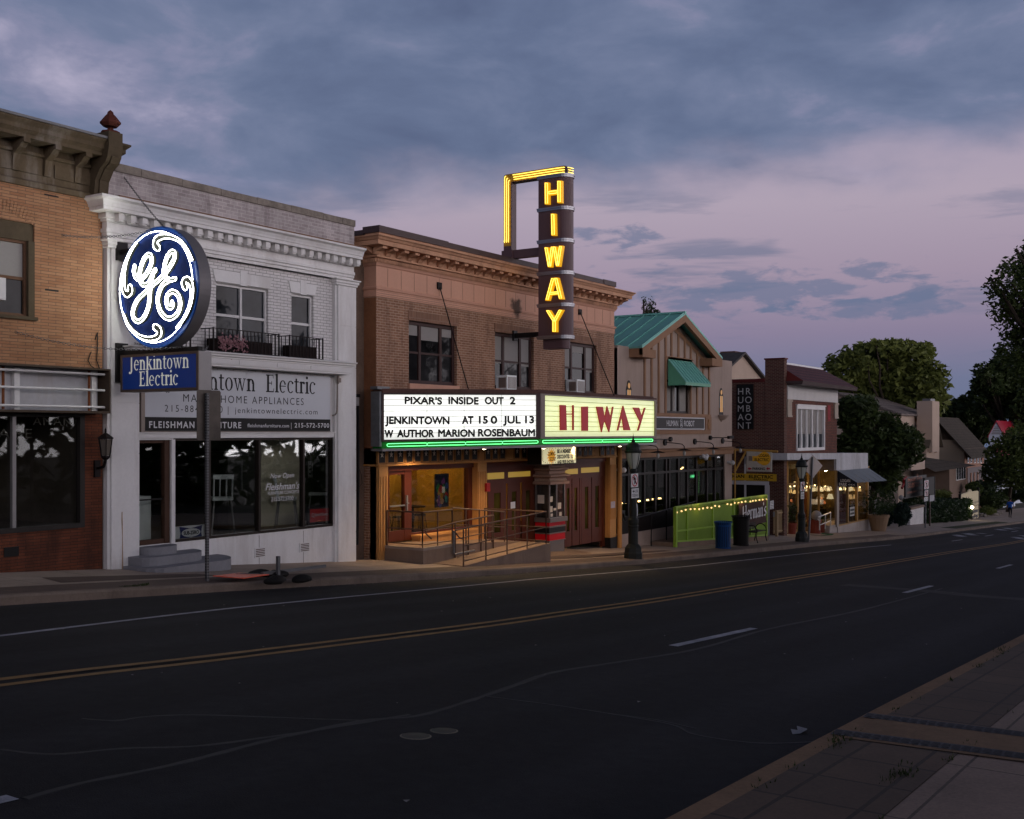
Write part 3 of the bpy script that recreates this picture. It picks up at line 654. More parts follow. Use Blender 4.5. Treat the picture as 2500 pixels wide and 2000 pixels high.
wo = mat('worn_brown_frame', (.14, .075, .045), .7, .3)
for xx in (x1, x1 - 4.1):
    f = MB(); f.prism([(xx - 1.32, wz1 - .2), (xx, wz1 - .2), (xx, wz1 + .10), (xx - .2, wz1 + .2), (xx - .5, wz1 + .25), (xx - .8, wz1 + .25), (xx - 1.12, wz1 + .2), (xx - 1.32, wz1 + .10)], 'y', 18.03, 18.06)
    f.box(xx - 1.32, xx - 1.2, 17.99, 18.1, wz0, wz1 - .2); f.box(xx - .12, xx, 17.99, 18.1, wz0, wz1 - .2); f.box(xx - 1.36, xx + .03, 17.93, 18.1, wz0 - .06, wz0)
    part('window_surround', f, olived, bl)
    w_ = sash(bl, xx - 1.2, xx - .12, wz0, wz1 - .2, 18, wo, M['pane'], .05, blind=[(xx - 1.15, xx - .17, (wz0 + wz1) / 2 - .07)])
mb = MB(); mb.box(x1 - 1.1, x1 - .72, 17.72, 18.08, wz0 + .22, wz0 + .60); mb.box(x1 - 1.08, x1 - .76, 17.715, 17.722, wz0 + .24, wz0 + .58)
solo('air_conditioner', mb, M['whitetrim'], 'boxy white window air conditioner in the ochre brick wall at left edge', 'air conditioner', (x1 - .9, 17.9, wz0 + .22))
mb = MB()
for u, v, du, dv in [(126, 478, 17, 5), (127, 709, 16, 4), (168, 475, 5, 3)]:
    a, b = at(u - du, v - dv, 17.99), at(u + du, v + dv, 17.99); mb.box(a[0], b[0], 17.99, 18.02, b[1], a[1])
a, b = at(10, 1337, 17.99), at(46, 1357, 17.99); mb.box(a[0], b[0], 17.985, 18.02, b[1], a[1]); part('wall_vent', mb, M['black'], bl)
# its shop front
f = MB(); dk = mat('dark_shop_frame', (.028, .024, .022), .5, .2)
f.box(sx1 - .10, sx1, 17.97, 18.1, sz0, sz1); f.box(XL + .6, sx1 - .10, 17.97, 18.1, sz0, sz0 + .09); f.box(XL + .6, sx1 - .10, 17.97, 18.1, sz1 - .06, sz1); sw = part('shop_window', f, dk, bl)
xm = at(34, 0, 18)[0]; part('mullion', MB().box(xm - .035, xm + .035, 17.985, 18.06, sz0 + .09, sz1 - .06), M['alu'], sw)
part('pane', MB().box(XL + .65, sx1 - .08, 18.065, 18.075, sz0 + .05, sz1 - .04), M['glass'], sw)
inn = MB(); inn.room(XL + .5, sx1 + .02, 18.13, 21.2, sz0 + .03, sz1 + .02); part('interior', inn, mat('grey_panelled_room', (.13, .105, .090), .9, .25, 1.2, 8), bl)
lt = MB(); text(lt, 'AMANA', (at(80, 1038, 18.085)[0], 18.085, at(80, 1038, 18.085)[1]), XP, .14, 1.0, spacing=1.1, dz=.0); text(lt, 'FRIGIDAIRE', (at(78, 1069, 18.085)[0], 18.085, at(78, 1069, 18.085)[1]), XP, .16, 1.62, dz=.0, align='r')
part('lettering', lt, mat('unlit_neon_tube', (.10, .09, .08), .4, .1), sw)
# the stripped sign cabinet over it
sb = thing('empty_sign_cabinet', 'stripped white sign cabinet with bare rails above the dark shop window', 'sign', (9, 17.6, at(100, 1005, 17.7)[1]))
xr = at(258, 0, 17.7)[0]; z0, z1 = at(258, 1010, 17.7)[1], at(258, 902, 17.7)[1]; brn = mat('sign_cabinet_bronze', (.065, .045, .03), .5, .2)
f = MB(); f.box(XL, xr, 17.55, 17.98, z1 - .03, z1); f.box(XL, xr, 17.55, 17.98, z0, z0 + .04); f.box(xr - .03, xr, 17.55, 17.98, z0 + .04, z1 - .03); part('frame', f, brn, sb)
part('back_panel', MB().box(XL, xr - .03, 17.90, 17.93, z0 + .04, z1 - .03), mat('stained_white_panel', (.50, .50, .52), .45, .2, 1.5, 8, streak=True, dirt=(.36, .30, .26)), sb)
f = MB()
for q in (.12, .48, .86): f.tube([(XL, 17.68, z0 + (z1 - z0) * (1 - q)), (xr - .04, 17.68, z0 + (z1 - z0) * (1 - q))], .022, 8)
for u in (50, 238): x = at(u, 0, 17.7)[0]; f.box(x - .05, x + .05, 17.80, 17.899, z0 + .05, z1 - .05)
part('rail', f, M['whitetrim'], sb)
f = MB()
for u in (15, 225): x = at(u, 0, 17.7)[0]; f.box(x - .022, x + .022, 17.78, 17.80, z0 + .05, z1 - .04)
part('rust_strap', f, mat('rust', (.20, .07, .03), .9, .4, 5, 20), sb)
f = MB()
for k in range(70):
    x = R.uniform(3, xr - .1); s_ = R.uniform(.01, .05); f.add([(x, 17.6 + R.uniform(0, .3), z1 + .004), (x + s_ * 2, 17.7, z1 + R.uniform(.01, .07)), (x + s_, 17.85, z1 + .004)], [(0, 1, 2)])
part('debris', f, M['greydull'], sb)
cable = MB()
for pts in ([(222, 860), (215, 880), (222, 893), (230, 899)], [(238, 812), (238, 850), (236, 880), (243, 900)], [(238, 812), (232, 830)]):
    cable.tube([(at(u, v, 17.97)[0], 17.97, at(u, v, 17.97)[1]) for u, v in pts], .010, 5)
part('cable', cable, M['black'], bl)
# wall lantern
lx, lz = at(247, 1085, 17.85); lf = thing('wall_lantern', 'black coach lantern bracketed to the dark red brick beside the white pilaster', 'wall lamp', (lx, 18, lz))
mb = MB(); yy = 17.72
mb.lathe(lx, yy, [(.0, lz + .32), (.018, lz + .28), (.018, lz + .22), (.05, lz + .20), (.15, lz + .13), (.155, lz + .105), (.135, lz + .10)], 6)
for k in range(6):
    a = 2 * pi * k / 6; mb.tube([(lx + .13 * cos(a), yy + .13 * sin(a), lz + .10), (lx + .085 * cos(a), yy + .085 * sin(a), lz - .22)], .010, 4)
mb.lathe(lx, yy, [(.09, lz - .215), (.095, lz - .24), (.05, lz - .28), (.02, lz - .30), (.02, lz - .36)], 6); part('cage', mb, M['blackiron'], lf)
mb = MB(); mb.tube([(lx, yy, lz - .30), (lx, yy + .05, lz - .42), (lx, 17.93, lz - .45), (lx, 17.98, lz - .45)], .028, 6); mb.box(lx - .06, lx + .06, 17.95, 17.999, lz - .62, lz - .30); part('bracket', mb, M['blackiron'], lf)
mb = MB(); mb.lathe(lx, yy, [(.118, lz + .095), (.075, lz - .21)], 6); part('lamp_glass', mb, mat('smoked_lamp_glass', (.14, .12, .10), .2, .1), lf)
# ================================================================== 2. white painted shop
wb = thing('white_building', 'two storey white painted brick appliance shop with dentil cornice', 'building', (16.7, 18, g(16.7)))
A0, A1 = 13.18, 20.2; yp = 17.87
dx0, dx1 = at(329, 0, 18)[0], at(416, 0, 18)[0]; wx0, wx1 = at(423, 0, 18)[0], at(815, 0, 18)[0]; zs = -2.24; ztop = -.13
DW = [(at(529, 0, 18)[0] - .02, at(655, 0, 18)[0]), (at(711.4, 0, 18)[0], at(765, 0, 18)[0])]; WZ0, WZ1 = 1.90, 3.17
LW = (14.02, 14.62)
mb = MB(); mb.wall(13.9, 19.52, 1.3, 3.66, 18, [(a, b, WZ0, WZ1) for a, b in DW + [LW]], .14); part('upper_wall', mb, M['whitebrick'], wb)
mb = MB(); mb.wall(13.86, 19.52, -3.3, 1.32, 17.995, [(dx0, dx1, zs, ztop - .03), (wx0, wx1, zs, ztop)], .14)
mb.quad((A0, 18.2, 5.0), (A1, 18.2, 5.0), (A1, 32, 4.8), (A0, 32, 4.8)); mb.wall(18.2, 32, -3.5, 4.98, A1 - .02, ax='x'); part('lower_wall', mb, M['white'], wb)
for a, b in ((A0, 13.88), (19.5, A1)):           # pilasters built of blocks with open joints
    mb = MB(); zz_ = [-3.35, -2.42, -1.42, -.42, .56, 1.55, 2.55, 3.52]
    for c, d in zip(zz_, zz_[1:]): mb.box(a + .07, b, yp, 18.05, c + .006, d - .006)
    mb.box(a, a + .06, yp + .04, 18.05, -3.35, 3.55); mb.box(a + .062, b - .004, yp + .012, 18.04, -3.3, 3.5)
    mb.cornice(a - .0, b + .0, yp, [(.005, 3.50), (.03, 3.52), (.03, 3.555), (.055, 3.575), (.055, 3.62), (.09, 3.645), (.09, 3.67), (.0, 3.672)], 18.05)
    part('pilaster', mb, M['white'], wb)
mb = MB(); mb.cornice(A0, 20.10, 17.9, [(.0, 3.655), (.03, 3.66), (.03, 3.72), (.06, 3.73), (.06, 3.78), (.085, 3.80), (.085, 3.86), (.05, 3.87), (.05, 3.99), (.09, 4.0), (.09, 4.04), (.13, 4.05), (.13, 4.15), (.33, 4.155), (.33, 4.22), (.35, 4.225), (.36, 4.27), (.39, 4.33), (.45, 4.37), (.45, 4.41), (.05, 4.45)], 18.3, True, False)
for x in frange(A0 + .06, 19.98, .265): mb.box(x, x + .125, 17.64, 17.77, 4.03, 4.152)
for x in frange(A0 + .06, 19.98, .265): mb.box(x + .012, x + .113, 17.66, 17.78, 4.0, 4.031)
part('cornice', mb, M['white'], wb)
mb = MB(); mb.box(A0 - .02, 20.08, 17.5, 18.0, 4.42, 4.452); part('flashing', mb, M['rustline'], wb)
mb = MB(); mb.box(A0, A1, 17.93, 18.25, 4.44, 5.0); part('parapet', mb, M['parapet'], wb)
mb = MB(); xs_ = [A0 - .0, 13.95, 14.95, 15.98, 17.0, 18.05, 19.1, 19.75, A1 + .02]
for a, b in zip(xs_, xs_[1:]): j = R.uniform(-.012, .012); mb.box(a + .006, b - .006, 17.90, 18.30, 5.0, 5.145 + j)
part('coping', mb, M['coping'], wb)
for i, (a, b) in enumerate(DW + [LW]):           # stepped lintels
    mb = MB(); zl, zh = WZ1 + .02, WZ1 + .27
    mb.prism([(a - .03, zl), (b + .03, zl), (b + .10, zh), (a - .10, zh)], 'y', 17.975, 18.02); c = (a + b) / 2; mb.box(c - .10, c + .10, 17.965, 17.974, zl - .02, zh + .05); part('lintel', mb, M['white'], wb)
    c = (a + b) / 2
    sash(wb, a, b, WZ0, WZ1, 18, M['whitetrim'], M['paneb'], .055, bars=[c] if i == 0 else (), rails=(.47,))
# window guards with planters
def guard(a, b, label, planter=True):
    gz0, gz1 = 1.62, 2.15; t_ = thing('window_guard', label, 'railing', ((a + b) / 2, 17.75, gz0), 'black iron window guards of the white shop'); f = MB(); y = 17.62
    f.bar((a, y, gz1), (b, y, gz1), .028, .018); f.bar((a, y, gz0 + .06), (b, y, gz0 + .06), .028, .018)
    for x in (a, b): f.bar((x, y, gz1), (x, 18.0, gz1), .022, .018); f.bar((x, y, gz0 + .06), (x, 18.0, gz0 + .06), .022, .018); f.bar((x, y, gz0), (x, y, gz1 + .02), .026)
    for x in frange(a, b, .105)[1:-1]: f.bar((x, y, gz0 + .02), (x, y, gz1), .014)
    for k in (.33, .66): f.bar((a, y + .38 * k, gz0 + .05), (a, y + .38 * k, gz1), .014); f.bar((b, y + .38 * k, gz0 + .05), (b, y + .38 * k, gz1), .014)
    part('bars', f, M['blackiron'], t_)
    pl = MB(); pl.box(a + .08, b - .14, 17.68, 17.92, gz0 + .07, gz0 + .33); part('planter', pl, mat('dark_planter', (.018, .011, .010), .8, .3), t_)
    return t_
gX = lambda u: at(u, 0, 17.62)[0]
guard(gX(521), gX(681), 'wide black iron window guard with pink flowers in its planter')
guard(gX(707), gX(788), 'narrow black iron window guard under the right upper window of the white shop')
guard(LW[0] - .08, LW[1] + .3, 'black iron window guard half hidden behind the round lit sign')
mb = MB(); fx = gX(521) + .08
for k in range(330):
    x = fx + .05 + R.random() ** 1.1 * .75; z = 1.93 + R.gauss(0, .06) - abs(R.gauss(0, .09)); y = 17.60 + R.gauss(0, .05); s_ = R.uniform(.012, .03); a, b = R.uniform(0, 6.3), R.uniform(-1, 1)
    mb.add([(x + s_ * cos(a), y, z + s_ * sin(a)), (x - s_ * sin(a), y + s_ * b, z + s_ * cos(a)), (x - s_ * cos(a), y, z - s_ * sin(a)), (x + s_ * sin(a), y - s_ * b, z - s_ * cos(a))], [(0, 1, 2, 3)])
solo('flowers', mb, leafmat('pink_petals', (.24, .10, .12), (.55, .32, .34), 9), 'trailing pink flowers hanging through the wide window guard', 'flowers', (fx, 17.6, 1.9))
# fascia over the shop, sign panel, ledge
mb = MB(); mb.cornice(13.92, 19.36, 17.98, [(.0, 1.36), (.36, 1.365), (.36, 1.40), (.38, 1.405), (.38, 1.53), (.40, 1.535), (.40, 1.56), (.44, 1.58), (.44, 1.61), (.48, 1.63), (.48, 1.655), (0, 1.72)], 18.0)
for a, b in zip((14.0, 15.1, 16.2, 17.3, 18.35), (15.04, 16.14, 17.24, 18.29, 19.28)): mb.box(a, b, 17.588, 17.598, 1.425, 1.515)
part('shop_cornice', mb, M['whitetrim'], wb)
mb = MB(); mb.box(13.88, 19.5, 17.90, 18.0, -.025, -.004); mb.box(13.88, 19.49, 17.93, 18.0, -.125, -.025); part('ledge', mb, M['whitetrim'], wb)
sp = thing('shop_sign_panel', 'white and black shop sign panel with lettering under the white cornice', 'sign', (16.7, 17.95, .6)); p0, p1 = 14.04, 19.34; yS = 17.92
part('panel', MB().box(p0, 16.69, yS, 17.99, .30, 1.31).box(16.696, p1, yS, 17.99, .30, 1.31), mat('sign_white', (.60, .62, .66), .35, .05, 1, 6), sp)
part('black_band', MB().box(p0 - .0, p1, yS - .004, 17.99, .02, .298), M['black'], sp)
part('frame', MB().box(p0 - .09, p0 - .004, yS - .02, 17.99, -.0, 1.33).box(p0 - .004, p1, yS - .02, 17.99, -.002, .016), M['greydull'], sp)
blk = mat('black_vinyl', (.010, .010, .012), .4, .1); wvl = mat('white_vinyl', (.66, .66, .68), .4, .05)
X_ = lambda u: at(u, 0, yS)[0]
f = MB()
for s_, ua, ub in (('Jenkintown', 404, 624), ('Electric', 649, 771)): serif(f, s_, (X_(ua), yS, .885), XP, .275, (X_(ub) - X_(ua)) / serif(MB(), s_, (0, 0, 0), XP, .275, 1., count=True), dz=.003)
xa = X_(447); text(f, 'MAJOR HOME APPLIANCES', (xa, yS, .62), XP, .155, X_(741) - xa, spacing=1.3, bold=-.004)
xa = X_(402); text(f, '215-884-4800', (xa, yS, .41), XP, .135, X_(543) - xa, spacing=1.35, bold=-.004); text(f, '|', (X_(556), yS, .41), XP, .135)
xa = X_(573); text(f, 'jenkintownelectric.com', (xa, yS, .41), XP, .12, X_(775) - xa, spacing=1.25, bold=-.004)
part('lettering', f, blk, sp)
f = MB(); xa = X_(364); text(f, 'FLEISHMAN FURNITURE', (xa, yS, .085), XP, .125, X_(588) - xa, spacing=1.25, fat=.035, dz=.008)
xa = X_(604); text(f, 'fleishmanfurniture.com', (xa, yS, .105), XP, .075, X_(705) - xa, spacing=1.1, fat=.025, dz=.008); text(f, '|', (X_(710), yS, .10), XP, .11, dz=.008)
xa = X_(719); text(f, '215-572-5700', (xa, yS, .105), XP, .10, X_(803) - xa, spacing=1.15, fat=.025, dz=.008); part('band_lettering', f, wvl, sp)
# conduit, wall box, vents, rust stain
mb = MB(); X2 = lambda u, v: (at(u, v, 17.84)[0], 17.84, at(u, v, 17.84)[1])
mb.tube([X2(824, 920), X2(823, 1000), X2(822, 1008), X2(818, 1013), X2(812, 1015)], .018, 6); mb.lathe(*[X2(824, 925)[0], 17.82], [(.0, X2(824, 917)[2]), (.03, X2(824, 919)[2]), (.03, X2(824, 933)[2]), (.015, X2(824, 938)[2])], 8)
mb.box(X2(826, 0)[0], X2(830, 0)[0], 17.80, 17.87, X2(826, 934)[2], X2(826, 923)[2]); part('conduit', mb, M['greydull'], wb)
for u, v in [(516, 1367.5), (635, 1349), (744, 1336)]:
    x, z = at(u, v, 17.99); f = MB(); f.box(x - .17, x + .17, 17.982, 17.996, z - .11, z + .11)
    for k in range(5): f.k = 1; f.box(x - .13, x + .13, 17.976, 17.983, z - .085 + k * .037, z - .068 + k * .037)
    part('wall_vent', f, [M['whitetrim'], mat('vent_rust', (.10, .05, .035), .9, .3)], wb)
mb = MB()
for u in (633, 741): x = at(u, 0, 17.99)[0]; mb.box(x - .005, x + .005, 17.990, 17.9945, -3.15, -2.28)
part('panel_joint', mb, M['greydull'], wb)
mb = MB(); q = [(298, 1250, .010), (298, 1272, .014), (299, 1310, .007), (299, 1350, .011), (299, 1390, .016)]
for (u, v, w0), (u2, v2, w1) in zip(q, q[1:]):
    a, b = at(u, v, yp - .003), at(u2, v2, yp - .003); mb.quad((a[0] - w0, yp - .003, a[1]), (a[0] + w0, yp - .003, a[1]), (b[0] + w1, yp - .003, b[1]), (b[0] - w1, yp - .003, b[1]))
part('rust_stain', mb, mat('orange_rust_stain', (.46, .31, .20), .9, .5, 6, 20), wb)
# door and display windows
brd = mat('brown_door_jamb', (.075, .038, .024), .6, .25)
f = MB(); f.box(dx0, dx0 + .05, 18.0, 18.14, zs, ztop - .03); f.box(dx0 + .05, dx1 - .14, 18.03, 18.12, ztop - .09, ztop - .03); f.box(dx1 - .14, dx1 - .02, 18.0, 18.12, zs, ztop - .03); f.box(dx0 + .05, dx1 - .14, 18.02, 18.12, zs, zs + .10)
dr = part('door', f, brd, wb); part('pane', MB().box(dx0 + .05, dx1 - .14, 18.07, 18.08, zs + .1, ztop - .09), M['glass'], dr)
part('push_bar', MB().box(dx0 + .05, dx1 - .14, 18.045, 18.065, zs + .88, zs + .91), M['black'], dr)
part('door_post', MB().box(dx1 - .01, wx0 + .01, 17.95, 18.1, zs - .05, ztop - .02).box(dx0 - .06, dx1 - .012, 17.96, 18.05, ztop - .028, ztop + .002), M['whitetrim'], wb)
bz = mat('bronze_window_frame', (.030, .022, .018), .45, .2, metal=.2)
f = MB(); f.box(wx0 + .012, wx1, 17.98, 18.1, zs, zs + .055); f.box(wx0 + .012, wx1, 17.98, 18.1, ztop - .05, ztop); f.box(wx1 - .06, wx1, 17.98, 18.1, zs + .055, ztop - .05)
for u in (511, 633, 741): x = at(u, 0, 18)[0]; f.box(x - .03, x + .03, 17.985, 18.1, zs + .055, ztop - .05)
sw = part('display_window', f, bz, wb); part('pane', MB().box(wx0 + .012, wx1 - .05, 18.05, 18.06, zs + .04, ztop - .04), M['glass'], sw)
G = lambda u, v: at(u, v, 18.045)
f = MB(); a = G(660, 1168); text(f, 'Now Open', (a[0], 18.046, a[1]), XP, .105, G(718, 0)[0] - a[0], shear=.25, dz=.003)
a = G(648, 1200); text(f, 'Fleishman\'s', (a[0], 18.046, a[1] + .02), XP, .15, G(731, 0)[0] - a[0], shear=.32, bold=.01, dz=.003)
a = G(654, 1208.5); text(f, 'FURNITURE CONCEPTS', (a[0], 18.046, a[1]), XP, .068, G(730, 0)[0] - a[0], dz=.003, bold=.006); a = G(662, 1224.5); text(f, '215.572.5700', (a[0], 18.046, a[1]), XP, .095, G(716, 0)[0] - a[0], dz=.003)
part('lettering', f, wvl, sw)
# the show room behind
RZ = zs + .02
mb = MB(); mb.quad((A0 + .2, 18.16, RZ), (A1 - .1, 18.16, RZ), (A1 - .1, 24, RZ), (A0 + .2, 24, RZ)); part('shop_floor', mb, mat('tan_floor', (.38, .29, .21), .6, .2), wb)
mb = MB(); mb.quad((A0 + .2, 24, RZ), (A1 - .1, 24, RZ), (A1 - .1, 24, .6), (A0 + .2, 24, .6)); mb.quad((A0 + .2, 18.16, .3), (A1 - .1, 18.16, .3), (A1 - .1, 24, .3), (A0 + .2, 24, .3))
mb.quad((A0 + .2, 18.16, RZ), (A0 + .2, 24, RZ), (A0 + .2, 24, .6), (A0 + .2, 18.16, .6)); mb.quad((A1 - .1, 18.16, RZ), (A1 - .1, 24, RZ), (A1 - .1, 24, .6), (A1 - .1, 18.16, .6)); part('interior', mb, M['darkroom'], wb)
a, b = at(638, 0, 19.0)[0], at(736, 0, 19.0)[0]; mb = MB(); mb.box(a, b, 19.0, 19.1, RZ, .29); part('partition', mb, mat('cream_partition', (.78, .72, .55), .8, .08), wb)
wm = mat('white_enamel', (.80, .84, .84), .3, .05)
x = dx0 + .08; t_ = thing('washing_machine', 'white top loading washing machine seen through the shop door', 'washing machine', (x + .35, 18.7, RZ))
part('cabinet', MB().box(x, x + .66, 18.45, 19.1, RZ, RZ + .92), wm, t_); part('control_panel', MB().prism([(18.9, RZ + .92), (19.1, RZ + .92), (19.1, RZ + 1.14), (19.02, RZ + 1.14)], 'x', x, x + .66), wm, t_)
part('dial', MB().lathe(x + .1, 18.445, [(.0, RZ + .78), (.03, RZ + .78), (.03, RZ + .76), (0, RZ + .75)], 10).tube([(x + .46, 18.9, RZ + 1.0), (x + .46, 18.93, RZ + 1.03)], .06, 10), M['black'], t_)
mb = MB(); x = at(580, 0, 18.9)[0]; mb.box(x - .42, x + .42, 18.75, 19.5, RZ + .03, RZ + 1.78)
t_ = thing('refrigerator', 'tall black refrigerator in the middle of the shop window', 'refrigerator', (x, 19, RZ)); part('cabinet', mb, M['black'], t_); part('handle', MB().tube([(x - .06, 18.70, RZ + .9), (x - .06, 18.70, RZ + 1.6)], .02, 6), M['steel'], t_)
def chair(x, y, rz, label, high=.75, m=None):
    t_ = thing('stool_chair', label, 'chair', (x, y, RZ), 'chairs shown in the window of the white shop'); m = m or wm
    q = lambda a, b, z: (x + a * cos(rz) - b * sin(rz), y + a * sin(rz) + b * cos(rz), RZ + z)
    s_ = MB(); s_.add([q(a, b, z) for z in (high, high + .07) for a, b in ((-.22, -.22), (.22, -.22), (.22, .22), (-.22, .22))], [(0, 1, 2, 3), (4, 5, 6, 7), (0, 1, 5, 4), (1, 2, 6, 5), (2, 3, 7, 6), (3, 0, 4, 7)]); part('seat', s_, m, t_)
    for a in (-1, 1):
        for b in (-1, 1): part('leg', MB().tube([q(a * .18, b * .18, high), q(a * .25, b * .25, 0)], .018, 5), M['alu'], t_)
    k = MB()
    for a in (-.20, -.07, .07, .20): k.tube([q(a, .21, high + .06), q(a, .27, high + .55)], .016, 5)
    k.bar(q(-.22, .275, high + .52), q(.22, .275, high + .52), .03, .1); part('backrest', k, m, t_)
for u, y, rz, lab, h in [(700, 18.6, .7, 'pale stool with white slatted back behind the shop window lettering', .62), (778, 19.0, -.9, 'white slatted chair with padded seat by the right end of the shop window', .66), (540, 18.7, 2.6, 'stool with pale seat beside the black refrigerator', .72)]: chair(at(u, 0, y)[0], y, rz, lab, h)
def board(name, label, u0, u1, v0, v1, y, m): a, b = at(u0, v1, y), at(u1, v0, y); t_ = thing(name, label, 'sign', ((a[0] + b[0]) / 2, y, a[1])); part('panel', MB().box(a[0], b[0], y, y + .02, a[1], b[1]), m, t_); return t_, a[0], b[0], a[1], b[1]
t_, a, b, c, d = board('window_card', 'white window card with blue oval appliance brand badge', 424, 501, 1280, 1322, 18.12, wvl)
blu = mat('navy_print', (.018, .028, .13), .5, .1); f = MB(); m_, n_ = (a + b) / 2 + .03, (c + d) / 2; f.prism([(m_ - .30, n_ - .14), (m_, n_ - .09), (m_ + .30, n_ - .14), (m_ + .27, n_), (m_ + .30, n_ + .14), (m_, n_ + .09), (m_ - .30, n_ + .14), (m_ - .27, n_)], 'y', 18.114, 18.119); part('badge', f, blu, t_)
f = MB(); f.prism([(m_ + .245 * cos(k * pi / 12), n_ + .088 * sin(k * pi / 12)) for k in range(24)], 'y', 18.109, 18.1135); part('oval', f, wvl, t_); f = MB(); text(f, 'SUB-ZERO', (m_, 18.108, n_ - .035), XP, .07, .40, bold=.04, align='c', dz=.003); part('lettering', f, blk, t_)
t_, a, b, c, d = board('window_card', 'red dealer card low in the right corner of the shop window', 757, 809, 1240, 1276, 18.12, mat('red_print', (.60, .012, .02), .5, .1))
part('backing', MB().box(a - .08, b + .06, 18.122, 18.15, c - .12, d + .03), M['black'], t_); f = MB(); text(f, 'Speed Queen', (a + .16, 18.118, (c + d) / 2 - .01), XP, .06, .44, bold=.02, dz=.003); part('lettering', f, wvl, t_)
f = MB(); f.tube([(a + .09 + .035 * cos(k * pi / 8), 18.112, (c + d) / 2 + .015 + .04 * sin(k * pi / 8)) for k in range(16)], .008, 4, True); f.bar((a + .10, 18.112, (c + d) / 2 - .01), (a + .135, 18.112, (c + d) / 2 - .045), .012); part('emblem', f, wvl, t_)
t_, a, b, c, d = board('open_sign', 'unlit upright OPEN sign hung inside the shop window', 751, 761.5, 1126, 1168, 18.2, M['black']); f = MB(); tb = mat('unlit_tube', (.30, .30, .28), .4, .05)
f.tube([(a + .01, 18.18, c + .01), (b - .01, 18.18, c + .01), (b - .01, 18.18, d - .01), (a + .01, 18.18, d - .01)], .006, 4, True)
for k, ch in enumerate('OPEN'): text(f, ch, ((a + b) / 2, 18.19, d - .09 - k * .093), XP, .055, .06, align='c', dz=.004)
part('lettering', f, tb, t_)
# the rounded grey steps
st = thing('steps', 'three rounded grey painted steps at the door of the white shop', 'steps', (14.3, 17.5, g(14.3)))
for k, (xa, xb, dy, za, zb) in enumerate([(13.92, dx1 + .02, .42, zs - .17, zs - .015), (13.62, 15.3, .66, zs - .34, zs - .17), (13.5, 15.95, 1.02, -3.2, zs - .34)]):
    c = xb - dy * .9; poly = [(xa, 17.99), (xa, 17.99 - dy * .55)] + [(xa + .35 * (1 - cos(rad(q))), 17.99 - dy * .55 - dy * .45 * sin(rad(q))) for q in (25, 50, 75)]
    poly += [(c + dy * .9 * sin(rad(q)), 17.99 - dy * cos(rad(q))) for q in range(0, 91, 10)]
    f = MB(); f.prism([(p[0], p[1]) for p in poly], 'z', za, zb); part('step', f, M['stepgrey'], st)
# ================================================================== 3. round lit sign and box sign of the white shop
gx = 13.30; gy, gz = 16.60, 2.667; GR = 1.115
gsn = thing('projecting_sign', 'round blue neon monogram sign with blue box sign hung below on white shop', 'sign', (gx + .14, 17.8, .75))
circ = lambda r_, n=72: [(gy + r_ * cos(2 * pi * k / n), gz + r_ * sin(2 * pi * k / n)) for k in range(n)]
navy = mat('navy_enamel', (.0032, .014, .085), .7, .12, 1.2, 10, spec=.08); navyrim = mat('blue_enamel_rim', (.010, .045, .19), .3, .1)
cab = mat('grey_sign_metal', (.17, .16, .165), .5, .15, 1.2, 10, metal=.3)
mb = MB(); mb.prism(circ(GR), 'x', gx + .004, gx + .29); part('disc_cabinet', mb, cab, gsn)
mb = MB(); mb.prism(circ(GR * .955), 'x', gx - .012, gx + .002); part('disc_face', mb, navy, gsn)
mb = MB(); c1, c2 = circ(GR + .004), circ(GR * .955)
for k in range(72): mb.quad((gx - .014, *c1[k]), (gx - .014, *c1[(k + 1) % 72]), (gx - .014, *c2[(k + 1) % 72]), (gx - .014, *c2[k])); mb.quad((gx - .014, *c1[k]), (gx - .014, *c1[(k + 1) % 72]), (gx + .02, *c1[(k + 1) % 72]), (gx + .02, *c1[k]))
part('disc_rim', mb, navyrim, gsn)
chan = mat('white_channel_letter', (.060, .066, .056), .6, .06, spec=.1); neonw = emit('white_neon', (1., 1., .93), 19)
D = lambda x, y: ax(290 + x / 5.565, 550 + y / 5.565, gx - .05)
fb, tb_ = MB(), MB(); cnt = [0]
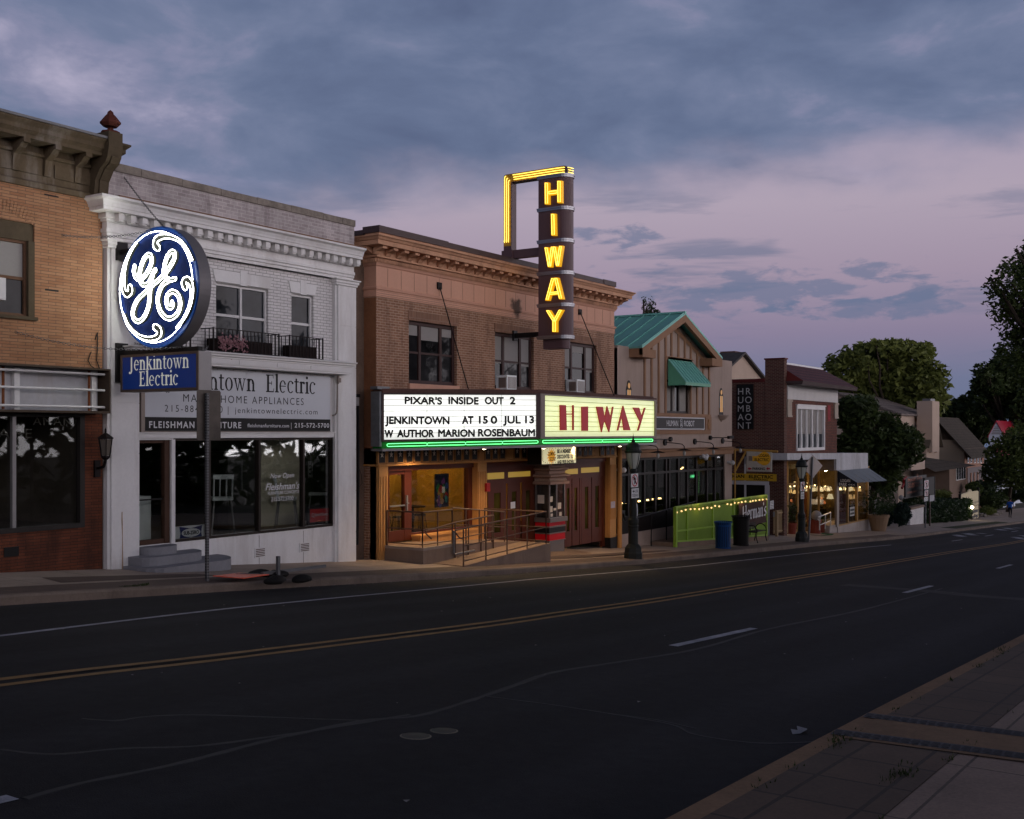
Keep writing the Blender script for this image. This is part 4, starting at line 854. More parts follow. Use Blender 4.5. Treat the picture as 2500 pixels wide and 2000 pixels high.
def stroke(pts, w0, w1=None, wf=None):
    P = catm([(gx, *D(x, y)) for x, y in pts], 7); n = len(P); wf = wf or (lambda f: w0 + ((w1 or w0) - w0) * f); Lp, Rp = [], []
    for i in range(n):
        a, b = P[max(0, i - 1)], P[min(n - 1, i + 1)]; d = (b - a); d = Vector((0, d.y, d.z)).normalized(); o = Vector((0, -d.z, d.y)); w_ = wf(i / (n - 1))
        Lp.append(P[i] + o * w_); Rp.append(P[i] - o * w_)
    for i in range(n - 1):
        cnt[0] += 1; h = -.060 - .00004 * cnt[0]; up = Vector((h, 0, 0)); dn = Vector((-.012, 0, 0))
        fb.quad(Lp[i] + up, Lp[i + 1] + up, Rp[i + 1] + up, Rp[i] + up); fb.quad(Lp[i] + up, Lp[i + 1] + up, Lp[i + 1] + dn, Lp[i] + dn); fb.quad(Rp[i] + up, Rp[i + 1] + up, Rp[i + 1] + dn, Rp[i] + dn)
    for S_ in (Lp, Rp):                          # glass tubes along both edges, in lengths
        q = [(P[i] + (S_[i] - P[i]) * .93) + Vector((-.085, 0, 0)) for i in range(n)]
        tb_.tube(q,   .0075, 5)
    for e, s_ in ((0, 1), (n - 1, -1)):
        c = P[e]; r_ = (Lp[e] - c).length; d = (P[e] - P[e + s_]).normalized(); o = (Lp[e] - c).normalized()
        if r_ < .02: continue
        arc = [c + (o * cos(t) + d * sin(t)) * r_ for t in [pi * k / 8 for k in range(9)]]; cnt[0] += 1
        fb.add([p + Vector((-.060 - .00004 * cnt[0], 0, 0)) for p in arc], [range(9)]); tb_.tube([c + (p - c) * .93 + Vector((-.085, 0, 0)) for p in arc],   .0075, 5)
stroke([(235, 560), (226, 640), (262, 722), (320, 735), (385, 675), (440, 580), (468, 480), (440, 405), (385, 430), (330, 540), (305, 660), (315, 765), (360, 815), (420, 790), (465, 710), (490, 650), (515, 610)], .036)
stroke([(478, 690), (455, 780), (442, 950), (425, 1100), (370, 1240), (290, 1310), (225, 1270), (212, 1170), (265, 1030), (370, 920), (500, 800), (620, 690), (720, 560), (775, 450), (770, 370), (728, 370), (675, 440), (640, 560), (635, 660), (670, 725), (730, 745), (785, 730)], .036)
stroke([(690, 762), (615, 815), (565, 920), (550, 1030), (575, 1150), (640, 1245), (720, 1270), (805, 1215), (852, 1110), (845, 1000), (800, 925), (735, 905), (680, 960), (668, 1050), (700, 1120), (745, 1110), (745, 1050)], .037)
taper = lambda f: .050 * (1 - f) ** .9 + .012 + .012 * sin(pi * min(1, f * 2.4))
for q in ([(552, 315), (515, 270), (535, 195), (610, 160), (700, 158), (790, 185), (870, 240), (950, 340), (1020, 480)],
          [(925, 845), (905, 780), (950, 745), (1000, 800), (1015, 900), (1000, 1030), (960, 1160), (890, 1290), (800, 1400)],
          [(515, 1385), (560, 1420), (570, 1480), (520, 1530), (420, 1545), (310, 1515), (220, 1450), (140, 1350), (80, 1200)],
          [(172, 850), (175, 905), (130, 940), (90, 890), (82, 790), (90, 660), (118, 510), (180, 360), (260, 240)]): stroke(q, .05, wf=taper)
part('monogram', fb, chan, gsn)
for r_ in (.915,):
    for k in range(9):
        a0, a1 = 2 * pi * k / 9 + .01, 2 * pi * (k + 1) / 9 - .02
        tb_.tube([(gx - .06, gy + GR * r_ * cos(a0 + (a1 - a0) * i / 14), gz + GR * r_ * sin(a0 + (a1 - a0) * i / 14)) for i in range(15)],   .0075, 5)
part('neon_tube', tb_, neonw, gsn)
mb = MB(); mb.bar((gx + .14, 16.45, gz - GR - .12), (gx + .14, 16.45, gz - GR + .02), .09); mb.bar((gx + .14, 15.6, 1.50), (gx + .14, 17.86, 1.50), .10, .09); part('hanger', mb, M['black'], gsn)
mb = MB(); mb.box(gx + .02, gx + .27, 17.80, 17.868, .95, 1.70); mb.box(gx + .03, gx + .26, 17.80, 17.868, 3.28, 3.66); mb.bar((gx + .14, 17.5, 3.45), (gx + .14, 17.85, 3.45), .08); part('wall_plate', mb, M['black'], gsn)
b0, b1, bz0, bz1 = 15.48, 17.65, .752, 1.455
part('box_cabinet', MB().box(gx + .002, gx + .29, b0, b1, bz0, bz1), M['alu'], gsn)
mb = MB(); e = .05
for a, b, c, d in ((b0, b1, bz1 - e, bz1), (b0, b1, bz0, bz0 + e), (b0, b0 + e, bz0 + e, bz1 - e), (b1 - e, b1, bz0 + e, bz1 - e)): mb.box(gx - .022, gx - .001, a, b, c, d)
part('box_frame', mb, mat('bronze_edge', (.15, .115, .09), .5, .1, metal=.3), gsn)
bf = part('box_face', MB().box(gx - .010, gx - .0015, b0 + e, b1 - e, bz0 + e, bz1 - e), emit('blue_sign_face', (.005, .028, .16), .30, (.005, .02, .13)), gsn)
lit = emit('cream_sign_letter', (.60, .60, .53), .40, (.6, .6, .55)); mb = MB()
pj = ax(280 + 290 / 8.624, 820 + 770 / 8.624, gx - .012); pe = ax(280 + 1612 / 8.624, 0, gx)[0]
k = (pj[0] - pe) / serif(MB(), 'Jenkintown', (0, 0, 0), YM, 1., 1., count=True); xh = .192
serif(mb, 'Jenkintown', (gx - .012, pj[0] - .02, bz0 + .405), YM, xh, k * .97 / xh, dz=.002)
serif(mb, 'Electric', (gx - .012, ax(280 + 530 / 8.624, 0, gx)[0], bz0 + .105), YM, xh, k / xh, dz=.002); part('lettering', mb, lit, gsn)
ch = MB()
def chain(a, b, sag, n=46):
    a, b = Vector(a), Vector(b)
    for i in range(n):
        f = (i + .5) / n; p = a.lerp(b, f) - ZUP * sag * 4 * f * (1 - f); d = (b - a).normalized(); L_ = (b - a).length / n * .62; q = d.cross(ZUP).normalized()
        if i % 2: q = ZUP
        ch.tube([p + d * L_ * cos(t) + q * .02 * sin(t) for t in [2 * pi * k / 8 for k in range(8)]], .0055, 3, True)
tp = (gx + .14, gy, gz + GR + .02)
pw = lambda u, v, y: (at(u, v, y)[0], y, at(u, v, y)[1])
chain(tp, pw(303, 433, 17.93), .03); chain(tp, pw(150, 574, 18.0), .10, 56); chain((gx + .14, 16.0, 1.56), pw(36, 810, 18.0), .16, 66); chain((gx + .2, 15.8, 1.54), pw(510, 842, 17.99), .10, 50)
chain((gx + .2, 16.4, 1.56), pw(328, 838, 17.87), .06, 30); part('chain', ch, M['steel'], gsn)
# ================================================================== 4. strip between the buildings
gw = thing('recessed_wall', 'narrow brown stucco wall recessed between the white shop and the cinema', 'wall', (20.7, 18.4, g(20.7)))
TX0, TX1 = 21.1, 33.72
part('wall', MB().wall(A1 - .02, TX0 + .3, -3.6, 4.75, 18.4), M['gap'], gw)
mb = MB(); pg = lambda u, v: (at(u, v, 18.34)[0], 18.34, at(u, v, 18.34)[1]); mb.tube([pg(874, 990), pg(875, 1190), pg(872, 1330)], .035, 6); mb.tube([pg(876, 1140), pg(882, 1160), pg(884, 1180), pg(876, 1192), pg(870, 1172)], .008, 4); part('conduit', mb, M['black'], gw)
mb = MB(); x, z = at(865, 980, 18.3); mb.box(x - .05, x + .09, 18.22, 18.39, z - .11, z + .10); mb.k = 1; mb.box(x - .07, x + .11, 18.20, 18.395, z + .10, z + .18); part('wall_lamp', mb, [mat('frosted_lamp', (.35, .33, .32), .4, .05), M['black']], gw)
# ================================================================== 5. the cinema
th = thing('cinema_building', 'brown brick cinema with ornate terracotta cornice and lit marquee', 'building', (27.4, 18, g(27.4)))
WX = [(22.4, 24.52), (26.38, 28.5), (30.36, 32.46)]; wz0, wz1 = 1.27, 2.92
mb = MB(); mb.wall(TX0, TX1, -.5, 3.42, 18, [(a, b, wz0, wz1) for a, b in WX], .13); mb.wall(18, 18.45, -3.5, 3.42, TX0, ax='x'); mb.wall(18, 40, -4.5, 5.0, TX1, ax='x'); mb.wall(18.45, 40, -4.5, 5.0, TX0 + .02, ax='x')
mb.quad((TX0, 18.2, 4.85), (TX1, 18.2, 4.85), (TX1, 40, 4.75), (TX0, 40, 4.75)); part('wall', mb, M['thbrick'], th)
for a, b in WX: part('lintel', MB().box(a - .02, b + .05, 17.988, 18.0, wz1, wz1 + .25), M['soldier'], th); part('window_sill', MB().box(a - .02, b + .06, 17.95, 18.05, wz0 - .16, wz0), M['terrawarm'], th)
for i, (a, b) in enumerate(WX):                  # three-light sash windows
    w_ = b - a; c1_, c2_ = a + w_ * .27, a + w_ * .70; hm = (wz0 + wz1) / 2 + .02; zb = {0: (2.55, 2.45, 2.60), 1: (2.02, 2.05, 2.0), 2: (2.1, 2.6, 2.0)}[i]
    sash(th, a, b, wz0, wz1, 18, M['winbrown'], M['pane'], .10, bars=[c1_, c2_], rails=(.5,), rec=.12, blind=[(a + .08, c1_ - .05, zb[0]), (c1_ + .06, c2_ - .06, zb[1]), (c2_ + .06, b - .08, zb[2])])
for (u, v), lab in [((1247.5, 935), 'white window air conditioner in the middle cinema window over the marquee'), ((1416, 944), 'white window air conditioner in the right cinema window behind the tall sign')]:
    x, z = at(u, v, 17.75); t_ = thing('air_conditioner', lab, 'air conditioner', (x, 17.9, z - .2), 'window air conditioners of the cinema')
    part('case', MB().box(x - .28, x + .22, 17.70, 18.12, z - .22, z + .22), wm, t_); f = MB()
    for k in range(7): f.box(x - .23 + k * .065, x - .20 + k * .065, 17.692, 17.702, z - .17, z + .17)
    f.box(x - .283, x - .281, 17.74, 18.0, z - .15, z + .15); part('grille', f, M['greydull'], t_)
mb = MB(); mb.cornice(TX0, TX1, 18, [(.0, 3.40), (.02, 3.41), (.02, 3.575), (.05, 3.59), (.06, 3.64), (.03, 3.66), (.0, 3.67), (.0, 4.17), (.03, 4.19), (.05, 4.23), (.07, 4.25)], 18.45); part('frieze', mb, M['terrawarm'], th)
mb = MB()
for x in frange(TX0 + .45, TX1 - .3, .55): mb.box(x - .004, x + .004, 17.996, 18.0, 3.68, 4.16)
for z in (3.44, 3.49, 3.545): mb.box(TX0, TX1, 17.977, 17.981, z, z + .007)
part('frieze_joint', mb, M['terradark'], th)
mb = MB(); mb.cornice(TX0, TX1, 18, [(.06, 4.25), (.06, 4.365), (.14, 4.375), (.14, 4.42), (.10, 4.43), (.10, 4.60), (.46, 4.62), (.46, 4.73), (.49, 4.74), (.52, 4.79), (.56, 4.815), (.56, 4.845), (.05, 4.90)], 18.5); part('cornice', mb, M['terra'], th)
mb = MB()
for x in frange(TX0 - .03, TX1 + .03, .052): mb.box(x, x + .030, 17.905, 17.945, 4.265, 4.36)
for y in frange(17.96, 18.40, .052): mb.box(TX0 - .095, TX0 - .055, y, y + .03, 4.265, 4.36)
part('dentil', mb, M['terra'], th)
for x in frange(TX0 - .22, TX1 + .12, .437): part('modillion', MB().prism([(17.91, 4.43), (17.86, 4.43), (17.80, 4.50), (17.68, 4.53), (17.60, 4.55), (17.60, 4.615), (17.91, 4.615)], 'x', x, x + .17), M['terra'], th)
for y in (17.98, 18.3): part('modillion', MB().prism([(TX0 - .09, 4.43), (TX0 - .2, 4.46), (TX0 - .40, 4.55), (TX0 - .40, 4.615), (TX0 - .09, 4.615)], 'y', y, y + .15), M['terra'], th)
part('parapet', MB().box(TX0 + .04, TX1 - .06, 17.94, 18.4, 4.86, 5.02).box(TX0 + .06, TX0 + .4, 18.4, 22, 4.6, 4.98), M['terra'], th)
part('roof_cap', MB().box(TX0 + .0, TX0 + 2.9, 17.90, 18.45, 5.02, 5.185).box(TX0 + 2.9, TX1 - .9, 17.92, 18.45, 5.02, 5.17).box(TX1 - .9, TX1 - .03, 17.90, 18.45, 5.02, 5.185).box(TX0 + .02, TX0 + .4, 18.45, 22, 4.98, 5.12), M['cap'], th)
mb = MB()                                        # soot burnt onto the frieze beside the tall sign
sm = at(1258, 758, 17.995); t = M['terrawarm'].node_tree; pb = t.nodes['Principled BSDF']; old = pb.inputs['Base Color'].links[0].from_socket
dn = t.nodes.new('ShaderNodeVectorMath'); dn.operation = 'DISTANCE'; gn = t.nodes.new('ShaderNodeNewGeometry'); t.links.new(gn.outputs['Position'], dn.inputs[0]); dn.inputs[1].default_value = (sm[0], 17.98, sm[1])
an = t.nodes.new('ShaderNodeMath'); an.operation = 'MULTIPLY_ADD'; an.inputs[1].default_value = 1.1; t.links.new(tnoise(t, gn.outputs['Position'], 2.2, 5), an.inputs[0]); t.links.new(dn.outputs['Value'], an.inputs[2])
t.links.new(tmix(t, tramp(t, an.outputs[0], [(.72, (.9, .9, .9)), (1.45 / 1.6, (0, 0, 0))]), old, (.045, .03, .022)), pb.inputs['Base Color'])
part('brick_quoin', MB().wall(18.0, 18.43, -.4, 3.38, TX0 - .004, ax='x'), mat('orange_rendered_return', (.27, .12, .06), .9, .3, 2.5, 25, bump=.5), th)
# ---- the ground floor: ochre portal
YF = 17.90; zf = lambda u, v, y=YF: at(u, v, y)[1]; xf = lambda u, y=YF: at(u, 0, y)[0]
PZ0, PZ1 = -.87, -.36
mb = MB(); mb.cornice(TX0, TX1, YF, [(0, PZ0), (.03, PZ0 + .015), (.03, PZ0 + .05), (0, PZ0 + .06), (0, PZ1 + .2)], 18.4); part('portal_beam', mb, M['gold'], th)
mb = MB(); PX = [(TX0 + .02, xf(948)), (xf(1167), xf(1189)), (xf(1490), xf(1505))]
part('portal_beam', mb, M['gold'], th) if False else None
for a, b in PX:
    mb = MB() if a > TX0 + 1 else mb; mb.box(a, b, YF + .01, 18.3, -4.3, PZ0)
    n = max(3, int((b - a) / .085))
    for k in range(n): x = a + (b - a) * (k + .25) / n; mb.box(x, x + (b - a) / n * .5, YF - .012, YF + .012, -3.0, PZ0 - .25)
    if a < PX[2][0]: part('pilaster', mb, M['gold'], th)
mb.wall(YF + .012, 18.3, -4.3, PZ0, PX[2][0] - .002, ax='x')
for k in range(4): mb.box(PX[2][0] - .016, PX[2][0] - .001, YF + .05 + k * .085, YF + .09 + k * .085, -3.5, PZ0 - .25)
mb.box(TX0 - .0, TX0 + .018, YF, 18.2, -3.5, PZ0); part('pilaster', mb, M['gold'], th)
part('pilaster_base', MB().box(PX[2][0] - .02, PX[2][1] + .02, YF - .02, 18.2, -4.3, zf(1490, 1313)), M['black'], th)
star = mat('silver_star', (.46, .42, .36), .5, .1)
for u in [930.5 + 0, 953, 975, 997] + [1018 + 19.8 * k for k in range(8)] + [1189.5, 1207, 1225, 1260.5, 1278, 1293.5, 1414, 1427.5, 1439.5, 1469, 1482.5, 1494]:
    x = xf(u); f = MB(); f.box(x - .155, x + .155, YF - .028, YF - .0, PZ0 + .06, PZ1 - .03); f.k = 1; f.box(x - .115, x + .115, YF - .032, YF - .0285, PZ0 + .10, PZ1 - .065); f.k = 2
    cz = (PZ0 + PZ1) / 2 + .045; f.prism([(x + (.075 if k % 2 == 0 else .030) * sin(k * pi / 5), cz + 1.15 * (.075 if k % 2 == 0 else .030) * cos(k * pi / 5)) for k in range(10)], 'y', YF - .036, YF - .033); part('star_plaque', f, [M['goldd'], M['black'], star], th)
for u in (1171, 1238, 1446, 1452):               # carved spandrels
    x = xf(u); f = MB(); f.prism([(x - .10, PZ0 + .1), (x, PZ0 + .07), (x + .10, PZ0 + .1), (x + .06, PZ0 + .25), (x + .10, PZ1 - .03), (x - .10, PZ1 - .03), (x - .06, PZ0 + .25)], 'y', YF - .03, YF - .001); part('carved_bracket', f, M['gold'], th)
part('transom_beam', MB().box(TX0 + .3, TX1 - .4, 18.05, 18.3, -1.0, -.6), M['maroon'], th)
YD = 18.12; lobF = -2.83
# left show window with its door
x0, xd, xm, xe, xe2 = xf(949, YD), xf(987, YD), xf(1004, YD), xf(1142, YD), xf(1167, YD); zt_ = at(1000, 1148, YD)[1]; zb_ = at(1000, 1302, YD)[1]
f = MB(); f.box(x0, x0 + .03, YD, YD + .1, lobF, PZ0); f.box(xd, xm, YD - .01, YD + .1, lobF, PZ0); f.box(xe, xe2, YD - .02, YD + .14, lobF - .3, PZ0); f.box(x0 + .03, xd, YD, YD + .09, lobF, lobF + .28); f.box(x0 + .03, xd, YD, YD + .09, zt_ - .10, PZ0); f.box(xm, xe, YD, YD + .09, zt_, PZ0); f.box(xm, xe, YD, YD + .09, zb_ - .06, zb_)
lw = part('show_window', f, M['maroon'], th); part('pane', MB().box(x0 + .02, xd, YD + .045, YD + .055, lobF + .26, zt_ - .08).box(xm, xe, YD + .045, YD + .055, zb_ - .01, zt_ + .02), M['glass'], lw)
f = MB(); f.box(x0 + .02, xd, YD - .03, YD + .0, -1.93, -1.89); x = xf(991, YD); f.box(x - .03, x + .03, YD - .05, YD - .01, -2.05, -1.65); f.bar((x - .05, YD - .06, -1.86), (x + .05, YD - .06, -1.86), .03); part('door_handle', f, M['steel'], lw)
part('bench', MB().box(xm, xe + .1, YD - .30, YD - .02, -3.05, zb_ - .10).box(xm - .02, xe + .1, YD - .34, YD - .02, zb_ - .10, zb_ - .05), M['gold'], th)
# lobby behind it
ochre = mat('ochre_wall', (.48, .30, .06), .8, .12)
mb = MB(); mb.quad((TX0 + .1, 22.4, -4), (30, 22.4, -4), (30, 22.4, .2), (TX0 + .1, 22.4, .2)); mb.quad((TX0 + .1, 18.3, -4), (TX0 + .1, 22.4, -4), (TX0 + .1, 22.4, .2), (TX0 + .1, 18.3, .2)); mb.quad((xe + .2, 18.3, -4), (xe + .2, 20.2, -4), (xe + .2, 20.2, .2), (xe + .2, 18.3, .2)); mb.box(24.15, xe + .2, 20.1, 20.2, -4, .2); part('lobby_wall', mb, ochre, th)
mb = MB(); mb.quad((TX0, 18.25, lobF), (TX1, 18.25, lobF - .1), (TX1, 24, lobF), (TX0, 24, lobF)); part('lobby_floor', mb, mat('carpet', (.13, .05, .03), .95, .3, 3, 12), th)
mb = MB(); mb.quad((TX0, 18.2, .1), (TX1, 18.2, .1), (TX1, 24, .1), (TX0, 24, .1)); mb.quad((30, 18.3, -4), (30, 24, -4), (30, 24, .1), (30, 18.3, .1)); part('lobby_ceiling', mb, mat('lobby_ceiling_paint', (.35, .24, .08), .9, .1), th)
ly = emit('lobby_bulb', (1., .66, .22), 8)
for x, y, z, e_ in ((22.6, 19.6, -.55, 52), (24.0, 19.6, -.6, 44), (26.5, 21, -.6, 70)):
    ld = bpy.data.lights.new('lobby_light', 'POINT'); lo = bpy.data.objects.new('lobby_light', ld); sc.collection.objects.link(lo); lo.location = Vector((x, y, z)) - BASE[th.name]; lo.parent = th; ld.energy = e_; ld.color = (1, .62, .20); ld.shadow_soft_size = .06
part('lobby_lamp', MB().ball((22.6, 19.9, -.25), .09).ball((24.9, 21.3, -.25), .11).ball((27.5, 21.0, -.3), .13), ly, th)
ct = thing('bar_counter', 'dark bar counter with rail and papers seen through the left cinema window', 'counter', (23, 20.6, lobF)); part('counter', MB().box(21.6, 24.6, 20.9, 21.3, lobF, lobF + 1.0).box(21.55, 24.65, 20.85, 21.35, lobF + 1.0, lobF + 1.05), mat('dark_wood', (.03, .018, .010), .5, .3), ct)
f = MB(); f.bar((22.2, 21.1, lobF + 1.55), (24.6, 21.1, lobF + 1.55), .05)
for x in frange(22.2, 24.6, .16): f.bar((x, 21.1, lobF + 1.05), (x, 21.1, lobF + 1.55), .022)
part('rail', f, M['black'], ct); part('paper', MB().box(23.0, 23.3, 20.98, 21.0, lobF + 1.06, lobF + 1.45).box(22.45, 22.6, 20.9, 21.0, lobF + 1.06, lobF + 1.3), mat('yellow_lit_paper', (.75, .65, .25), .8, .05), ct)
def cafe(x, y):
    t_ = thing('cafe_table', 'small dark cafe table with stools inside the left cinema window', 'table', (x, y, lobF), 'cafe tables in the cinema lobby')
    part('tabletop', MB().lathe(x, y, [(0, lobF + .76), (.36, lobF + .76), (.36, lobF + .72), (0, lobF + .72)], 14), M['black'], t_); part('pedestal', MB().lathe(x, y, [(.03, lobF + .72), (.03, lobF + .05), (.22, lobF + .02), (.22, lobF)], 10), M['black'], t_)
    for k, (dx, dy) in enumerate(((-.5, .1), (.5, .15))):
        s_ = thing('bar_stool', 'dark stool with round seat at the cafe table inside the cinema', 'stool', (x + dx, y + dy, lobF), 'stools in the cinema lobby')
        part('seat', MB().lathe(x + dx, y + dy, [(0, lobF + .50), (.17, lobF + .5), (.18, lobF + .45), (0, lobF + .44)], 10), mat('olive_seat', (.07, .07, .02), .7, .1), s_)
        for a, b in ((-1, -1), (1, -1), (1, 1), (-1, 1)): part('leg', MB().tube([(x + dx + .1 * a, y + dy + .1 * b, lobF + .45), (x + dx + .16 * a, y + dy + .16 * b, lobF)], .014, 4), M['black'], s_)
cafe(22.9, 19.5); cafe(24.2, 19.3)
pa, pb = at(1062, 1240, YD + .12), at(1095, 1156, YD + .12); po = thing('poster', 'tall colourful film poster standing inside the left cinema window', 'poster', ((pa[0] + pb[0]) / 2, YD + .12, pa[1])); yp_ = YD + .11
part('board', MB().box(pa[0], pb[0], yp_, yp_ + .03, pa[1], pb[1]), mat('poster_navy', (.012, .014, .05), .5, .4, 3, 8), po)
cols = [(.30, .02, .03), (.03, .20, .07), (.04, .09, .30), (.34, .22, .16), (.16, .04, .22), (.30, .16, .02), (.05, .20, .22)]
for k in range(15):
    f = MB(); cx = pa[0] + (pb[0] - pa[0]) * R.uniform(.15, .85); cz = pa[1] + (pb[1] - pa[1]) * R.uniform(.1, .82); rx, rz = R.uniform(.05, .11), R.uniform(.07, .14); a0 = R.uniform(0, 6)
    cx = min(max(cx, pa[0] + rx), pb[0] - rx)
    f.prism([(cx + rx * cos(t) * (1 + .2 * sin(3 * t + a0)), cz + rz * sin(t) * (1 + .2 * cos(2 * t + a0))) for t in [2 * pi * i / 14 for i in range(14)]], 'y', yp_ - .004 - k * .0006, yp_ - .001); part('colour_patch', f, mat('poster_ink', cols[k % 7], .5, .3, 6, 20), po)
f = MB(); cx = (pa[0] + pb[0]) / 2; f.box(cx - .02, cx + .10, yp_ - .02, yp_ - .016, pa[1] + .40, pa[1] + .56); part('notice', f, wvl, po)
# door leaves: two groups
def leaf(xa, xb, z0_, z1_, y, n=1):
    f = MB(); m_ = (xa + xb) / 2; g0_, g1_ = xa + (xb - xa) * .34, xb - (xb - xa) * .30; zz0, zz1 = z0_ + (z1_ - z0_) * .22, z0_ + (z1_ - z0_) * .86
    f.wall(xa, xb, z0_, z1_, y, [(g0_, g1_, zz0, zz1)], .05); f.box(xa, xb, y + .051, y + .06, z0_, z0_ + .1); f.box(xa + .0, xa + .02, y - .012, y, z0_, z1_); d = part('door', f, M['maroon'], th)
    part('pane', MB().box(g0_, g1_, y + .03, y + .04, zz0, zz1), ambg, d); return d
ambg = pane_mat('amber_lit_glass', (.035, .028, .006), .1)
zD0, zD1 = -3.36, at(1247, 1180, YD)[1]
for a, b in ((1190, 1236), (1238, 1271), (1273, 1304)): leaf(xf(a, YD) + .01, xf(b, YD) - .01, zD0, zD1, YD)
zR0, zR1 = -3.72, at(1420, 1167, YD)[1]
for a, b in ((1377, 1396), (1396, 1415), (1419, 1444), (1444, 1470)): leaf(xf(a, YD) + .01, xf(b, YD) - .01, zR0, zR1, YD)
amber = emit('lit_transom', (.40, .25, .035), .55, (.2, .12, .02)); f = MB(); k_ = MB()
f.box(xf(1188, YD), xf(1307, YD), YD - .012, YD + .1, zD1, PZ0 - .0); f.box(xf(1376, YD), TX1 - .3, YD - .012, YD + .1, zR1, PZ0); f.box(xf(1415, YD) + .0, xf(1419, YD), YD - .01, YD + .1, zR0, zR1); f.box(xf(1470, YD), TX1 - .3, YD - .011, YD + .1, zR0 - .2, zR1); f.box(xf(1300, YD), xf(1378, YD), YD + .02, YD + .1, -4, PZ0); tf = part('door_frame', f, M['maroon'], th)
for a, b, v0, v1 in ((1190, 1231, 1153, 1171), (1241, 1295, 1150, 1166), (1362, 1411, 1144, 1160), (1419, 1463, 1140, 1155)): p_, q_ = at(a, v1, YD - .02), at(b, v0, YD - .02); part('transom_pane', MB().box(p_[0], q_[0], YD - .018, YD - .013, p_[1], q_[1]), amber, tf)
for u, v0, v1, w_, y in ((1252, 1225, 1242, 11, YD - .01),): p_, q_ = at(u - w_ / 2, v1, y), at(u + w_ / 2, v0, y); part('notice', MB().box(p_[0], q_[0], y - .006, y - .002, p_[1], q_[1]), wvl, th)
p_, q_ = at(1491.5, 1241, YF - .02), at(1502, 1224, YF - .02); part('notice', MB().box(p_[0], q_[0], YF - .02, YF - .013, p_[1], q_[1]), mat('pinkish_notice', (.5, .42, .45), .7, .3, 20, 50), th)
x, z = at(1189, 1190, 17.85); part('alarm_box', MB().box(x - .06, x + .12, 17.82, 17.90, z - .12, z + .12), mat('alarm_red', (.30, .012, .012), .4, .1), th)
# ---- ticket booth
bt = thing('ticket_booth', 'small ticket booth with red and black striped base under the marquee', 'ticket booth', (29.2, 17.8, -3.7)); bx0, bx1, by0, by1 = 28.73, 29.68, 17.58, 18.1
zc, zr1, zk0, zr2, zb2 = [at(1347, v, by0)[1] for v in (1267, 1273, 1287, 1303, 1322)]
chs = mat('booth_grey_metal', (.20, .17, .16), .35, .1, metal=.5); red = mat('booth_red', (.50, .010, .018), .3, .08)
part('base', MB().box(bx0 + .02, bx1 - .02, by0 + .02, by1, -3.9, zb2), chs, bt)
part('red_band', MB().box(bx0, bx1, by0, by1, zb2 + .025, zr2 - .015).box(bx0, bx1, by0, by1, zk0 + .03, zr1 - .03), red, bt); part('black_band', MB().box(bx0 + .004, bx1 - .004, by0 + .004, by1, zr2 + .02, zk0 - .02), M['black'], bt)
part('metal_trim', MB().box(bx0 - .015, bx1 + .015, by0 - .015, by1, zb2, zb2 + .024).box(bx0 - .015, bx1 + .015, by0 - .015, by1, zr2 - .014, zr2 + .019).box(bx0 - .015, bx1 + .015, by0 - .015, by1, zk0 - .019, zk0 + .029).box(bx0 - .04, bx1 + .05, by0 - .06, by1, zr1 - .029, zc + .03), chs, bt)
zg = at(1347, 1183, by0)[1]
f = MB()
for x, y in ((bx0, by0), (bx1 - .05, by0), (bx0, by1 - .05), (bx0 + .42, by0)): f.box(x, x + .05, y, y + .05, zc + .03, zg)
bw = part('booth_window', f, chs, bt); part('pane', MB().box(bx0 + .05, bx1 - .05, by0 + .02, by0 + .026, zc + .03, zg).box(bx0 + .02, bx0 + .026, by0 + .05, by1 - .05, zc + .03, zg), M['glass'], bw)
part('booth_interior', MB().box(bx0 + .06, bx1 - .06, by0 + .30, by0 + .32, zc, zg).box(bx0 + .06, bx1 - .06, by0 + .03, by1, zc + .029, zc + .035), mat('booth_inside', (.045, .026, .018), .8, .3), bt)
mb = MB(); lv = [(1183, .10), (1177, .10), (1174, .02), (1168, .02), (1164, .12), (1160, .12), (1157, .0), (1151, .0), (1148, .08), (1144, .08), (1141, -.02), (1136, -.02)]
lvz = [(d, at(1347, v, by0)[1]) for v, d in lv]; mb.cornice(bx0, bx1, by0, lvz, by1 + .1); part('booth_crown', mb, mat('pinkish_stone', (.30, .19, .145), .6, .1), bt)
mb = MB()
for x in frange(bx0 - .02, bx1, .055): mb.box(x, x + .025, by0 - .04, by0 - .018, zg + .07, zg + .15)
for y in frange(by0, by1 - .05, .06): mb.box(bx0 - .04, bx0 - .018, y, y + .03, zg + .07, zg + .15)
part('dentil', mb, mat('pale_dentil', (.42, .32, .24), .6, .1), bt)
f = MB()
for u, v0, v1, w_ in ((1347, 1236, 1251, 6), (1357, 1240, 1247, 9), (1367, 1227, 1243, 8), (1369, 1250, 1260, 6), (1348, 1254, 1262, 5), (1347, 1212, 1226, 7)): p_, q_ = at(u - w_ / 2, v1, by0 - .005), at(u + w_ / 2, v0, by0 - .005); f.box(p_[0], q_[0], by0 + .008, by0 + .014, p_[1], q_[1])
part('notice', f, mat('paper_notice', (.62, .55, .46), .8, .15, 9, 30), bt)
p_, q_ = ax(1312, 1229, bx0 - .004), ax(1328, 1209, bx0 - .004); part('side_notice', MB().box(bx0 + .008, bx0 + .014, q_[0], p_[0], p_[1], q_[1]), mat('cream_notice', (.60, .54, .48), .8, .1), bt)
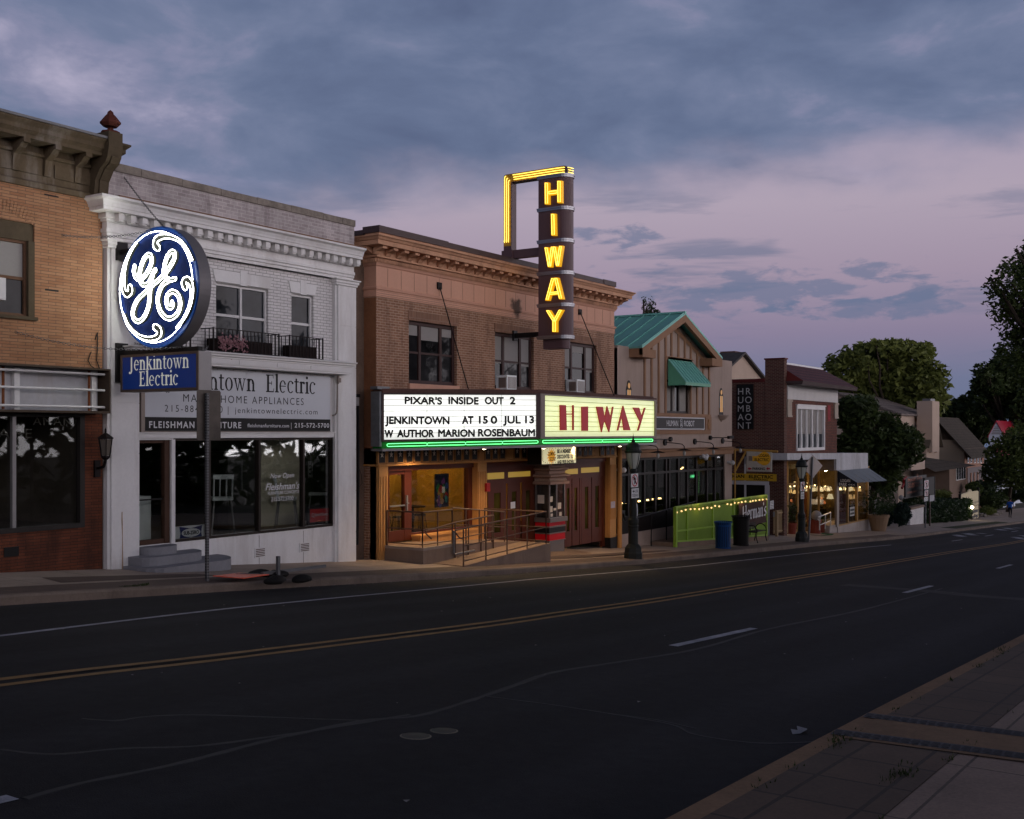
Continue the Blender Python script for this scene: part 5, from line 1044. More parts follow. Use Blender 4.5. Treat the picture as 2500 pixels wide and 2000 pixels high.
# ---- entrance ramp and its rails
rp = thing('entrance_ramp', 'concrete entrance ramp and landing in front of the cinema doors', 'ramp', (23.5, 16.7, g(23.5)))
RX0, RX1, RXm, RY0, RYm, RY1 = 21.32, 25.75, 22.6, 15.72, 16.68, 17.92; zP = -2.86
rz = lambda x: -3.24 + (x - 21.7) / (25.75 - 21.7) * .19
mb = MB(); mb.box(RX0, RXm, RYm, RY1, -3.9, zP)
mb.add([(21.72, RY0, -4), (RX1, RY0, -4), (RX1, RYm, -4), (21.72, RYm, -4), (21.72, RY0, rz(21.72) - .03), (RX1, RY0, rz(RX1)), (RX1, RYm, rz(RX1)), (21.72, RYm, rz(21.72) - .03)], [(4, 5, 6, 7), (0, 1, 5, 4), (1, 2, 6, 5), (2, 3, 7, 6), (3, 0, 4, 7)])
mb.add([(RXm, RYm + .002, -4), (RX1, RYm + .002, -4), (RX1, RY1, -4), (RXm, RY1, -4), (RXm, RYm + .002, zP - .002), (RX1, RYm + .002, rz(RX1)), (RX1, RY1, rz(RX1)), (RXm, RY1, zP - .002)], [(4, 5, 6, 7), (0, 1, 5, 4), (1, 2, 6, 5), (2, 3, 7, 6), (3, 0, 4, 7)])
mb.add([(RX1, RYm, -4), (30.6, RYm + .2, -4), (30.6, 18.3, -4), (RX1, 18.3, -4), (RX1, RYm, -3.53), (30.6, RYm + .4, -3.86), (30.6, 18.3, -3.74), (RX1, 18.3, -3.35)], [(4, 5, 6, 7), (0, 1, 5, 4)])
mb.quad((21.3, 18.3, -2.84), (RXm + 3.2, 18.3, -2.95), (RXm + 3.2, RY1 - .01, -2.95), (21.3, RY1 - .01, -2.855)); part('slab', mb, M['concreteD'], rp)
part('coping_edge', MB().box(RX0 - .02, RXm, RYm - .02, RYm + .10, zP - .06, zP + .006).box(RX0 - .02, RX0 + .10, RYm + .10, RY1, zP - .06, zP + .006), M['concrete'], rp)
rl = thing('ramp_railing', 'brown steel railings around the cinema entrance ramp', 'railing', (23.5, 16.7, zP))
def railing(a, b, hz, n, rails=(.88, .45, .08), ext=0.):
    a, b = Vector(a), Vector(b); f = MB()
    for h in rails: f.tube([a + ZUP * h, b + ZUP * h], .022 if h == rails[0] else .015, 6)
    part('rail', f, M['rail'], rl)
    for k in range(n): p = a.lerp(b, k / (n - 1)); part('post', MB().tube([p - ZUP * .12, p + ZUP * rails[0]], .020, 6), M['rail'], rl)
railing((RX0 + .05, RY1 - .05, zP), (RX0 + .05, RYm + .06, zP), 0, 2)
railing((RX0 + .05, RYm + .06, zP), (RXm, RYm + .06, zP), 0, 3)
railing((21.75, RY0 + .05, rz(21.75)), (25.6, RY0 + .05, rz(25.6)), 0, 5)
railing((22.62, RYm - .02, rz(22.2) + .03), (24.35, RYm - .02, rz(24.4)), 0, 4, (.88, .45))
railing((25.6, RY0 + .05, rz(25.6)), (25.6, RY1 - .1, rz(25.6)), 0, 3)
railing((RXm, RYm + .06, zP), (25.0, RYm + .06, rz(24.6)), 0, 5, (.92, .5))
f = MB(); za = rz(21.75) + .88
for y in (RY0 + .05,): f.tube([(21.75, y, za), (21.42, y, za - .02), (21.40, y, za - .06), (21.62, y + .02, za - .22), (21.75, y, za - .26)], .020, 6)
f.tube([(22.62, RYm - .02, rz(22.2) + .91), (21.35, RYm - .04, rz(21.6) + .80), (21.36, RYm - .04, rz(21.6) + .76), (21.6, RYm - .04, rz(21.6) + .60)], .020, 6); part('handrail_end', f, M['rail'], rl)
f = MB(); f.tube([(22.5, RYm - .06, zP + .35), (22.5, RYm - .06, zP - .22), (22.52, RYm - .08, zP - .25), (23.15, RYm - .25, zP - .20)], .028, 7); part('kerb_rail', f, M['steel'], rl)
# ================================================================== 6. the marquee
def onp(u, v, A, B):                              # sight line met with the upright plane through plan points A, B
    r = (u - U0) / FPX; d = (CT + r * ST, ST - r * CT); e = (B[0] - A[0], B[1] - A[1]); det = d[0] * -e[1] + e[0] * d[1]
    t = (A[0] * -e[1] + e[0] * A[1]) / det; s_ = (d[0] * A[1] - d[1] * A[0]) / det
    return s_ * sqrt(e[0] ** 2 + e[1] ** 2), -(v - V0) * t / FPX
mq = thing('marquee', 'lit cinema marquee with white letter board and green neon edge', 'marquee', (27.4, 17.9, -.4))
KZ = 1.038; YM_ = 15.62; P1 = (at(1318, 0, YM_)[0], YM_); P2 = (at(1600, 0, YM_)[0], YM_); P0 = (at(933, 0, 17.62)[0], 17.62); P3 = (P1[0] + P2[0] - P0[0], 17.62)
drop = .065
def slab(mb, z0, z1, out=0., dl=0.):              # a trapezoid slab over the pavement
    q = [(P0[0] - out * .6, P0[1] - out * .9), (P1[0] - out * .25, P1[1] - out), (P2[0] + out * .25, P2[1] - out), (P3[0] + out * .6, P3[1] - out * .9)]
    pts = [(P0[0] - out * .6, 17.96, -dl), (q[0][0], q[0][1], -dl), (*q[1], 0), (*q[2], 0), (*q[3], 0), (P3[0] + out * .6, 17.96, 0)]
    n = 6; z0, z1 = z0 * KZ, z1 * KZ; mb.add([(x, y, z0 + d) for x, y, d in pts] + [(x, y, z1 + d) for x, y, d in pts], [list(range(n)), list(range(2 * n - 1, n - 1, -1))] + [(i, (i + 1) % n, n + (i + 1) % n, n + i) for i in range(n)]); return mb
part('roof', slab(slab(MB(), 1.0, 1.05, .04, drop), 1.052, 1.10, -.06, drop), mat('rusty_brown_cap', (.105, .055, .045), .7, .35, 2, 16), mq)
part('body', slab(MB(), -.17, .998, -.10, drop), M['cap'], mq)
part('neon_trough', slab(MB(), -.335, -.172, -.07, drop), mat('green_trough', (.015, .22, .03), .5, .15), mq)
part('bottom_trim', slab(MB(), -.395, -.337, .03, drop), M['alu'], mq)
part('soffit', slab(MB(), -.402, -.3975, -.1, drop), mat('dark_soffit', (.05, .035, .025), .8, .2), mq)
mb = MB(); mb.box(P0[0] - .10, P0[0] - .02, P0[1] + .0, 17.9, -.36, 1.0); mb.box(P0[0] - .12, P0[0] + .35, P0[1] + .05, 17.9, 1.06, 1.13); part('end_cap', mb, mat('dull_galvanised', (.20, .21, .22), .5, .3, 3, 15, metal=.5), mq)
def board_mat(name, mid, edge, power, rows):
    m, t, n, l, p = newmat(name); v = wpos(t); s_ = n.new('ShaderNodeSeparateXYZ'); l.new(v, s_.inputs[0])
    a = tnoise(t, wpos(t, 'pos', (2.2, 2.2, 1.2)), 1.6, 5, .6); b = tnoise(t, wpos(t, 'pos', (3, 3, 9)), 2.0, 6, .7)
    # lamps behind the sheet: brighter along the middle, a dim margin
    zz_ = n.new('ShaderNodeMapRange'); zz_.inputs[1].default_value = -.14; zz_.inputs[2].default_value = .97; l.new(s_.outputs[2], zz_.inputs[0])
    pr = tramp(t, zz_.outputs[0], [(0., (.62, .62, .62)), (.22, (1, 1, 1)), (.78, (1, 1, 1)), (1., (.70, .70, .70))])
    c = tmix(t, tramp(t, a, [(.30, (.55, .55, .55)), (.62, (0, 0, 0))]), mid, edge); c = tmix(t, tramp(t, b, [(.60, (0, 0, 0)), (.80, (.5, .5, .5))]), c, tuple(q * .55 for q in edge)); c = tmix(t, 1., c, pr, 'MULTIPLY')
    p.inputs['Base Color'].default_value = (.6, .6, .55, 1); p.inputs['Roughness'].default_value = .3; l.new(c, p.inputs['Emission Color']); p.inputs['Emission Strength'].default_value = power; return m
wboard = board_mat('lit_white_board', (1., 1., .97), (.80, .88, .76), 1.15, 4); yboard = board_mat('lit_yellow_board', (.84, .92, .38), (.62, .72, .24), .90, 7)
eL = Vector((P1[0] - P0[0], P1[1] - P0[1], 0)); LL = eL.length; eL.normalize(); nL = eL.cross(ZUP); A_ = Vector((*P0, 0))
def pl(s_, z, o=0.): return A_ + eL * s_ + ZUP * (z - drop * (1 - s_ / LL)) + nL * o
def lbox(mb, s0, s1, z0, z1, o0, o1):
    p = [pl(s_, z, o) for z in (z0, z1) for o in (o0, o1) for s_ in (s0, s1)]; return mb.add(p, [(0, 2, 3, 1), (4, 5, 7, 6), (0, 1, 5, 4), (2, 6, 7, 3), (0, 4, 6, 2), (1, 3, 7, 5)])
bZ0, bZ1 = -.12 * KZ, .955 * KZ; s0, s1 = onp(936.5, 0, P0, P1)[0], onp(1309, 0, P0, P1)[0]
lp = part('letter_board', lbox(MB(), s0, s1, bZ0, bZ1, -.06, -.02), wboard, mq)
fr = MB(); lbox(fr, -.02, s0, -.17 * KZ, 1.0 * KZ, -.1, .03); lbox(fr, s1, LL + .02, -.17 * KZ, 1.0 * KZ, -.1, .03); lbox(fr, s0, s1, -.17 * KZ, bZ0, -.1, .03); lbox(fr, s0, s1, bZ1, 1.0 * KZ, -.1, .03); part('board_frame', fr, M['cap'], mq)
f = MB()
for k in range(1, 8): z = bZ0 + (bZ1 - bZ0) * k / 8 + .01; lbox(f, s0, s1, z - .006, z + .006, -.019, -.010)
part('letter_track', f, mat('grey_track', (.30, .31, .27), .5, .1), lp)
f = MB()
for k in (.27, .51, .76): s_ = s0 + (s1 - s0) * k; lbox(f, s_ - .004, s_ + .004, bZ0, bZ1, -.0195, -.0165)
part('sheet_joint', f, mat('joint_grey', (.22, .24, .2), .6, .1), lp)
f = MB(); blkl = mat('black_letter', (.008, .008, .009), .4, .1)
def word(s, xa, xb, y0, y1):
    a, b = onp(880 + xa / 2.837, 920 + y1 / 2.837, P0, P1), onp(880 + xb / 2.837, 920 + y1 / 2.837, P0, P1); c = onp(880 + xa / 2.837, 920 + y0 / 2.837, P0, P1)
    text(f, s, pl(a[0], 0) * 1 - ZUP * (pl(a[0], 0).z) + ZUP * ((a[1] + b[1]) / 2), eL, (c[1] - a[1]) * .97, b[0] - a[0], fat=.072, dz=.006)
for q in [("PIXAR'S", 308, 563, 141, 189), ('INSIDE', 611, 816, 141, 189), ('OUT', 863, 990, 141, 189), ('2', 1036, 1071, 141, 189), ('JENKINTOWN', 173, 614, 276, 327), ('AT', 705, 780, 275, 325), ('15', 822, 880, 274, 323), ('0', 903, 945, 274, 323), ('JUL', 990, 1108, 273, 322), ('13', 1142, 1200, 272, 321),
          ('W', 168, 225, 369, 419), ('AUTHOR', 256, 507, 367, 417), ('MARION', 540, 789, 365, 414), ('ROSENBAUM', 816, 1206, 362, 411)]: word(*q)
part('lettering', f, blkl, lp)
ya = YM_; q0, q1 = at(1328.5, 0, ya)[0], at(1598, 0, ya)[0]
rpn = part('name_board', MB().box(q0, q1, ya + .02, ya + .06, bZ0, bZ1), yboard, mq)
part('name_board_frame', MB().box(P1[0] - .02, q0, ya - .03, ya + .1, -.17 * KZ, 1.0 * KZ).box(q1, P2[0] + .03, ya - .03, ya + .1, -.17 * KZ, 1.0 * KZ).box(q0, q1, ya - .03, ya + .1, -.17 * KZ, bZ0).box(q0, q1, ya - .03, ya + .1, bZ1, 1.0 * KZ), M['greydull'], mq)
f = MB()
for k in range(1, 8): z = bZ0 + (bZ1 - bZ0) * k / 8; f.box(q0, q1, ya + .010, ya + .019, z - .006, z + .006)
part('letter_track', f, mat('yellow_track', (.30, .30, .15), .5, .2), rpn)
f = MB(); Q = lambda x, y: at(880 + x / 2.837, 920 + y / 2.837, ya - .01)
def rp_(pts): f.prism([Q(x, y) for x, y in pts], 'y', ya - .03 - .0005 * R.randint(0, 9), ya + .005)
rp_([(1380, 195), (1421, 197), (1426, 371), (1382, 371)]); rp_([(1467, 197), (1475, 197), (1475, 371), (1468, 371)]); rp_([(1424, 255), (1468, 255), (1468, 262), (1424, 262)])
rp_([(1530, 207), (1574, 206), (1574, 375), (1532, 375)])
rp_([(1632, 207), (1676, 208), (1690, 290), (1668, 384)]); rp_([(1706, 203), (1735, 300), (1720, 384), (1688, 300)]); rp_([(1744, 207), (1751, 207), (1727, 345), (1722, 335)])
rp_([(1818, 200), (1868, 371), (1823, 371), (1806, 260)]); rp_([(1815, 205), (1820, 215), (1783, 373), (1776, 373)]); rp_([(1789, 343), (1820, 343), (1820, 351), (1787, 351)])
rp_([(1885, 213), (1928, 214), (1950, 290), (1938, 318)]); rp_([(1965, 214), (1972, 214), (1924, 374), (1916, 374)]); part('lettering', f, emit('red_sign_letter', (.40, .003, .010), .45, (.10, .002, .004)), rpn)
neong = emit('green_neon', (.13, 1., .27), 2.9); f = MB(); zc_ = -.252 * KZ
def loop(fn, a, b, h=.034, r_=.0085):
    f.tube([fn(a, zc_ + h), fn(b, zc_ + h), fn(b + .03, zc_ + h * .6), fn(b + .03, zc_ - h * .6), fn(b, zc_ - h), fn(a, zc_ - h), fn(a - .03, zc_ - h * .6), fn(a - .03, zc_ + h * .6)], r_, 5, True)
n_ = 4
for k in range(n_): loop(lambda s_, z: pl(s_, z, .03), .12 + (LL - .2) * k / n_ + .03, .12 + (LL - .2) * (k + 1) / n_ - .03)
fx_ = lambda s_, z: Vector((s_, ya - .03, z))
for k in range(n_): loop(fx_, P1[0] + .1 + (P2[0] - P1[0] - .35) * k / n_ + .03, P1[0] + .1 + (P2[0] - P1[0] - .35) * (k + 1) / n_ - .03)
part('neon_tube', f, neong, mq)
bulb = emit('soffit_bulb', (1., .80, .55), 16)
for u, v, y in ((1182, 1096, 16.5), (1327, 1097, 15.9), (1514, 1087, 16.3), (1400, 1092, 17.2), (1040, 1098, 17.3)):
    x, z = at(u, v, y); f = MB(); f.lathe(x, y, [(.07, -.42), (.07, -.45), (.055, -.45)], 12); f.k = 1; f.lathe(x, y, [(.055, -.452), (0, -.465)], 12); part('soffit_lamp', f, [M['alu'], bulb], mq)
    ld = bpy.data.lights.new('soffit_light', 'SPOT'); lo = bpy.data.objects.new('soffit_light', ld); sc.collection.objects.link(lo); lo.location = Vector((x, y, -.49)) - BASE['marquee']; lo.parent = mq
    ld.energy = 175; ld.color = (1., .66, .36); ld.spot_size = rad(150); ld.spot_blend = .8; ld.shadow_soft_size = .05
f = MB()
for (u, v), s_, z, fn in [((1073, 698), 2.6, 1.06, pl)]: a = at(u, v, 17.97); f.tube([(a[0], 17.97, a[1]), pl(2.72, 1.09, -.5)], .016, 5); f.box(a[0] - .09, a[0] + .09, 17.95, 17.99, a[1] - .09, a[1] + .09)
a = at(1416.5, 762, 17.97); f.tube([(a[0], 17.97, a[1]), (at(1499, 0, 15.6)[0], 15.6, 1.1)], .016, 5); f.box(a[0] - .09, a[0] + .09, 17.95, 17.99, a[1] - .09, a[1] + .09); part('stay_rod', f, M['blackiron'], mq)
# hanging "coming soon" light box
a, b = at(1322.5, 1135, 17.2), at(1406.5, 1090, 17.2); cs_ = thing('light_box_sign', 'cream light box sign with orange starburst hung over the ticket booth', 'sign', ((a[0] + b[0]) / 2, 17.3, a[1])); ys = 17.2
part('cabinet', MB().box(a[0], b[0], ys + .004, ys + .5, a[1], -.44), M['black'], cs_); part('face', MB().box(a[0] + .015, b[0] - .015, ys - .004, ys + .003, a[1] + .015, b[1] - .015), emit('cream_lit_face', (.80, .72, .42), .62, (.6, .55, .35)), cs_)
f = MB(); m_ = (a[0] + (b[0] - a[0]) * .27, (a[1] + b[1]) / 2 - .02); f.prism([(m_[0] + (.30 if k % 2 else .17) * cos(k * pi / 14) * .95, m_[1] + (.26 if k % 2 else .15) * sin(k * pi / 14)) for k in range(28)], 'y', ys - .008, ys - .0045); part('starburst', f, emit('orange_starburst', (.75, .33, .02), .6, (.6, .3, .03)), cs_)
f = MB(); text(f, 'COMING', (m_[0] + .0, ys - .009, m_[1] + .02), XP, .11, .42, bold=.02, shear=.2, align='c'); text(f, 'SOON!', (m_[0] + .05, ys - .009, m_[1] - .14), XP, .12, .36, bold=.02, shear=.2, align='c')
for k, s in enumerate(('BE A MEMBER!', 'DISCOUNTED TIX', 'AND FREE SHOWS')): text(f, s, (a[0] + (b[0] - a[0]) * .43, ys - .006, b[1] - .19 - k * .165), XP, .105, (b[0] - a[0]) * (.43 if k == 0 else .49), bold=.05)
W_ = b[0] - a[0] - .1; H_ = b[1] - a[1] - .09
for k in range(46):
    t_ = 2 * pi * k / 46; x = (a[0] + b[0]) / 2 + W_ / 2 * max(-1, min(1, 1.25 * cos(t_))); z = (a[1] + b[1]) / 2 + H_ / 2 * max(-1, min(1, 1.25 * sin(t_))); f.box(x - .012, x + .012, ys - .0075, ys - .0045, z - .012, z + .012)
part('lettering', f, blkl, cs_)
# ================================================================== 7. the tall neon blade sign
bs = thing('blade_sign', 'tall brown vertical neon sign reading HIWAY hung from a roof frame', 'sign', (27.4, 17.6, 2.7)); VX = 27.20; TX = .55; yI, yN = 17.02, 16.30
def plan(out=0.): return [(VX - out, yI + out), (VX - out, yN)] + [(VX + TX / 2 - (TX / 2 + out) * cos(rad(q)), yN - (TX / 2 + out) * .95 * sin(rad(q))) for q in range(15, 180, 15)] + [(VX + TX + out, yN), (VX + TX + out, yI + out)]
zb = [7.42, 6.475, 5.545, 4.615, 3.685, 2.755]
mb = MB(); mb.prism(plan(), 'z', 2.76, 7.40); mb.prism(plan(-.10), 'z', 2.42, 2.76); part('body', mb, M['signbrown'], bs)
for k, z in enumerate(zb):
    f = MB(); 
    for dz_, o in ((.0, .030), (.052, .030)): f.prism(plan(o + (.01 if dz_ else 0)), 'z', z - .055 + dz_, z - .008 + dz_)
    f.prism(plan(.012), 'z', z - .01, z + .0); part('band', f, M['chrome'], bs)
mb = MB(); cw = .27; x0, x1_ = VX + .1, VX + .1 + cw
def rprism(poly, r_, n=5):                        # round the corners of a plan polygon
    out = []; m = len(poly)
    for i in range(m):
        p, a, b = Vector((*poly[i], 0)), Vector((*poly[i - 1], 0)), Vector((*poly[(i + 1) % m], 0)); rr = r_[i]
        if rr <= 0: out.append((p.x, p.y)); continue
        d1, d2 = (a - p).normalized(), (b - p).normalized(); s_, e_ = p + d1 * rr, p + d2 * rr
        out += [((s_ * (1 - t) ** 2 + p * 2 * t * (1 - t) + e_ * t * t).x, (s_ * (1 - t) ** 2 + p * 2 * t * (1 - t) + e_ * t * t).y) for t in [k / n for k in range(n + 1)]]
    return out
zt_ = 7.70; poly = rprism([(18.31, 5.3), (18.31, zt_), (16.1, zt_), (16.1, zt_ - .26), (18.03, zt_ - .26), (18.03, 5.3)], [0, .10, .13, 0, 0, 0]); mb.prism(poly, 'x', x0, x1_)
mb.box(x0 - .04, x1_ + .04, 17.98, 18.36, 4.9, 5.42); mb.box(x0 + .02, x1_ - .02, 16.9, 18.0, 5.18, 5.42); mb.box(x0 + .02, x1_ - .1, 18.36, 20.5, 5.16, 5.28); part('roof_frame', mb, M['signbrown'], bs)
part('wall_arm', MB().box(x0 + .02, x0 + .14, 16.9, 18.0, 2.80, 2.94).box(x0 - .02, x0 + .18, 17.93, 18.0, 2.72, 3.02), M['black'], bs)
part('neon_backing', MB().prism([(18.305, 5.55), (18.305, zt_ - .12), (18.2, zt_ - .01), (16.2, zt_ - .01), (16.2, zt_ - .24), (18.05, zt_ - .24), (18.05, 5.55)], 'x', x0 - .006, x0 - .001), mat('amber_backing', (.50, .27, .035), .6, .1), bs)
neony = emit('yellow_neon', (1., .74, .10), 2.6); f = MB(); xo = x0 - .035
for o in (.055, .125, .195):
    f.tube([(xo, 18.31 - o, 5.66), (xo - .02, 18.31 - o, 5.70), (xo, 18.31 - o, 5.74), (xo, 18.31 - o, zt_ - o - .05), (xo, 18.31 - o - .015, zt_ - o - .015), (xo, 18.31 - o - .05, zt_ - o)], .011, 5)
    f.tube([(xo, 17.98 - o * .3, zt_ - o), (xo, 16.42, zt_ - o)], .011, 5); f.tube([(xo, 16.42, zt_ - o), (xo + .02, 16.22, zt_ - o), (xo + .10, 16.10, zt_ - o), (x0 + .22, 16.06, zt_ - o), (x0 + .27, 16.05, zt_ - o)], .011, 5)
part('frame_neon', f, neony, bs)
amb = emit('yellow_channel_letter', (.95, .46, .008), .62, (.6, .3, .01))
xl = VX - .02
def letter(name, polys, tubes):
    f = MB(); map_ = lambda x, y: ax(1180 + x / 3.45, 380 + y / 3.45, xl - .07); k = 0
    for pgn in polys:
        k += 1; q = [map_(x, y) for x, y in pgn]; n = len(q); f.add([(xl - .075 - .0008 * k, a, b) for a, b in q] + [(xl + .03, a, b) for a, b in q], [range(n)] + [(i, (i + 1) % n, n + (i + 1) % n, n + i) for i in range(n)])
    o = part('neon_letter', f, amb, bs); f = MB()
    for tb2 in tubes: f.tube([(xl - .097, *map_(x, y)) for x, y in tb2], .0088, 5)
    part('neon_tube', f, neony, o)
def off(x0_, y0_, x1_2, y1_2, d=8): return None
def bar2(a, b, w_):                               # slanted bar with level ends
    return [(a[0] - w_ / 2, a[1]), (a[0] + w_ / 2, a[1]), (b[0] + w_ / 2, b[1]), (b[0] - w_ / 2, b[1])]
def tubes2(a, b, w_): q = w_ * .24; e = .04; A = (a[0] + (b[0] - a[0]) * e, a[1] + (b[1] - a[1]) * e); B = (b[0] + (a[0] - b[0]) * e, b[1] + (a[1] - b[1]) * e); return [(A[0] - q, A[1]), (B[0] - q, B[1]), (B[0] + q, B[1]), (A[0] + q, A[1]), (A[0] - q, A[1])]
def mk(name, bars): letter(name, [bar2(*b) for b in bars], [tubes2(*b) for b in bars])
mk('H', [((534, 226), (536, 411), 38), ((641, 211), (642, 398), 40)]); letter('Hb', [[(553, 294), (622, 286), (622, 326), (553, 335)]], [[(556, 304), (620, 297), (620, 317), (556, 324), (556, 304)]])
mk('I', [((588, 489), (592, 674), 40)])
mk('W', [((531, 772), (561, 940), 36), ((585, 766), (561, 940), 34), ((600, 765), (628, 934), 34), ((654, 759), (628, 934), 34)])
mk('A', [((590, 1030), (538, 1222), 36), ((612, 1028), (656, 1210), 38)]); letter('Ab', [[(565, 1146), (632, 1140), (638, 1170), (558, 1178)]], [[(566, 1154), (630, 1149), (632, 1164), (563, 1169), (566, 1154)]])
mk('Y', [((544, 1303), (600, 1395), 38), ((654, 1299), (602, 1395), 38), ((600, 1390), (600, 1486), 40)])
# ================================================================== 8. gabled brewpub beyond the cinema
hr = thing('gabled_building', 'beige stucco pub with half timbered gable and teal metal roof', 'building', (39.3, 18, g(39.3)))
H0, H1, HT = 33.95, 44.37, 3.03; XH = lambda u, y=18: at(u, 0, y)[0]; R1 = lambda x, y, Y=18: at(1450 + x / 4.313, 720 + y / 4.313, Y)
gwx0, gwx1 = R1(768, 0)[0], R1(1005, 0)[0]; gz1_, gz0_ = R1(880, 900)[1], R1(880, 1250)[1]
gl0, gl1, gb0, gb1 = XH(1518.6), XH(1770), -3.6, -.93
mb = MB(); mb.wall(H0, H1, -5.2, HT, 18, [(gwx0, gwx1, gz0_, gz1_), (gl0, gl1, gb0, gb1)], .14); px, pz = 38.43, 4.50
mb.quad((35.1, 18, HT), (41.75, 18, HT), (px, 18, pz - .12)); mb.wall(18, 34, -5.4, HT, H1, ax='x')
mb.quad((H0, 18.25, HT - .1), (H1, 18.25, HT - .1), (H1, 34, HT - .1), (H0, 34, HT - .1)); mb.box(H0, H1, 18.004, 18.25, HT - .1, HT - .001); part('wall', mb, M['stucco'], hr)
sl = (pz - 3.10) / (px - 35.04); rz_ = lambda x: pz - sl * abs(x - px)
mb = MB(); yF, yB = 17.46, 32.0
for sg in (-1, 1):
    xe_ = px + sg * 3.62
    for k, dz_ in ((0, 0.),): mb.add([(px, yF, pz + .02), (xe_, yF, rz_(xe_) + .02), (xe_, yB, rz_(xe_) + .02), (px, yB, pz + .02), (px, yF, pz - .04), (xe_, yF, rz_(xe_) - .04), (xe_, yB, rz_(xe_) - .04), (px, yB, pz - .04)], [(0, 1, 2, 3), (4, 5, 6, 7), (0, 1, 5, 4), (1, 2, 6, 5), (2, 3, 7, 6)])
    for y in frange(yF + .02, yB, .56): mb.add([(px, y, pz + .021), (xe_, y, rz_(xe_) + .021), (xe_, y, rz_(xe_) + .065), (px, y, pz + .065), (px, y + .035, pz + .021), (xe_, y + .035, rz_(xe_) + .021), (xe_, y + .035, rz_(xe_) + .065), (px, y + .035, pz + .065)], [(0, 1, 2, 3), (4, 5, 6, 7), (3, 2, 6, 7), (1, 2, 6, 5)])
mb.bar((px, yF - .01, pz + .05), (px, yB, pz + .05), .16, .07); part('roof', mb, M['metalgreen'], hr)
mb = MB()
for sg in (-1, 1):
    xe_ = px + sg * 3.60; o = .24; mb.add([(px, yF + .004, pz - .045), (xe_, yF + .004, rz_(xe_) - .045), (xe_, yF + .004, rz_(xe_) - .045 - o), (px, yF + .004, pz - .05 - o * 1.15), (px, yF + .14, pz - .045), (xe_, yF + .14, rz_(xe_) - .045), (xe_, yF + .14, rz_(xe_) - .045 - o), (px, yF + .14, pz - .05 - o * 1.15)], [(0, 1, 2, 3), (4, 5, 6, 7), (3, 2, 6, 7), (1, 2, 6, 5)])
    a, b = sorted((xe_, xe_ - sg * 1.05)); mb.box(a, b, yF + .0, 18, rz_(xe_) - .36, rz_(xe_) - .06)
part('bargeboard', mb, M['timber'], hr)
mb = MB(); tzl = R1(700, 1255)[1]
for x in (530, 603, 678, 750, 812, 885, 952, 1015, 1082, 1145, 1208):
    X_c = R1(x, 0)[0]; top = rz_(X_c) - .3
    lo = tzl if not 760 < x < 1010 else R1(0, 672)[1]
    lo = R1(880, 672)[1] if 760 < x < 1010 else (tzl if x > 590 else tzl - .7); mb.prism([(X_c - .062, lo), (X_c + .062, lo), (X_c + .062, rz_(X_c + .06) - .28), (X_c - .062, rz_(X_c - .06) - .28)], 'y', 17.955, 18.0)
xa, xb = R1(520, 0)[0], R1(1222, 0)[0]; mb.box(xa, xb, 17.95, 18.0, R1(900, 1287)[1], R1(900, 1250)[1]); mb.box(xa, xb, 17.95, 18.0, R1(1200, 1466)[1], R1(1200, 1426)[1]); mb.box(R1(750, 0)[0], R1(1025, 0)[0], 17.94, 18.0, R1(880, 692)[1], R1(880, 660)[1])
for sg in (-1, 1): mb.add([(px, 17.956, pz - .40), (px + sg * 3.3, 17.956, rz_(px + sg * 3.3) - .28), (px + sg * 3.3, 17.956, rz_(px + sg * 3.3) - .44), (px, 17.956, pz - .58)], [(0, 1, 2, 3)])
a = R1(1160, 0)[0]; mb.box(a, xb, 17.93, 18.0, R1(1200, 1427)[1], R1(1200, 1288)[1]); part('timber', mb, M['timber'], hr)
mb = MB(); c = (a + xb) / 2; z = R1(1190, 1365)[1]; mb.prism([(c + (.09 + .02 * cos(6 * t)) * cos(t), z + (.20 + .03 * cos(6 * t)) * sin(t)) for t in [2 * pi * k / 24 for k in range(24)]], 'y', 17.905, 17.93); part('carved_plaque', mb, M['goldd'], hr)
sash(hr, gwx0, gwx1, gz0_, gz1_, 18, mat('dark_brown_window', (.025, .014, .010), .5, .2), M['pane'], .09, bars=[gwx0 + (gwx1 - gwx0) * .30, gwx0 + (gwx1 - gwx0) * .60], rails=(), rec=.10, blind=[(gwx0 + .06, gwx0 + (gwx1 - gwx0) * .27, gz0_ + .1), (gwx0 + (gwx1 - gwx0) * .33, gwx0 + (gwx1 - gwx0) * .45, gz0_ + .1), (gwx0 + (gwx1 - gwx0) * .64, gwx1 - .1, gz0_ + .1)])
hr_b = [o for o in hr.children_recursive if o.name.startswith('blind')]
for o in hr_b: o.data.materials[0] = M['curtain']
a0, a1 = R1(765, 0)[0], R1(1018, 0)[0]; zt_, zlo = R1(880, 700)[1], R1(880, 945, 17.3)[1]; mb = MB(); yo = 17.22; ex = .16
V = [(a0, 17.94, zt_), (a1, 17.94, zt_), (a1 + ex, yo, zlo + .12), (a0 - .0, yo, zlo + .12), (a1 + ex, yo, zlo), (a0, yo, zlo), (a0, 17.94, zlo), (a1 + ex * .3, 17.94, zlo), (a0, 17.94, zt_ + .12), (a1, 17.94, zt_ + .12)]
mb.add(V, [(3, 2, 4, 5), (0, 3, 5, 6), (1, 2, 4, 7), (0, 1, 9, 8)]); part('awning_trim', mb, M['greenaw'], hr); mb = MB(); mb.add(V[:4], [(0, 1, 2, 3)])
for k in range(9): f_ = k / 8; p_, q_ = Vector(V[0]).lerp(Vector(V[1]), f_), Vector(V[3]).lerp(Vector(V[2]), f_); mb.bar(p_ + Vector((0, -.01, .02)), q_ + Vector((0, -.01, .02)), .03, .03)
part('awning', mb, M['metalgreen'], hr)
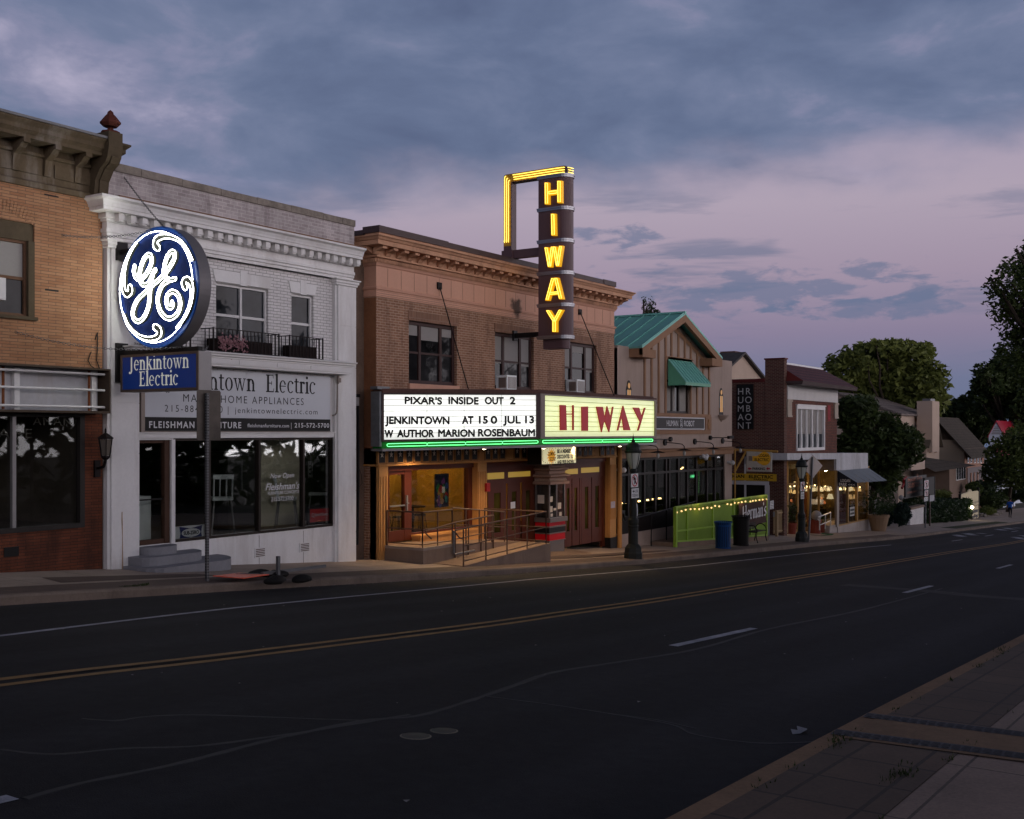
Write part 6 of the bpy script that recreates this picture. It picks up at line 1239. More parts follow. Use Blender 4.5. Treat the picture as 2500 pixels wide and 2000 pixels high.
stn = emit('amber_leaded_glass', (.9, .42, .08), .22, (.5, .28, .09)); blu_ = mat('blue_leaded_glass', (.12, .20, .25), .4, .2)
for cx, y1, y0, shelf in ((365, 900, 1190, True), (1338, 980, 1265, True)):
    c, zt_ = R1(cx, y1)[0], R1(cx, y1)[1]; zb_ = R1(cx, y0)[1]; wd = .21; f = MB()
    f.prism([(c - wd, zb_), (c + wd, zb_), (c + wd, zt_ - .32)] + [(c + .13 * cos(t), zt_ - .16 + .16 * sin(t)) for t in [pi * k / 8 for k in range(9)]] + [(c - wd, zt_ - .32)], 'y', 17.985, 18.0); f.k = 1
    f.box(c - wd + .07, c - .015, 17.975, 17.985, zb_ + .12, zt_ - .34); f.box(c + .015, c + wd - .07, 17.975, 17.985, zb_ + .12, zt_ - .34); f.prism([(c + .09 * cos(t), zt_ - .19 + .10 * sin(t)) for t in [2 * pi * k / 12 for k in range(12)]], 'y', 17.975, 17.985); f.k = 2
    f.box(c - wd + .01, c - wd + .06, 17.976, 17.985, zb_ + .3, zt_ - .36); f.box(c + wd - .06, c + wd - .01, 17.976, 17.985, zb_ + .3, zt_ - .36); part('leaded_niche', f, [M['blackiron'], stn, blu_], hr)
    f = MB(); f.lathe(c, 18.0, [(.0, zb_ - .30), (.05, zb_ - .28), (.06, zb_ - .22), (.16, zb_ - .20), (.26, zb_ - .10), (.28, zb_ - .05), (.36, zb_ - .04), (.36, zb_), (0, zb_)], 14, pi, 2 * pi); part('bracket_shelf', f, M['stucco'], hr)
s_ = thing('fascia_sign', 'long dark fascia sign reading HUMAN ROBOT on the beige pub', 'sign', (38, 17.9, .3)); a, b = R1(300, 0)[0], R1(1145, 0)[0]; z0, z1 = R1(900, 1418)[1], R1(900, 1290)[1]
part('panel', MB().box(a, b, 17.93, 17.99, z0, z1), mat('charcoal_sign', (.018, .015, .015), .5, .1), s_); f = MB(); e = .035
f.box(a, b, 17.915, 17.929, z1 - e, z1); f.box(a, b, 17.915, 17.929, z0, z0 + e); f.box(b - e, b, 17.915, 17.929, z0 + e, z1 - e); part('border', f, wvl, s_)
f = MB(); x0, x1_ = R1(748, 0)[0], R1(868, 0)[0]; hh = (z1 - z0) * .45; zb_ = (z0 + z1) / 2 - hh / 2; text(f, 'HUMAN', (x0, 17.927, zb_), XP, hh, x1_ - x0); x2, x3 = R1(933, 0)[0], R1(1040, 0)[0]; text(f, 'ROBOT', (x2, 17.927, zb_), XP, hh, x3 - x2)
c = R1(902, 0)[0]; f.tube([(c + .11 * cos(t), 17.922, zb_ + hh / 2 + .17 * sin(t)) for t in [2 * pi * k / 20 for k in range(20)]], .012, 4, True)
for q in (-.05, 0, .05): f.bar((c + q, 17.922, zb_ + hh * .05), (c - q * .6, 17.922, zb_ + hh * .95), .014)
part('lettering', f, wvl, s_)
# storefront
f = MB(); f.cornice(H0, H1 - .0, 18, [(0, -.93), (.06, -.928), (.06, -.76), (.10, -.75), (.13, -.70), (.13, -.67), (.17, -.655), (0, -.62)], None, False, True); part('shop_cornice', f, M['timber'], hr)
dkb = mat('black_mullion', (.016, .012, .011), .5, .2); f = MB(); us = [1538, 1577, 1604, 1630, 1638, 1660, 1682, 1704, 1730, 1749]
f.box(gl0, gl1, 18.05, 18.14, gb1 - .09, gb1); f.box(gl0, gl1, 18.04, 18.14, gb0, gb0 + .62); f.box(gl0, gl1, 18.05, 18.12, -1.56, -1.48); f.box(gl0, gl0 + .06, 18.05, 18.14, gb0 + .62, gb1 - .09); f.box(gl1 - .06, gl1, 18.05, 18.14, gb0 + .62, gb1 - .09)
for u in us: x = XH(u); f.box(x - .05, x + .05, 18.045, 18.13, gb0 + .62, gb1 - .09)
gf = part('shop_front', f, dkb, hr); part('pane', MB().box(gl0 + .05, gl1 - .05, 18.09, 18.1, gb0 + .6, gb1 - .05), M['glass'], gf)
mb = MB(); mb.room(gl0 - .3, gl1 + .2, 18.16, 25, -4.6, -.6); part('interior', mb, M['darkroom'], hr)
part('curtain', MB().box(XH(1662, 18.6), XH(1681, 18.6), 18.6, 18.62, -2.7, -1.5).box(XH(1582, 19), XH(1598, 19), 19, 19.02, -2.1, -1.5).box(XH(1608, 19), XH(1628, 19), 19, 19.02, -2.2, -1.52), mat('mauve_blind', (.12, .09, .10), .9, .2), hr)
yb_ = emit('warm_bulb', (1., .62, .22), 14)
pend = thing('pendant_lamp', 'small glowing pendant bulb seen inside the dark pub windows', 'lamp', (35, 19.4, -2.2), 'pendant bulbs inside the pub'); first = True
for u, v in [(1518.5, 1229), (1530, 1229), (1559, 1224), (1562, 1223.5), (1580, 1221), (1583, 1221), (1594, 1219), (1609, 1217), (1613, 1217), (1664, 1145), (1667, 1142)]:
    x, z = at(u, v, 19.4)
    if first:
        pend.location = (x, 19.4, z); BASE[pend.name] = Vector((x, 19.4, z)); part('bulb', MB().ball((x, 19.4, z), .032, n=8, m=6), yb_, pend); part('cord', MB().tube([(x, 19.4, z + .03), (x, 19.4, z + .4)], .005, 4), M['black'], pend); first = False
    else: dup(pend, (x, 19.4, z))
cc = [at(u, v, 19.2) for u, v in [(1520, 1262), (1557, 1258), (1570, 1252), (1583, 1252), (1612, 1246), (1726, 1215)]]
for x, z in cc:
    t_ = thing('bar_chair', 'pale framed bar chair back seen through the pub windows', 'chair', (x, 19.2, -4.3), 'bar chairs inside the pub'); part('back_frame', MB().tube([(x - .14, 19.2, z - .45), (x - .13, 19.2, z), (x, 19.2, z + .05), (x + .12, 19.2, z), (x + .14, 19.2, z - .45)], .012, 4), M['alu'], t_); part('seat', MB().box(x - .2, x + .2, 18.85, 19.25, z - .5, z - .45), M['black'], t_)
    for a_, b_ in ((-1, 0), (1, 0), (-1, 1), (1, 1)): part('leg', MB().tube([(x + .17 * a_, 19.2 - .32 * b_, z - .45), (x + .2 * a_, 19.2 - .34 * b_, -4.5)], .012, 4), M['alu'], t_)
a, b = at(1686, 1168, 18.3), at(1698.5, 1158, 18.3); t_ = thing('open_sign', 'green lit OPEN sign inside the pub window', 'sign', ((a[0] + b[0]) / 2, 18.3, a[1])); gneon = emit('open_green', (.15, 1., .38), 4); part('panel', MB().box(a[0], b[0], 18.31, 18.33, a[1], b[1]), emit('open_glow', (.0, .35, .08), .5), t_)
f = MB(); text(f, 'OPEN', (a[0] + .04, 18.30, a[1] + .04), XP, b[1] - a[1] - .08, b[0] - a[0] - .08, bold=.0); part('lettering', f, gneon, t_)
x, z = at(1703.5, 1177, 18.3); part('edge_tube', MB().tube([(x, 18.25, z - .45), (x, 18.25, z + .45)], .008, 4), emit('dim_green', (.1, .8, .1), .35), t_)
# gooseneck lamps and floods
def goose(x, z, label, first=None):
    t_ = thing('gooseneck_lamp', label, 'wall lamp', (x, 18, z), 'star shaded gooseneck lamps on the pub wall')
    f = MB(); f.tube([(x, 18.0, z), (x, 17.93, z)], .12, 10); f.tube([(x, 17.95, z), (x + .05, 17.6, z - .02), (x + .08, 17.30, z - .06), (x + .09, 17.22, z - .14), (x + .09, 17.22, z - .26)], .018, 6); part('arm', f, M['blackiron'], t_)
    f = MB(); f.add([(x + .09, 17.22, z - .22)] + [(x + .09 + (.34 if k % 2 else .12) * cos(k * pi / 5), 17.22 + (.34 if k % 2 else .12) * sin(k * pi / 5), z - .30) for k in range(10)], [(0, k + 1, (k + 1) % 10 + 1) for k in range(10)]); part('shade', f, M['blackiron'], t_)
    part('bulb', MB().ball((x + .09, 17.22, z - .40), .06, rz=.10), mat('milky_bulb', (.42, .42, .40), .2, .05), t_)
for cx, cy, lab in ((455, 1575, 'gooseneck lamp on the pub wall half hidden behind the nearer street lamp'), (740, 1555, 'gooseneck lamp with star shade just right of the marquee end'), (1055, 1545, 'gooseneck lamp with star shade between the two others right of the marquee'), (1348, 1538, 'gooseneck lamp with star shade nearest the right corner of the pub')):
    x, z = R1(cx, cy); goose(x, z, lab)
for (xa, ya), (xb, yb2), lab in (((795, 1520), (560, 1522), 'long black sign floodlight arm beside the marquee end'), ((1215, 1505), (1428, 1503), 'long black floodlight arm near the right corner of the pub wall')):
    x, z = R1(xa, ya); t_ = thing('floodlight', lab, 'wall lamp', (x, 18, z), 'long floodlight arms on the pub wall'); x2, z2 = R1(xb, yb2, 17.0)
    part('arm', MB().tube([(x, 18, z), (x, 17.9, z)], .09, 8).tube([(x, 17.93, z), (x2, 17.0, z2)], .018, 5), M['blackiron'], t_); part('head', MB().bar((x2, 17.05, z2), (x2 + .3, 16.98, z2 + .02), .11, .12), M['blackiron'], t_)
whp = mat('white_plastic', (.55, .55, .55), .3, .05)
for u, v, lab in ((1515, 1147, 'white dome camera at the left pier of the pub'), (1782, 1129, 'white dome camera at the right pier of the pub'), (1716, 1117, 'cluster of white security floodlights above the pub window')):
    x, z = at(u, v, 17.9); t_ = thing('security_camera', lab, 'camera', (x, 18, z)); part('mount', MB().tube([(x - .05, 18, z), (x - .03, 17.88, z)], .06, 8), whp, t_); part('head', MB().ball((x + .05, 17.8, z - .02), .10), whp, t_)
    if u == 1716: part('head', MB().ball((x - .16, 17.82, z + .05), .09), whp, t_); part('head', MB().ball((x + .20, 17.82, z + .05), .09), whp, t_)
pp = thing('ochre_downpipe', 'ochre downpipe at the right edge of the cinema', 'pipe', (33.9, 17.9, -4)); part('pipe', MB().tube([(33.86, 17.86, -4.1), (33.86, 17.86, -.45)], .085, 8), M['gold'], pp); part('junction_box', MB().box(34.0, 34.25, 17.85, 18.0, -3.1, -2.75).tube([(34.1, 17.85, -2.85), (34.1, 17.75, -3.1)], .05, 6), M['black'], pp)
pp = thing('yellow_pole', 'thin yellow pole at the right corner of the pub', 'pole', (44.45, 17.9, -4.6)); part('pole', MB().tube([(44.46, 17.9, g(44.4)), (44.46, 17.9, -.75)], .035, 6), mat('pole_yellow', (.42, .24, .06), .6, .15), pp)
# side ramp and its black hand rail
rr = thing('pub_ramp', 'concrete side ramp behind the lime fence at the pub door', 'ramp', (40, 17.6, -4.2)); part('slab', MB().box(36.5, 44.3, 17.08, 17.98, -5.2, -4.02), M['concreteD'], rr)
hrl = thing('handrail', 'black handrail sloping past the dark pub windows', 'railing', (36, 17.7, -4)); pA, pB = (at(1545, 1268, 17.7), at(1696, 1225, 17.7)); part('rail', MB().tube([(pA[0], 17.7, pA[1]), (pB[0], 17.7, pB[1])], .025, 6), M['black'], hrl)
for u in (1590, 1627, 1690): x = at(u, 0, 17.7)[0]; z = pA[1] + (pB[1] - pA[1]) * (x - pA[0]) / (pB[0] - pA[0]); part('post', MB().tube([(x, 17.7, gs(x, 17.7) - .1), (x, 17.7, z)], .025, 6), M['black'], hrl)
# ================================================================== 9. lime fence with bulbs and banner
lf_ = thing('mesh_fence', 'lime green mesh fence screening the pub terrace', 'fence', (41, 17, -4.3)); fx0, fx1, fz1 = 36.45, 45.8, -2.725; yf_ = 17.0; fb_ = lambda x: -4.07 - .44 * (x - fx0) / (fx1 - fx0)
f = MB(); f.add([(fx0, yf_, fb_(fx0) + .1), (fx1, yf_, fb_(fx1) + .02), (fx1, yf_, fz1), (fx0, yf_, fz1), (fx0, yf_ + .02, fb_(fx0) + .1), (fx1, yf_ + .02, fb_(fx1) + .02), (fx1, yf_ + .02, fz1), (fx0, yf_ + .02, fz1)], [(0, 1, 2, 3), (4, 5, 6, 7), (0, 1, 5, 4), (2, 3, 7, 6)]); part('mesh_panel', f, M['fencegreen'], lf_)
f = MB(); f.bar((fx0, yf_ - .02, fz1), (fx1, yf_ - .02, fz1), .07, .06); f.bar((fx0, yf_ - .02, fb_(fx0) + .1), (fx1, yf_ - .02, fb_(fx1) + .05), .07, .06); f.bar((fx0, yf_ - .02, fb_(fx0) + .47), (fx0 + 6.6, yf_ - .02, fz1 - 1.02), .06, .06); part('rail', f, M['limebar'], lf_)
for k, x in enumerate((fx0 + .05, 37.5, 39.9, 42.0, 43.9, fx1 - .03)): part('post', MB().bar((x, yf_ - .022, fb_(x) - (.12 if k in (0, 5) else -.12)), (x, yf_ - .022, fz1), .12 if k == 0 else .07), M['limebar'], lf_)
part('kerb_base', MB().add([(fx0 + .1, yf_ - .1, -5.2), (fx1, yf_ - .1, -5.2), (fx1, yf_ + .1, -5.2), (fx0 + .1, yf_ + .1, -5.2), (fx0 + .1, yf_ - .1, -4.0), (fx1, yf_ - .1, fb_(fx1)), (fx1, yf_ + .1, fb_(fx1)), (fx0 + .1, yf_ + .1, -4.0)], [(4, 5, 6, 7), (0, 1, 5, 4), (1, 2, 6, 5), (2, 3, 7, 6), (3, 0, 4, 7)]), M['concreteD'], lf_)
gl_ = thing('light_string', 'string of glowing bulbs along the top of the lime fence', 'string lights', (41, 16.9, fz1)); f = MB(); P = []
bu = [1652.5, 1664, 1674, 1686, 1696, 1707, 1716.5, 1727, 1737, 1746, 1756, 1776, 1785, 1793.5, 1803, 1811, 1820, 1832, 1838, 1845, 1854, 1862, 1871]
for u in bu: x = at(u, 0, 16.93)[0]; z = fz1 - .14 + R.uniform(-.03, .03); P.append((x, 16.93, z)); part('bulb', MB().ball((x, 16.93, z - .03), .036, n=8, m=6), emit('string_bulb', (1., .62, .22), 1.7) if u == bu[0] else bpy.data.materials['string_bulb'], gl_)
f.tube([p_ for a, b in zip(P, P[1:]) for p_ in (a, ((a[0] + b[0]) / 2, 16.93, (a[2] + b[2]) / 2 + .05))] + [P[-1]], .008, 4); part('wire', f, M['black'], gl_)
for x in (38.4, 42.6, 45.2):
    ld = bpy.data.lights.new('bulb_light', 'POINT'); lo = bpy.data.objects.new('bulb_light', ld); sc.collection.objects.link(lo); lo.location = Vector((x, 16.75, fz1 - .1)) - BASE['light_string']; lo.parent = gl_; ld.energy = 2.2; ld.color = (1, .62, .22); ld.shadow_soft_size = .03
bn = thing('banner', "dark brown banner lettered Herman's hung on the lime fence", 'banner', (44, 16.9, -3.6)); bx_ = lambda u: at(u, 0, 16.9)[0]; b0_, b1_ = bx_(1802), bx_(1871); f = MB(); nx_, nz_ = 14, 8; zt_b, zb_b = fz1 - .16, -3.93
V = []
for j in range(nz_ + 1):
    for i in range(nx_ + 1):
        s_, t_ = i / nx_, j / nz_; V.append((b0_ + (b1_ - b0_) * s_ + .05 * sin(t_ * 3) * (s_ - .5), 16.90 - .03 * sin(s_ * 9 + t_ * 4) - .02 * sin(t_ * 7), zt_b + (zb_b - zt_b) * t_ - (.06 * sin(pi * s_) * (1 - t_)) + (.10 * (s_ - .45) * t_)))
f.add(V, [(j * (nx_ + 1) + i, j * (nx_ + 1) + i + 1, (j + 1) * (nx_ + 1) + i + 1, (j + 1) * (nx_ + 1) + i) for j in range(nz_) for i in range(nx_)]); part('cloth', f, mat('brown_banner_cloth', (.065, .035, .028), .8, .15), bn, smooth=True)
f = MB(); HL = {'H': ([[(.0, .92), (.10, 1.), (.10, .05), (.02, -.03)], [(.10, .48), (.52, .58)], [(.46, 1.04), (.53, .96), (.53, .04), (.60, -.04)]], .74), 'e': ([[(.30, .36), (.34, .56), (.16, .66), (.06, .54), (.06, .12), (.18, .0), (.36, .10)], [(.08, .34), (.30, .40)]], .44), 'r': ([[(.02, .58), (.1, .66), (.1, .08), (.18, 0)], [(.12, .54), (.26, .66), (.34, .58)]], .40),
      'm': ([[(.02, .58), (.1, .66), (.1, .08), (.16, 0)], [(.12, .54), (.26, .66), (.33, .56), (.33, .08), (.39, 0)], [(.35, .54), (.50, .66), (.57, .56), (.57, .08), (.65, .0)]], .72), 'a': ([[(.06, .56), (.2, .66), (.32, .58), (.32, .08), (.42, 0)], [(.32, .36), (.12, .34), (.06, .14), (.16, .0), (.32, .10)]], .48), 'n': ([[(.02, .58), (.1, .66), (.1, .08), (.16, 0)], [(.12, .54), (.27, .66), (.35, .56), (.35, .08), (.43, 0)]], .50),
      "'": ([[(.04, .98), (.08, .78)]], .16), 's': ([[(.32, .58), (.18, .66), (.06, .54), (.08, .40), (.30, .26), (.32, .10), (.18, .0), (.02, .08)]], .42)}
tw = sum(HL[c][1] for c in "Herman's"); x = 0.; xa, xb = bx_(1809), bx_(1868); hh = .58; kx = (xb - xa) / (tw * hh)
for c in "Herman's":
    nib(f, [[(px_ + x, py_ + .10 * (x / tw)) for px_, py_ in s_] for s_ in HL[c][0]], (xa, 16.83, -3.62), XP, hh, .13, .09, kx, .0); x += HL[c][1]
part('lettering', f, wvl, bn)
# ================================================================== 10. street furniture
def bin_(x, y, m, label, r_=.30, h=.98):
    z = gs(x, y); t_ = thing('litter_bin', label, 'litter bin', (x, y, z), 'slatted litter bins'); f = MB()
    for k in range(26): a = 2 * pi * k / 26; f.add([(x + q * cos(a + d), y + q * sin(a + d), zz) for q, zz in ((r_ * .92, z + .05), (r_ * 1.0, z + h - .12), (r_ * 1.12, z + h)) for d in (-.07, .07)], [(0, 1, 3, 2), (2, 3, 5, 4)])
    part('slats', f, m, t_); part('hoop', MB().lathe(x, y, [(r_ * .93, z), (r_ * .95, z + .05), (r_ * .9, z + .06)], 20).lathe(x, y, [(r_ * .98, z + h - .16), (r_ * 1.01, z + h - .12), (r_ * .97, z + h - .11)], 20).lathe(x, y, [(r_ * 1.10, z + h - .02), (r_ * 1.15, z + h), (r_ * 1.08, z + h + .015)], 20), m, t_)
    part('liner', MB().lathe(x, y, [(0, z + .06), (r_ * .86, z + .06), (r_ * .92, z + h - .05)], 18), M['black'], t_)
p = gnd(1772, 1337); bin_(p[0] - .6, 15.75, mat('blue_bin_paint', (.010, .060, .20), .45, .1), 'blue slatted litter bin in front of the black one'); bin_(at(1812, 0, 16.0)[0], 16.05, M['black'], 'black slatted litter bin behind the blue one', .33, 1.15)
x = at(1838, 0, 16.5)[0]; y = 16.5; z = gs(x, y); t_ = thing('bench', 'black iron bench end beside the litter bins under the banner', 'bench', (x, y, z))
for dx in (-.1, .95):
    f = MB(); f.tube([(x + dx, y - .25, z), (x + dx, y - .18, z + .22), (x + dx, y - .22, z + .44), (x + dx, y + .2, z + .44), (x + dx, y + .30, z)], .022, 6); f.tube([(x + dx, y - .22 + .0, z + .44)] + [(x + dx, y + .02 - .24 * cos(t), z + .46 + .26 * sin(t)) for t in [pi * k / 8 for k in range(9)]], .018, 6); part('end_frame', f, M['blackiron'], t_)
f = MB()
for k in range(6): f.box(x - .1, x + .95, y - .22 + k * .075, y - .17 + k * .075, z + .45, z + .47)
part('seat', f, M['blackiron'], t_); f = MB()
for k in range(4): f.box(x - .1, x + .95, y + .24, y + .26, z + .52 + k * .07, z + .57 + k * .07)
part('backrest', f, M['blackiron'], t_)
def lamp(x, y, label):
    z = gs(x, y); t_ = thing('street_lamp', label, 'street lamp', (x, y, z), 'dark cast iron street lamps')
    f = MB(); f.lathe(x, y, [(.29, z - .1), (.29, z + .17), (.28, z + .20), (.27, z + .22), (.26, z + .34), (.20, z + .42), (.155, z + .46)], 8); f.lathe(x, y, [(.155, z + .46), (.15, z + .95), (.165, z + .97), (.165, z + 1.0), (.15, z + 1.03), (.165, z + 1.10), (.165, z + 1.18), (.13, z + 1.24), (.11, z + 1.30), (.10, z + 1.6), (.085, z + 2.5), (.085, z + 2.62), (.12, z + 2.66), (.12, z + 2.70), (.09, z + 2.74)], 14); part('post', f, M['darkpost'], t_)
    part('globe', MB().lathe(x, y, [(.10, z + 2.74), (.15, z + 2.86), (.20, z + 3.06), (.225, z + 3.22), (.21, z + 3.24)], 16), mat('frosted_globe', (.42, .44, .40), .35, .08), t_, smooth=True)
    f = MB()
    for k in range(6): a = 2 * pi * k / 6 + .3; f.tube([(x + r_ * cos(a), y + r_ * sin(a), z + q) for r_, q in ((.11, 2.74), (.165, 2.87), (.215, 3.06), (.24, 3.24))], .010, 4)
    f.lathe(x, y, [(.26, 3.22 + z), (.27, z + 3.27), (.24, z + 3.30), (.22, z + 3.40), (.16, z + 3.50), (.07, z + 3.55), (.05, z + 3.58), (.06, z + 3.60), (.02, z + 3.65), (.03, z + 3.68), (.012, z + 3.72), (0, z + 3.84)], 14); part('cage', f, M['darkpost'], t_); return t_
p = gnd(1546, 1363); l1 = (at(1546, 0, 15.32)[0], 15.32); l2 = (at(1957, 0, 15.65)[0], 15.65)
lamp(*l1, 'dark cast iron street lamp in front of the marquee end, carrying no walking signs'); lamp(*l2, 'dark cast iron street lamp beside the diamond sign in front of the lamp shop')
def plate(mb, u0, u1, v0, v1, y, d=.012): a, b = at(u0, v1, y), at(u1, v0, y); mb.box(a[0], b[0], y, y + d, a[1], b[1]); return a[0], b[0], a[1], b[1]
signw = mat('sign_sheet_white', (.62, .62, .62), .4, .04); signr = mat('sign_red', (.42, .012, .03), .4, .05)
def noped(name, label, u0, u1, v0, v1, y, group=None):
    f = MB(); a, b, c, d = plate(f, u0, u1, v0, v1, y); t_ = thing(name, label, 'sign', ((a + b) / 2, y, c), group); part('plate', f, signw, t_); m_, n_ = (a + b) / 2, (c + d) / 2; rx, rzz = (b - a) * .44, (d - c) * .46
    f = MB(); 
    for k in range(28): A, B = 2 * pi * k / 28, 2 * pi * (k + 1) / 28; f.quad(*[(m_ + rx * q * cos(w_), y - .004, n_ + rzz * q * sin(w_)) for q, w_ in ((1, A), (1, B), (.80, B), (.80, A))])
    f.bar((m_ - rx * .62, y - .0065, n_ + rzz * .62), (m_ + rx * .62, y - .0065, n_ - rzz * .62), .035, .002); part('ban_ring', f, signr, t_)
    f = MB(); f.prism([(m_ - .02 + .028 * cos(k * pi / 5), n_ + rzz * .60 + .028 * sin(k * pi / 5)) for k in range(10)], 'y', y - .003, y - .001)
    for a_, b_, w_ in (((-.02, .48), (.0, -.05), .07), ((.0, -.05), (-.06, -.62), .035), ((.0, -.05), (.07, -.55), .035), ((-.03, .42), (-.10, .05), .022), ((.0, .42), (.09, .12), .022)): f.bar((m_ + a_[0], y - .002, n_ + rzz * a_[1]), (m_ + b_[0], y - .002, n_ + rzz * b_[1]), w_, .002)
    part('walker', f, blkl, t_)
def usex(label, u0, u1, v0, v1, y):
    f = MB(); a, b, c, d = plate(f, u0, u1, v0, v1, y); t_ = thing('crossing_sign', label, 'sign', ((a + b) / 2, y, c), 'use crosswalk plates'); part('plate', f, signw, t_); f = MB(); h = d - c; w_ = b - a
    text(f, 'USE', (a + w_ * .50, y, c + h * .56), XP, h * .28, w_ * .40, bold=.01, dz=.002); text(f, 'CROSSWALK', (a + w_ * .07, y, c + h * .12), XP, h * .30, w_ * .86, bold=.01, dz=.002); m_ = c + h * .70
    f.prism([(a + w_ * .10, m_), (a + w_ * .28, m_ + h * .14), (a + w_ * .28, m_ + h * .05), (a + w_ * .44, m_ + h * .05), (a + w_ * .44, m_ - h * .05), (a + w_ * .28, m_ - h * .05), (a + w_ * .28, m_ - h * .14)], 'y', y - .003, y - .001); part('lettering', f, blkl, t_)
yl_ = l1[1] - .13; noped('no_walking_sign', 'no pedestrians sign on the nearer street lamp', 1541, 1558, 1156, 1190.5, yl_, 'no pedestrians signs'); usex('use crosswalk plate under the sign on the nearer street lamp', 1542, 1559.5, 1191.5, 1217, yl_)
yl_ = l2[1] - .13; noped('no_walking_sign', 'no pedestrians sign on the street lamp before the lamp shop', 1955, 1964.5, 1176, 1200, yl_, 'no pedestrians signs'); usex('use crosswalk plate on the street lamp before the lamp shop', 1955.5, 1963.5, 1201, 1219, yl_)
x = l1[0] - .05; z = at(1542, 1245, 15.2)[1]; part('torn_sticker', MB().add([(x - .03, 15.17, z + .18), (x + .03, 15.17, z + .15), (x + .06, 15.17, z - .05), (x + .03, 15.17, z - .22), (x - .0, 15.17, z - .20), (x + .01, 15.17, z + .0)], [range(6)]), wvl, bpy.data.objects['street_lamp'])
# steel sign post near the left, plate seen from behind
p = gnd(505, 1428); x, y, z = 13.3, 15.42, 0; x = at(505.5, 0, y)[0]; z = gs(x, y); t_ = thing('sign_post', 'perforated steel post with grey sign back standing before the white shop', 'sign', (x, y, z))
top = at(505, 960, y)[1]; f = MB(); f.bar((x, y, z - .1), (x, y, top), .052); f.k = 1
for k in range(int((top - z) / .05)): f.box(x - .012, x + .012, y - .0285, y - .026, z + .05 + k * .05, z + .072 + k * .05); f.box(x - .0285, x - .026, y - .012, y + .012, z + .05 + k * .05, z + .072 + k * .05)
part('post', f, [M['steel'], M['black']], t_); a, b = at(480, 1075, y + .05), at(538, 954, y + .05); mb = MB(); mb.prism([(p_[0], p_[1]) for p_ in [(a[0] + .03, a[1]), (b[0] - .03, a[1]), (b[0], a[1] + .03), (b[0], b[1] - .03), (b[0] - .03, b[1]), (a[0] + .03, b[1]), (a[0], b[1] - .03), (a[0], a[1] + .03)]], 'y', y + .040, y + .05); part('plate', mb, mat('bare_sign_metal', (.085, .072, .062), .4, .4, 1.5, 6, metal=.3), t_); part('bracket', MB().box(x - .02, x + .02, y - .04, y + .039, top - .2, top - .16).box(x - .02, x + .02, y - .04, y + .039, a[1] + .12, a[1] + .16), M['steel'], t_)
# diamond sign from behind
y = 15.5; x = at(1974, 0, y)[0]; z = gs(x, y); zc = at(1985, 1141, y)[1]; t_ = thing('sign_post', 'leaning steel post with the grey back of a diamond road sign', 'sign', (x, y, z)); xs_ = at(1984, 0, y)[0]
part('post', MB().bar((x, y, z - .1), (xs_, y, zc + .45), .07), M['steel'], t_); a, b = at(1962.5, 0, y)[0], at(2011, 0, y)[0]; m_ = (a + b) / 2; zt_, zb_ = at(1985, 1111, y)[1], at(1985, 1168, y)[1]; part('plate', MB().prism([(a, (zt_ + zb_) / 2), (m_, zb_), (b, (zt_ + zb_) / 2), (m_, zt_)], 'y', y + .05, y + .06), mat('bare_diamond_metal', (.24, .20, .18), .5, .2, 1.2, 8, metal=.5), t_)
# toppled roadwork sign with sandbags
p = gnd(590, 1417); zf_ = gs(14.2, 15.6); t_ = thing('roadwork_sign', 'orange roadwork sign lying flat on its toppled stand', 'sign', (14.2, 15.7, zf_)); c = [gnd(u, v) for u, v in ((520, 1419), (594, 1425), (657, 1415), (585, 1411))]
part('plate', MB().add([(q[0], q[1], gs(q[0], q[1]) + .10) for q in c] + [(q[0], q[1], gs(q[0], q[1]) + .085) for q in c], [(0, 1, 2, 3), (4, 5, 6, 7), (0, 1, 5, 4), (1, 2, 6, 5), (2, 3, 7, 6), (3, 0, 4, 7)]), mat('orange_sign', (.85, .11, .05), .4, .1), t_)
f = MB(); A = Vector((c[0][0], c[0][1], 0)); ex_ = Vector((c[2][0] - c[0][0], c[2][1] - c[0][1], 0)); 
for k in (.42, .60): q0_, q1_ = A + ex_ * .2 + (Vector((*c[3][:2], 0)) - A) * k, A + ex_ * .8 + (Vector((*c[3][:2], 0)) - A) * (k - .3); f.bar((q0_.x, q0_.y, gs(q0_.x, q0_.y) + .104), (q1_.x, q1_.y, gs(q1_.x, q1_.y) + .104), .05, .003)
part('lettering', f, blkl, t_); pa_, pb_ = gnd(640, 1414), gnd(793, 1396); part('leg', MB().bar((pa_[0], pa_[1], pa_[2] + .10), (pb_[0], pb_[1], pb_[2] + .12), .06), M['steel'], t_); q = gnd(679, 1412); part('upright', MB().bar((q[0], q[1], q[2]), (q[0], q[1], at(679, 1358, q[1])[1]), .06), M['steel'], t_)
for u, v, lab in ((676, 1410, 'black sandbag behind the upright of the toppled sign stand'), (672, 1424, 'black sandbag nearest the kerb at the foot of the upright'), (738, 1420, 'black sandbag at the right end of the toppled sign stand'), (632, 1408, 'flat black sandbag left behind the orange sign')):
    q = gnd(u, v); f = MB(); f.ball((q[0], q[1], q[2] + .055), .23, .17, .085, 14, 9); f.v = [Vector((v_.x + .03 * sin(v_.y * 23), v_.y + .03 * sin(v_.x * 17), max(q[2] - .01, v_.z + .012 * sin(v_.x * 19 + v_.y * 11)))) for v_ in f.v]; solo('sandbag', f, mat('black_sandbag', (.014, .013, .012), .65, .2), lab, 'sandbag', q, 'sandbags of the toppled sign', smooth=True)
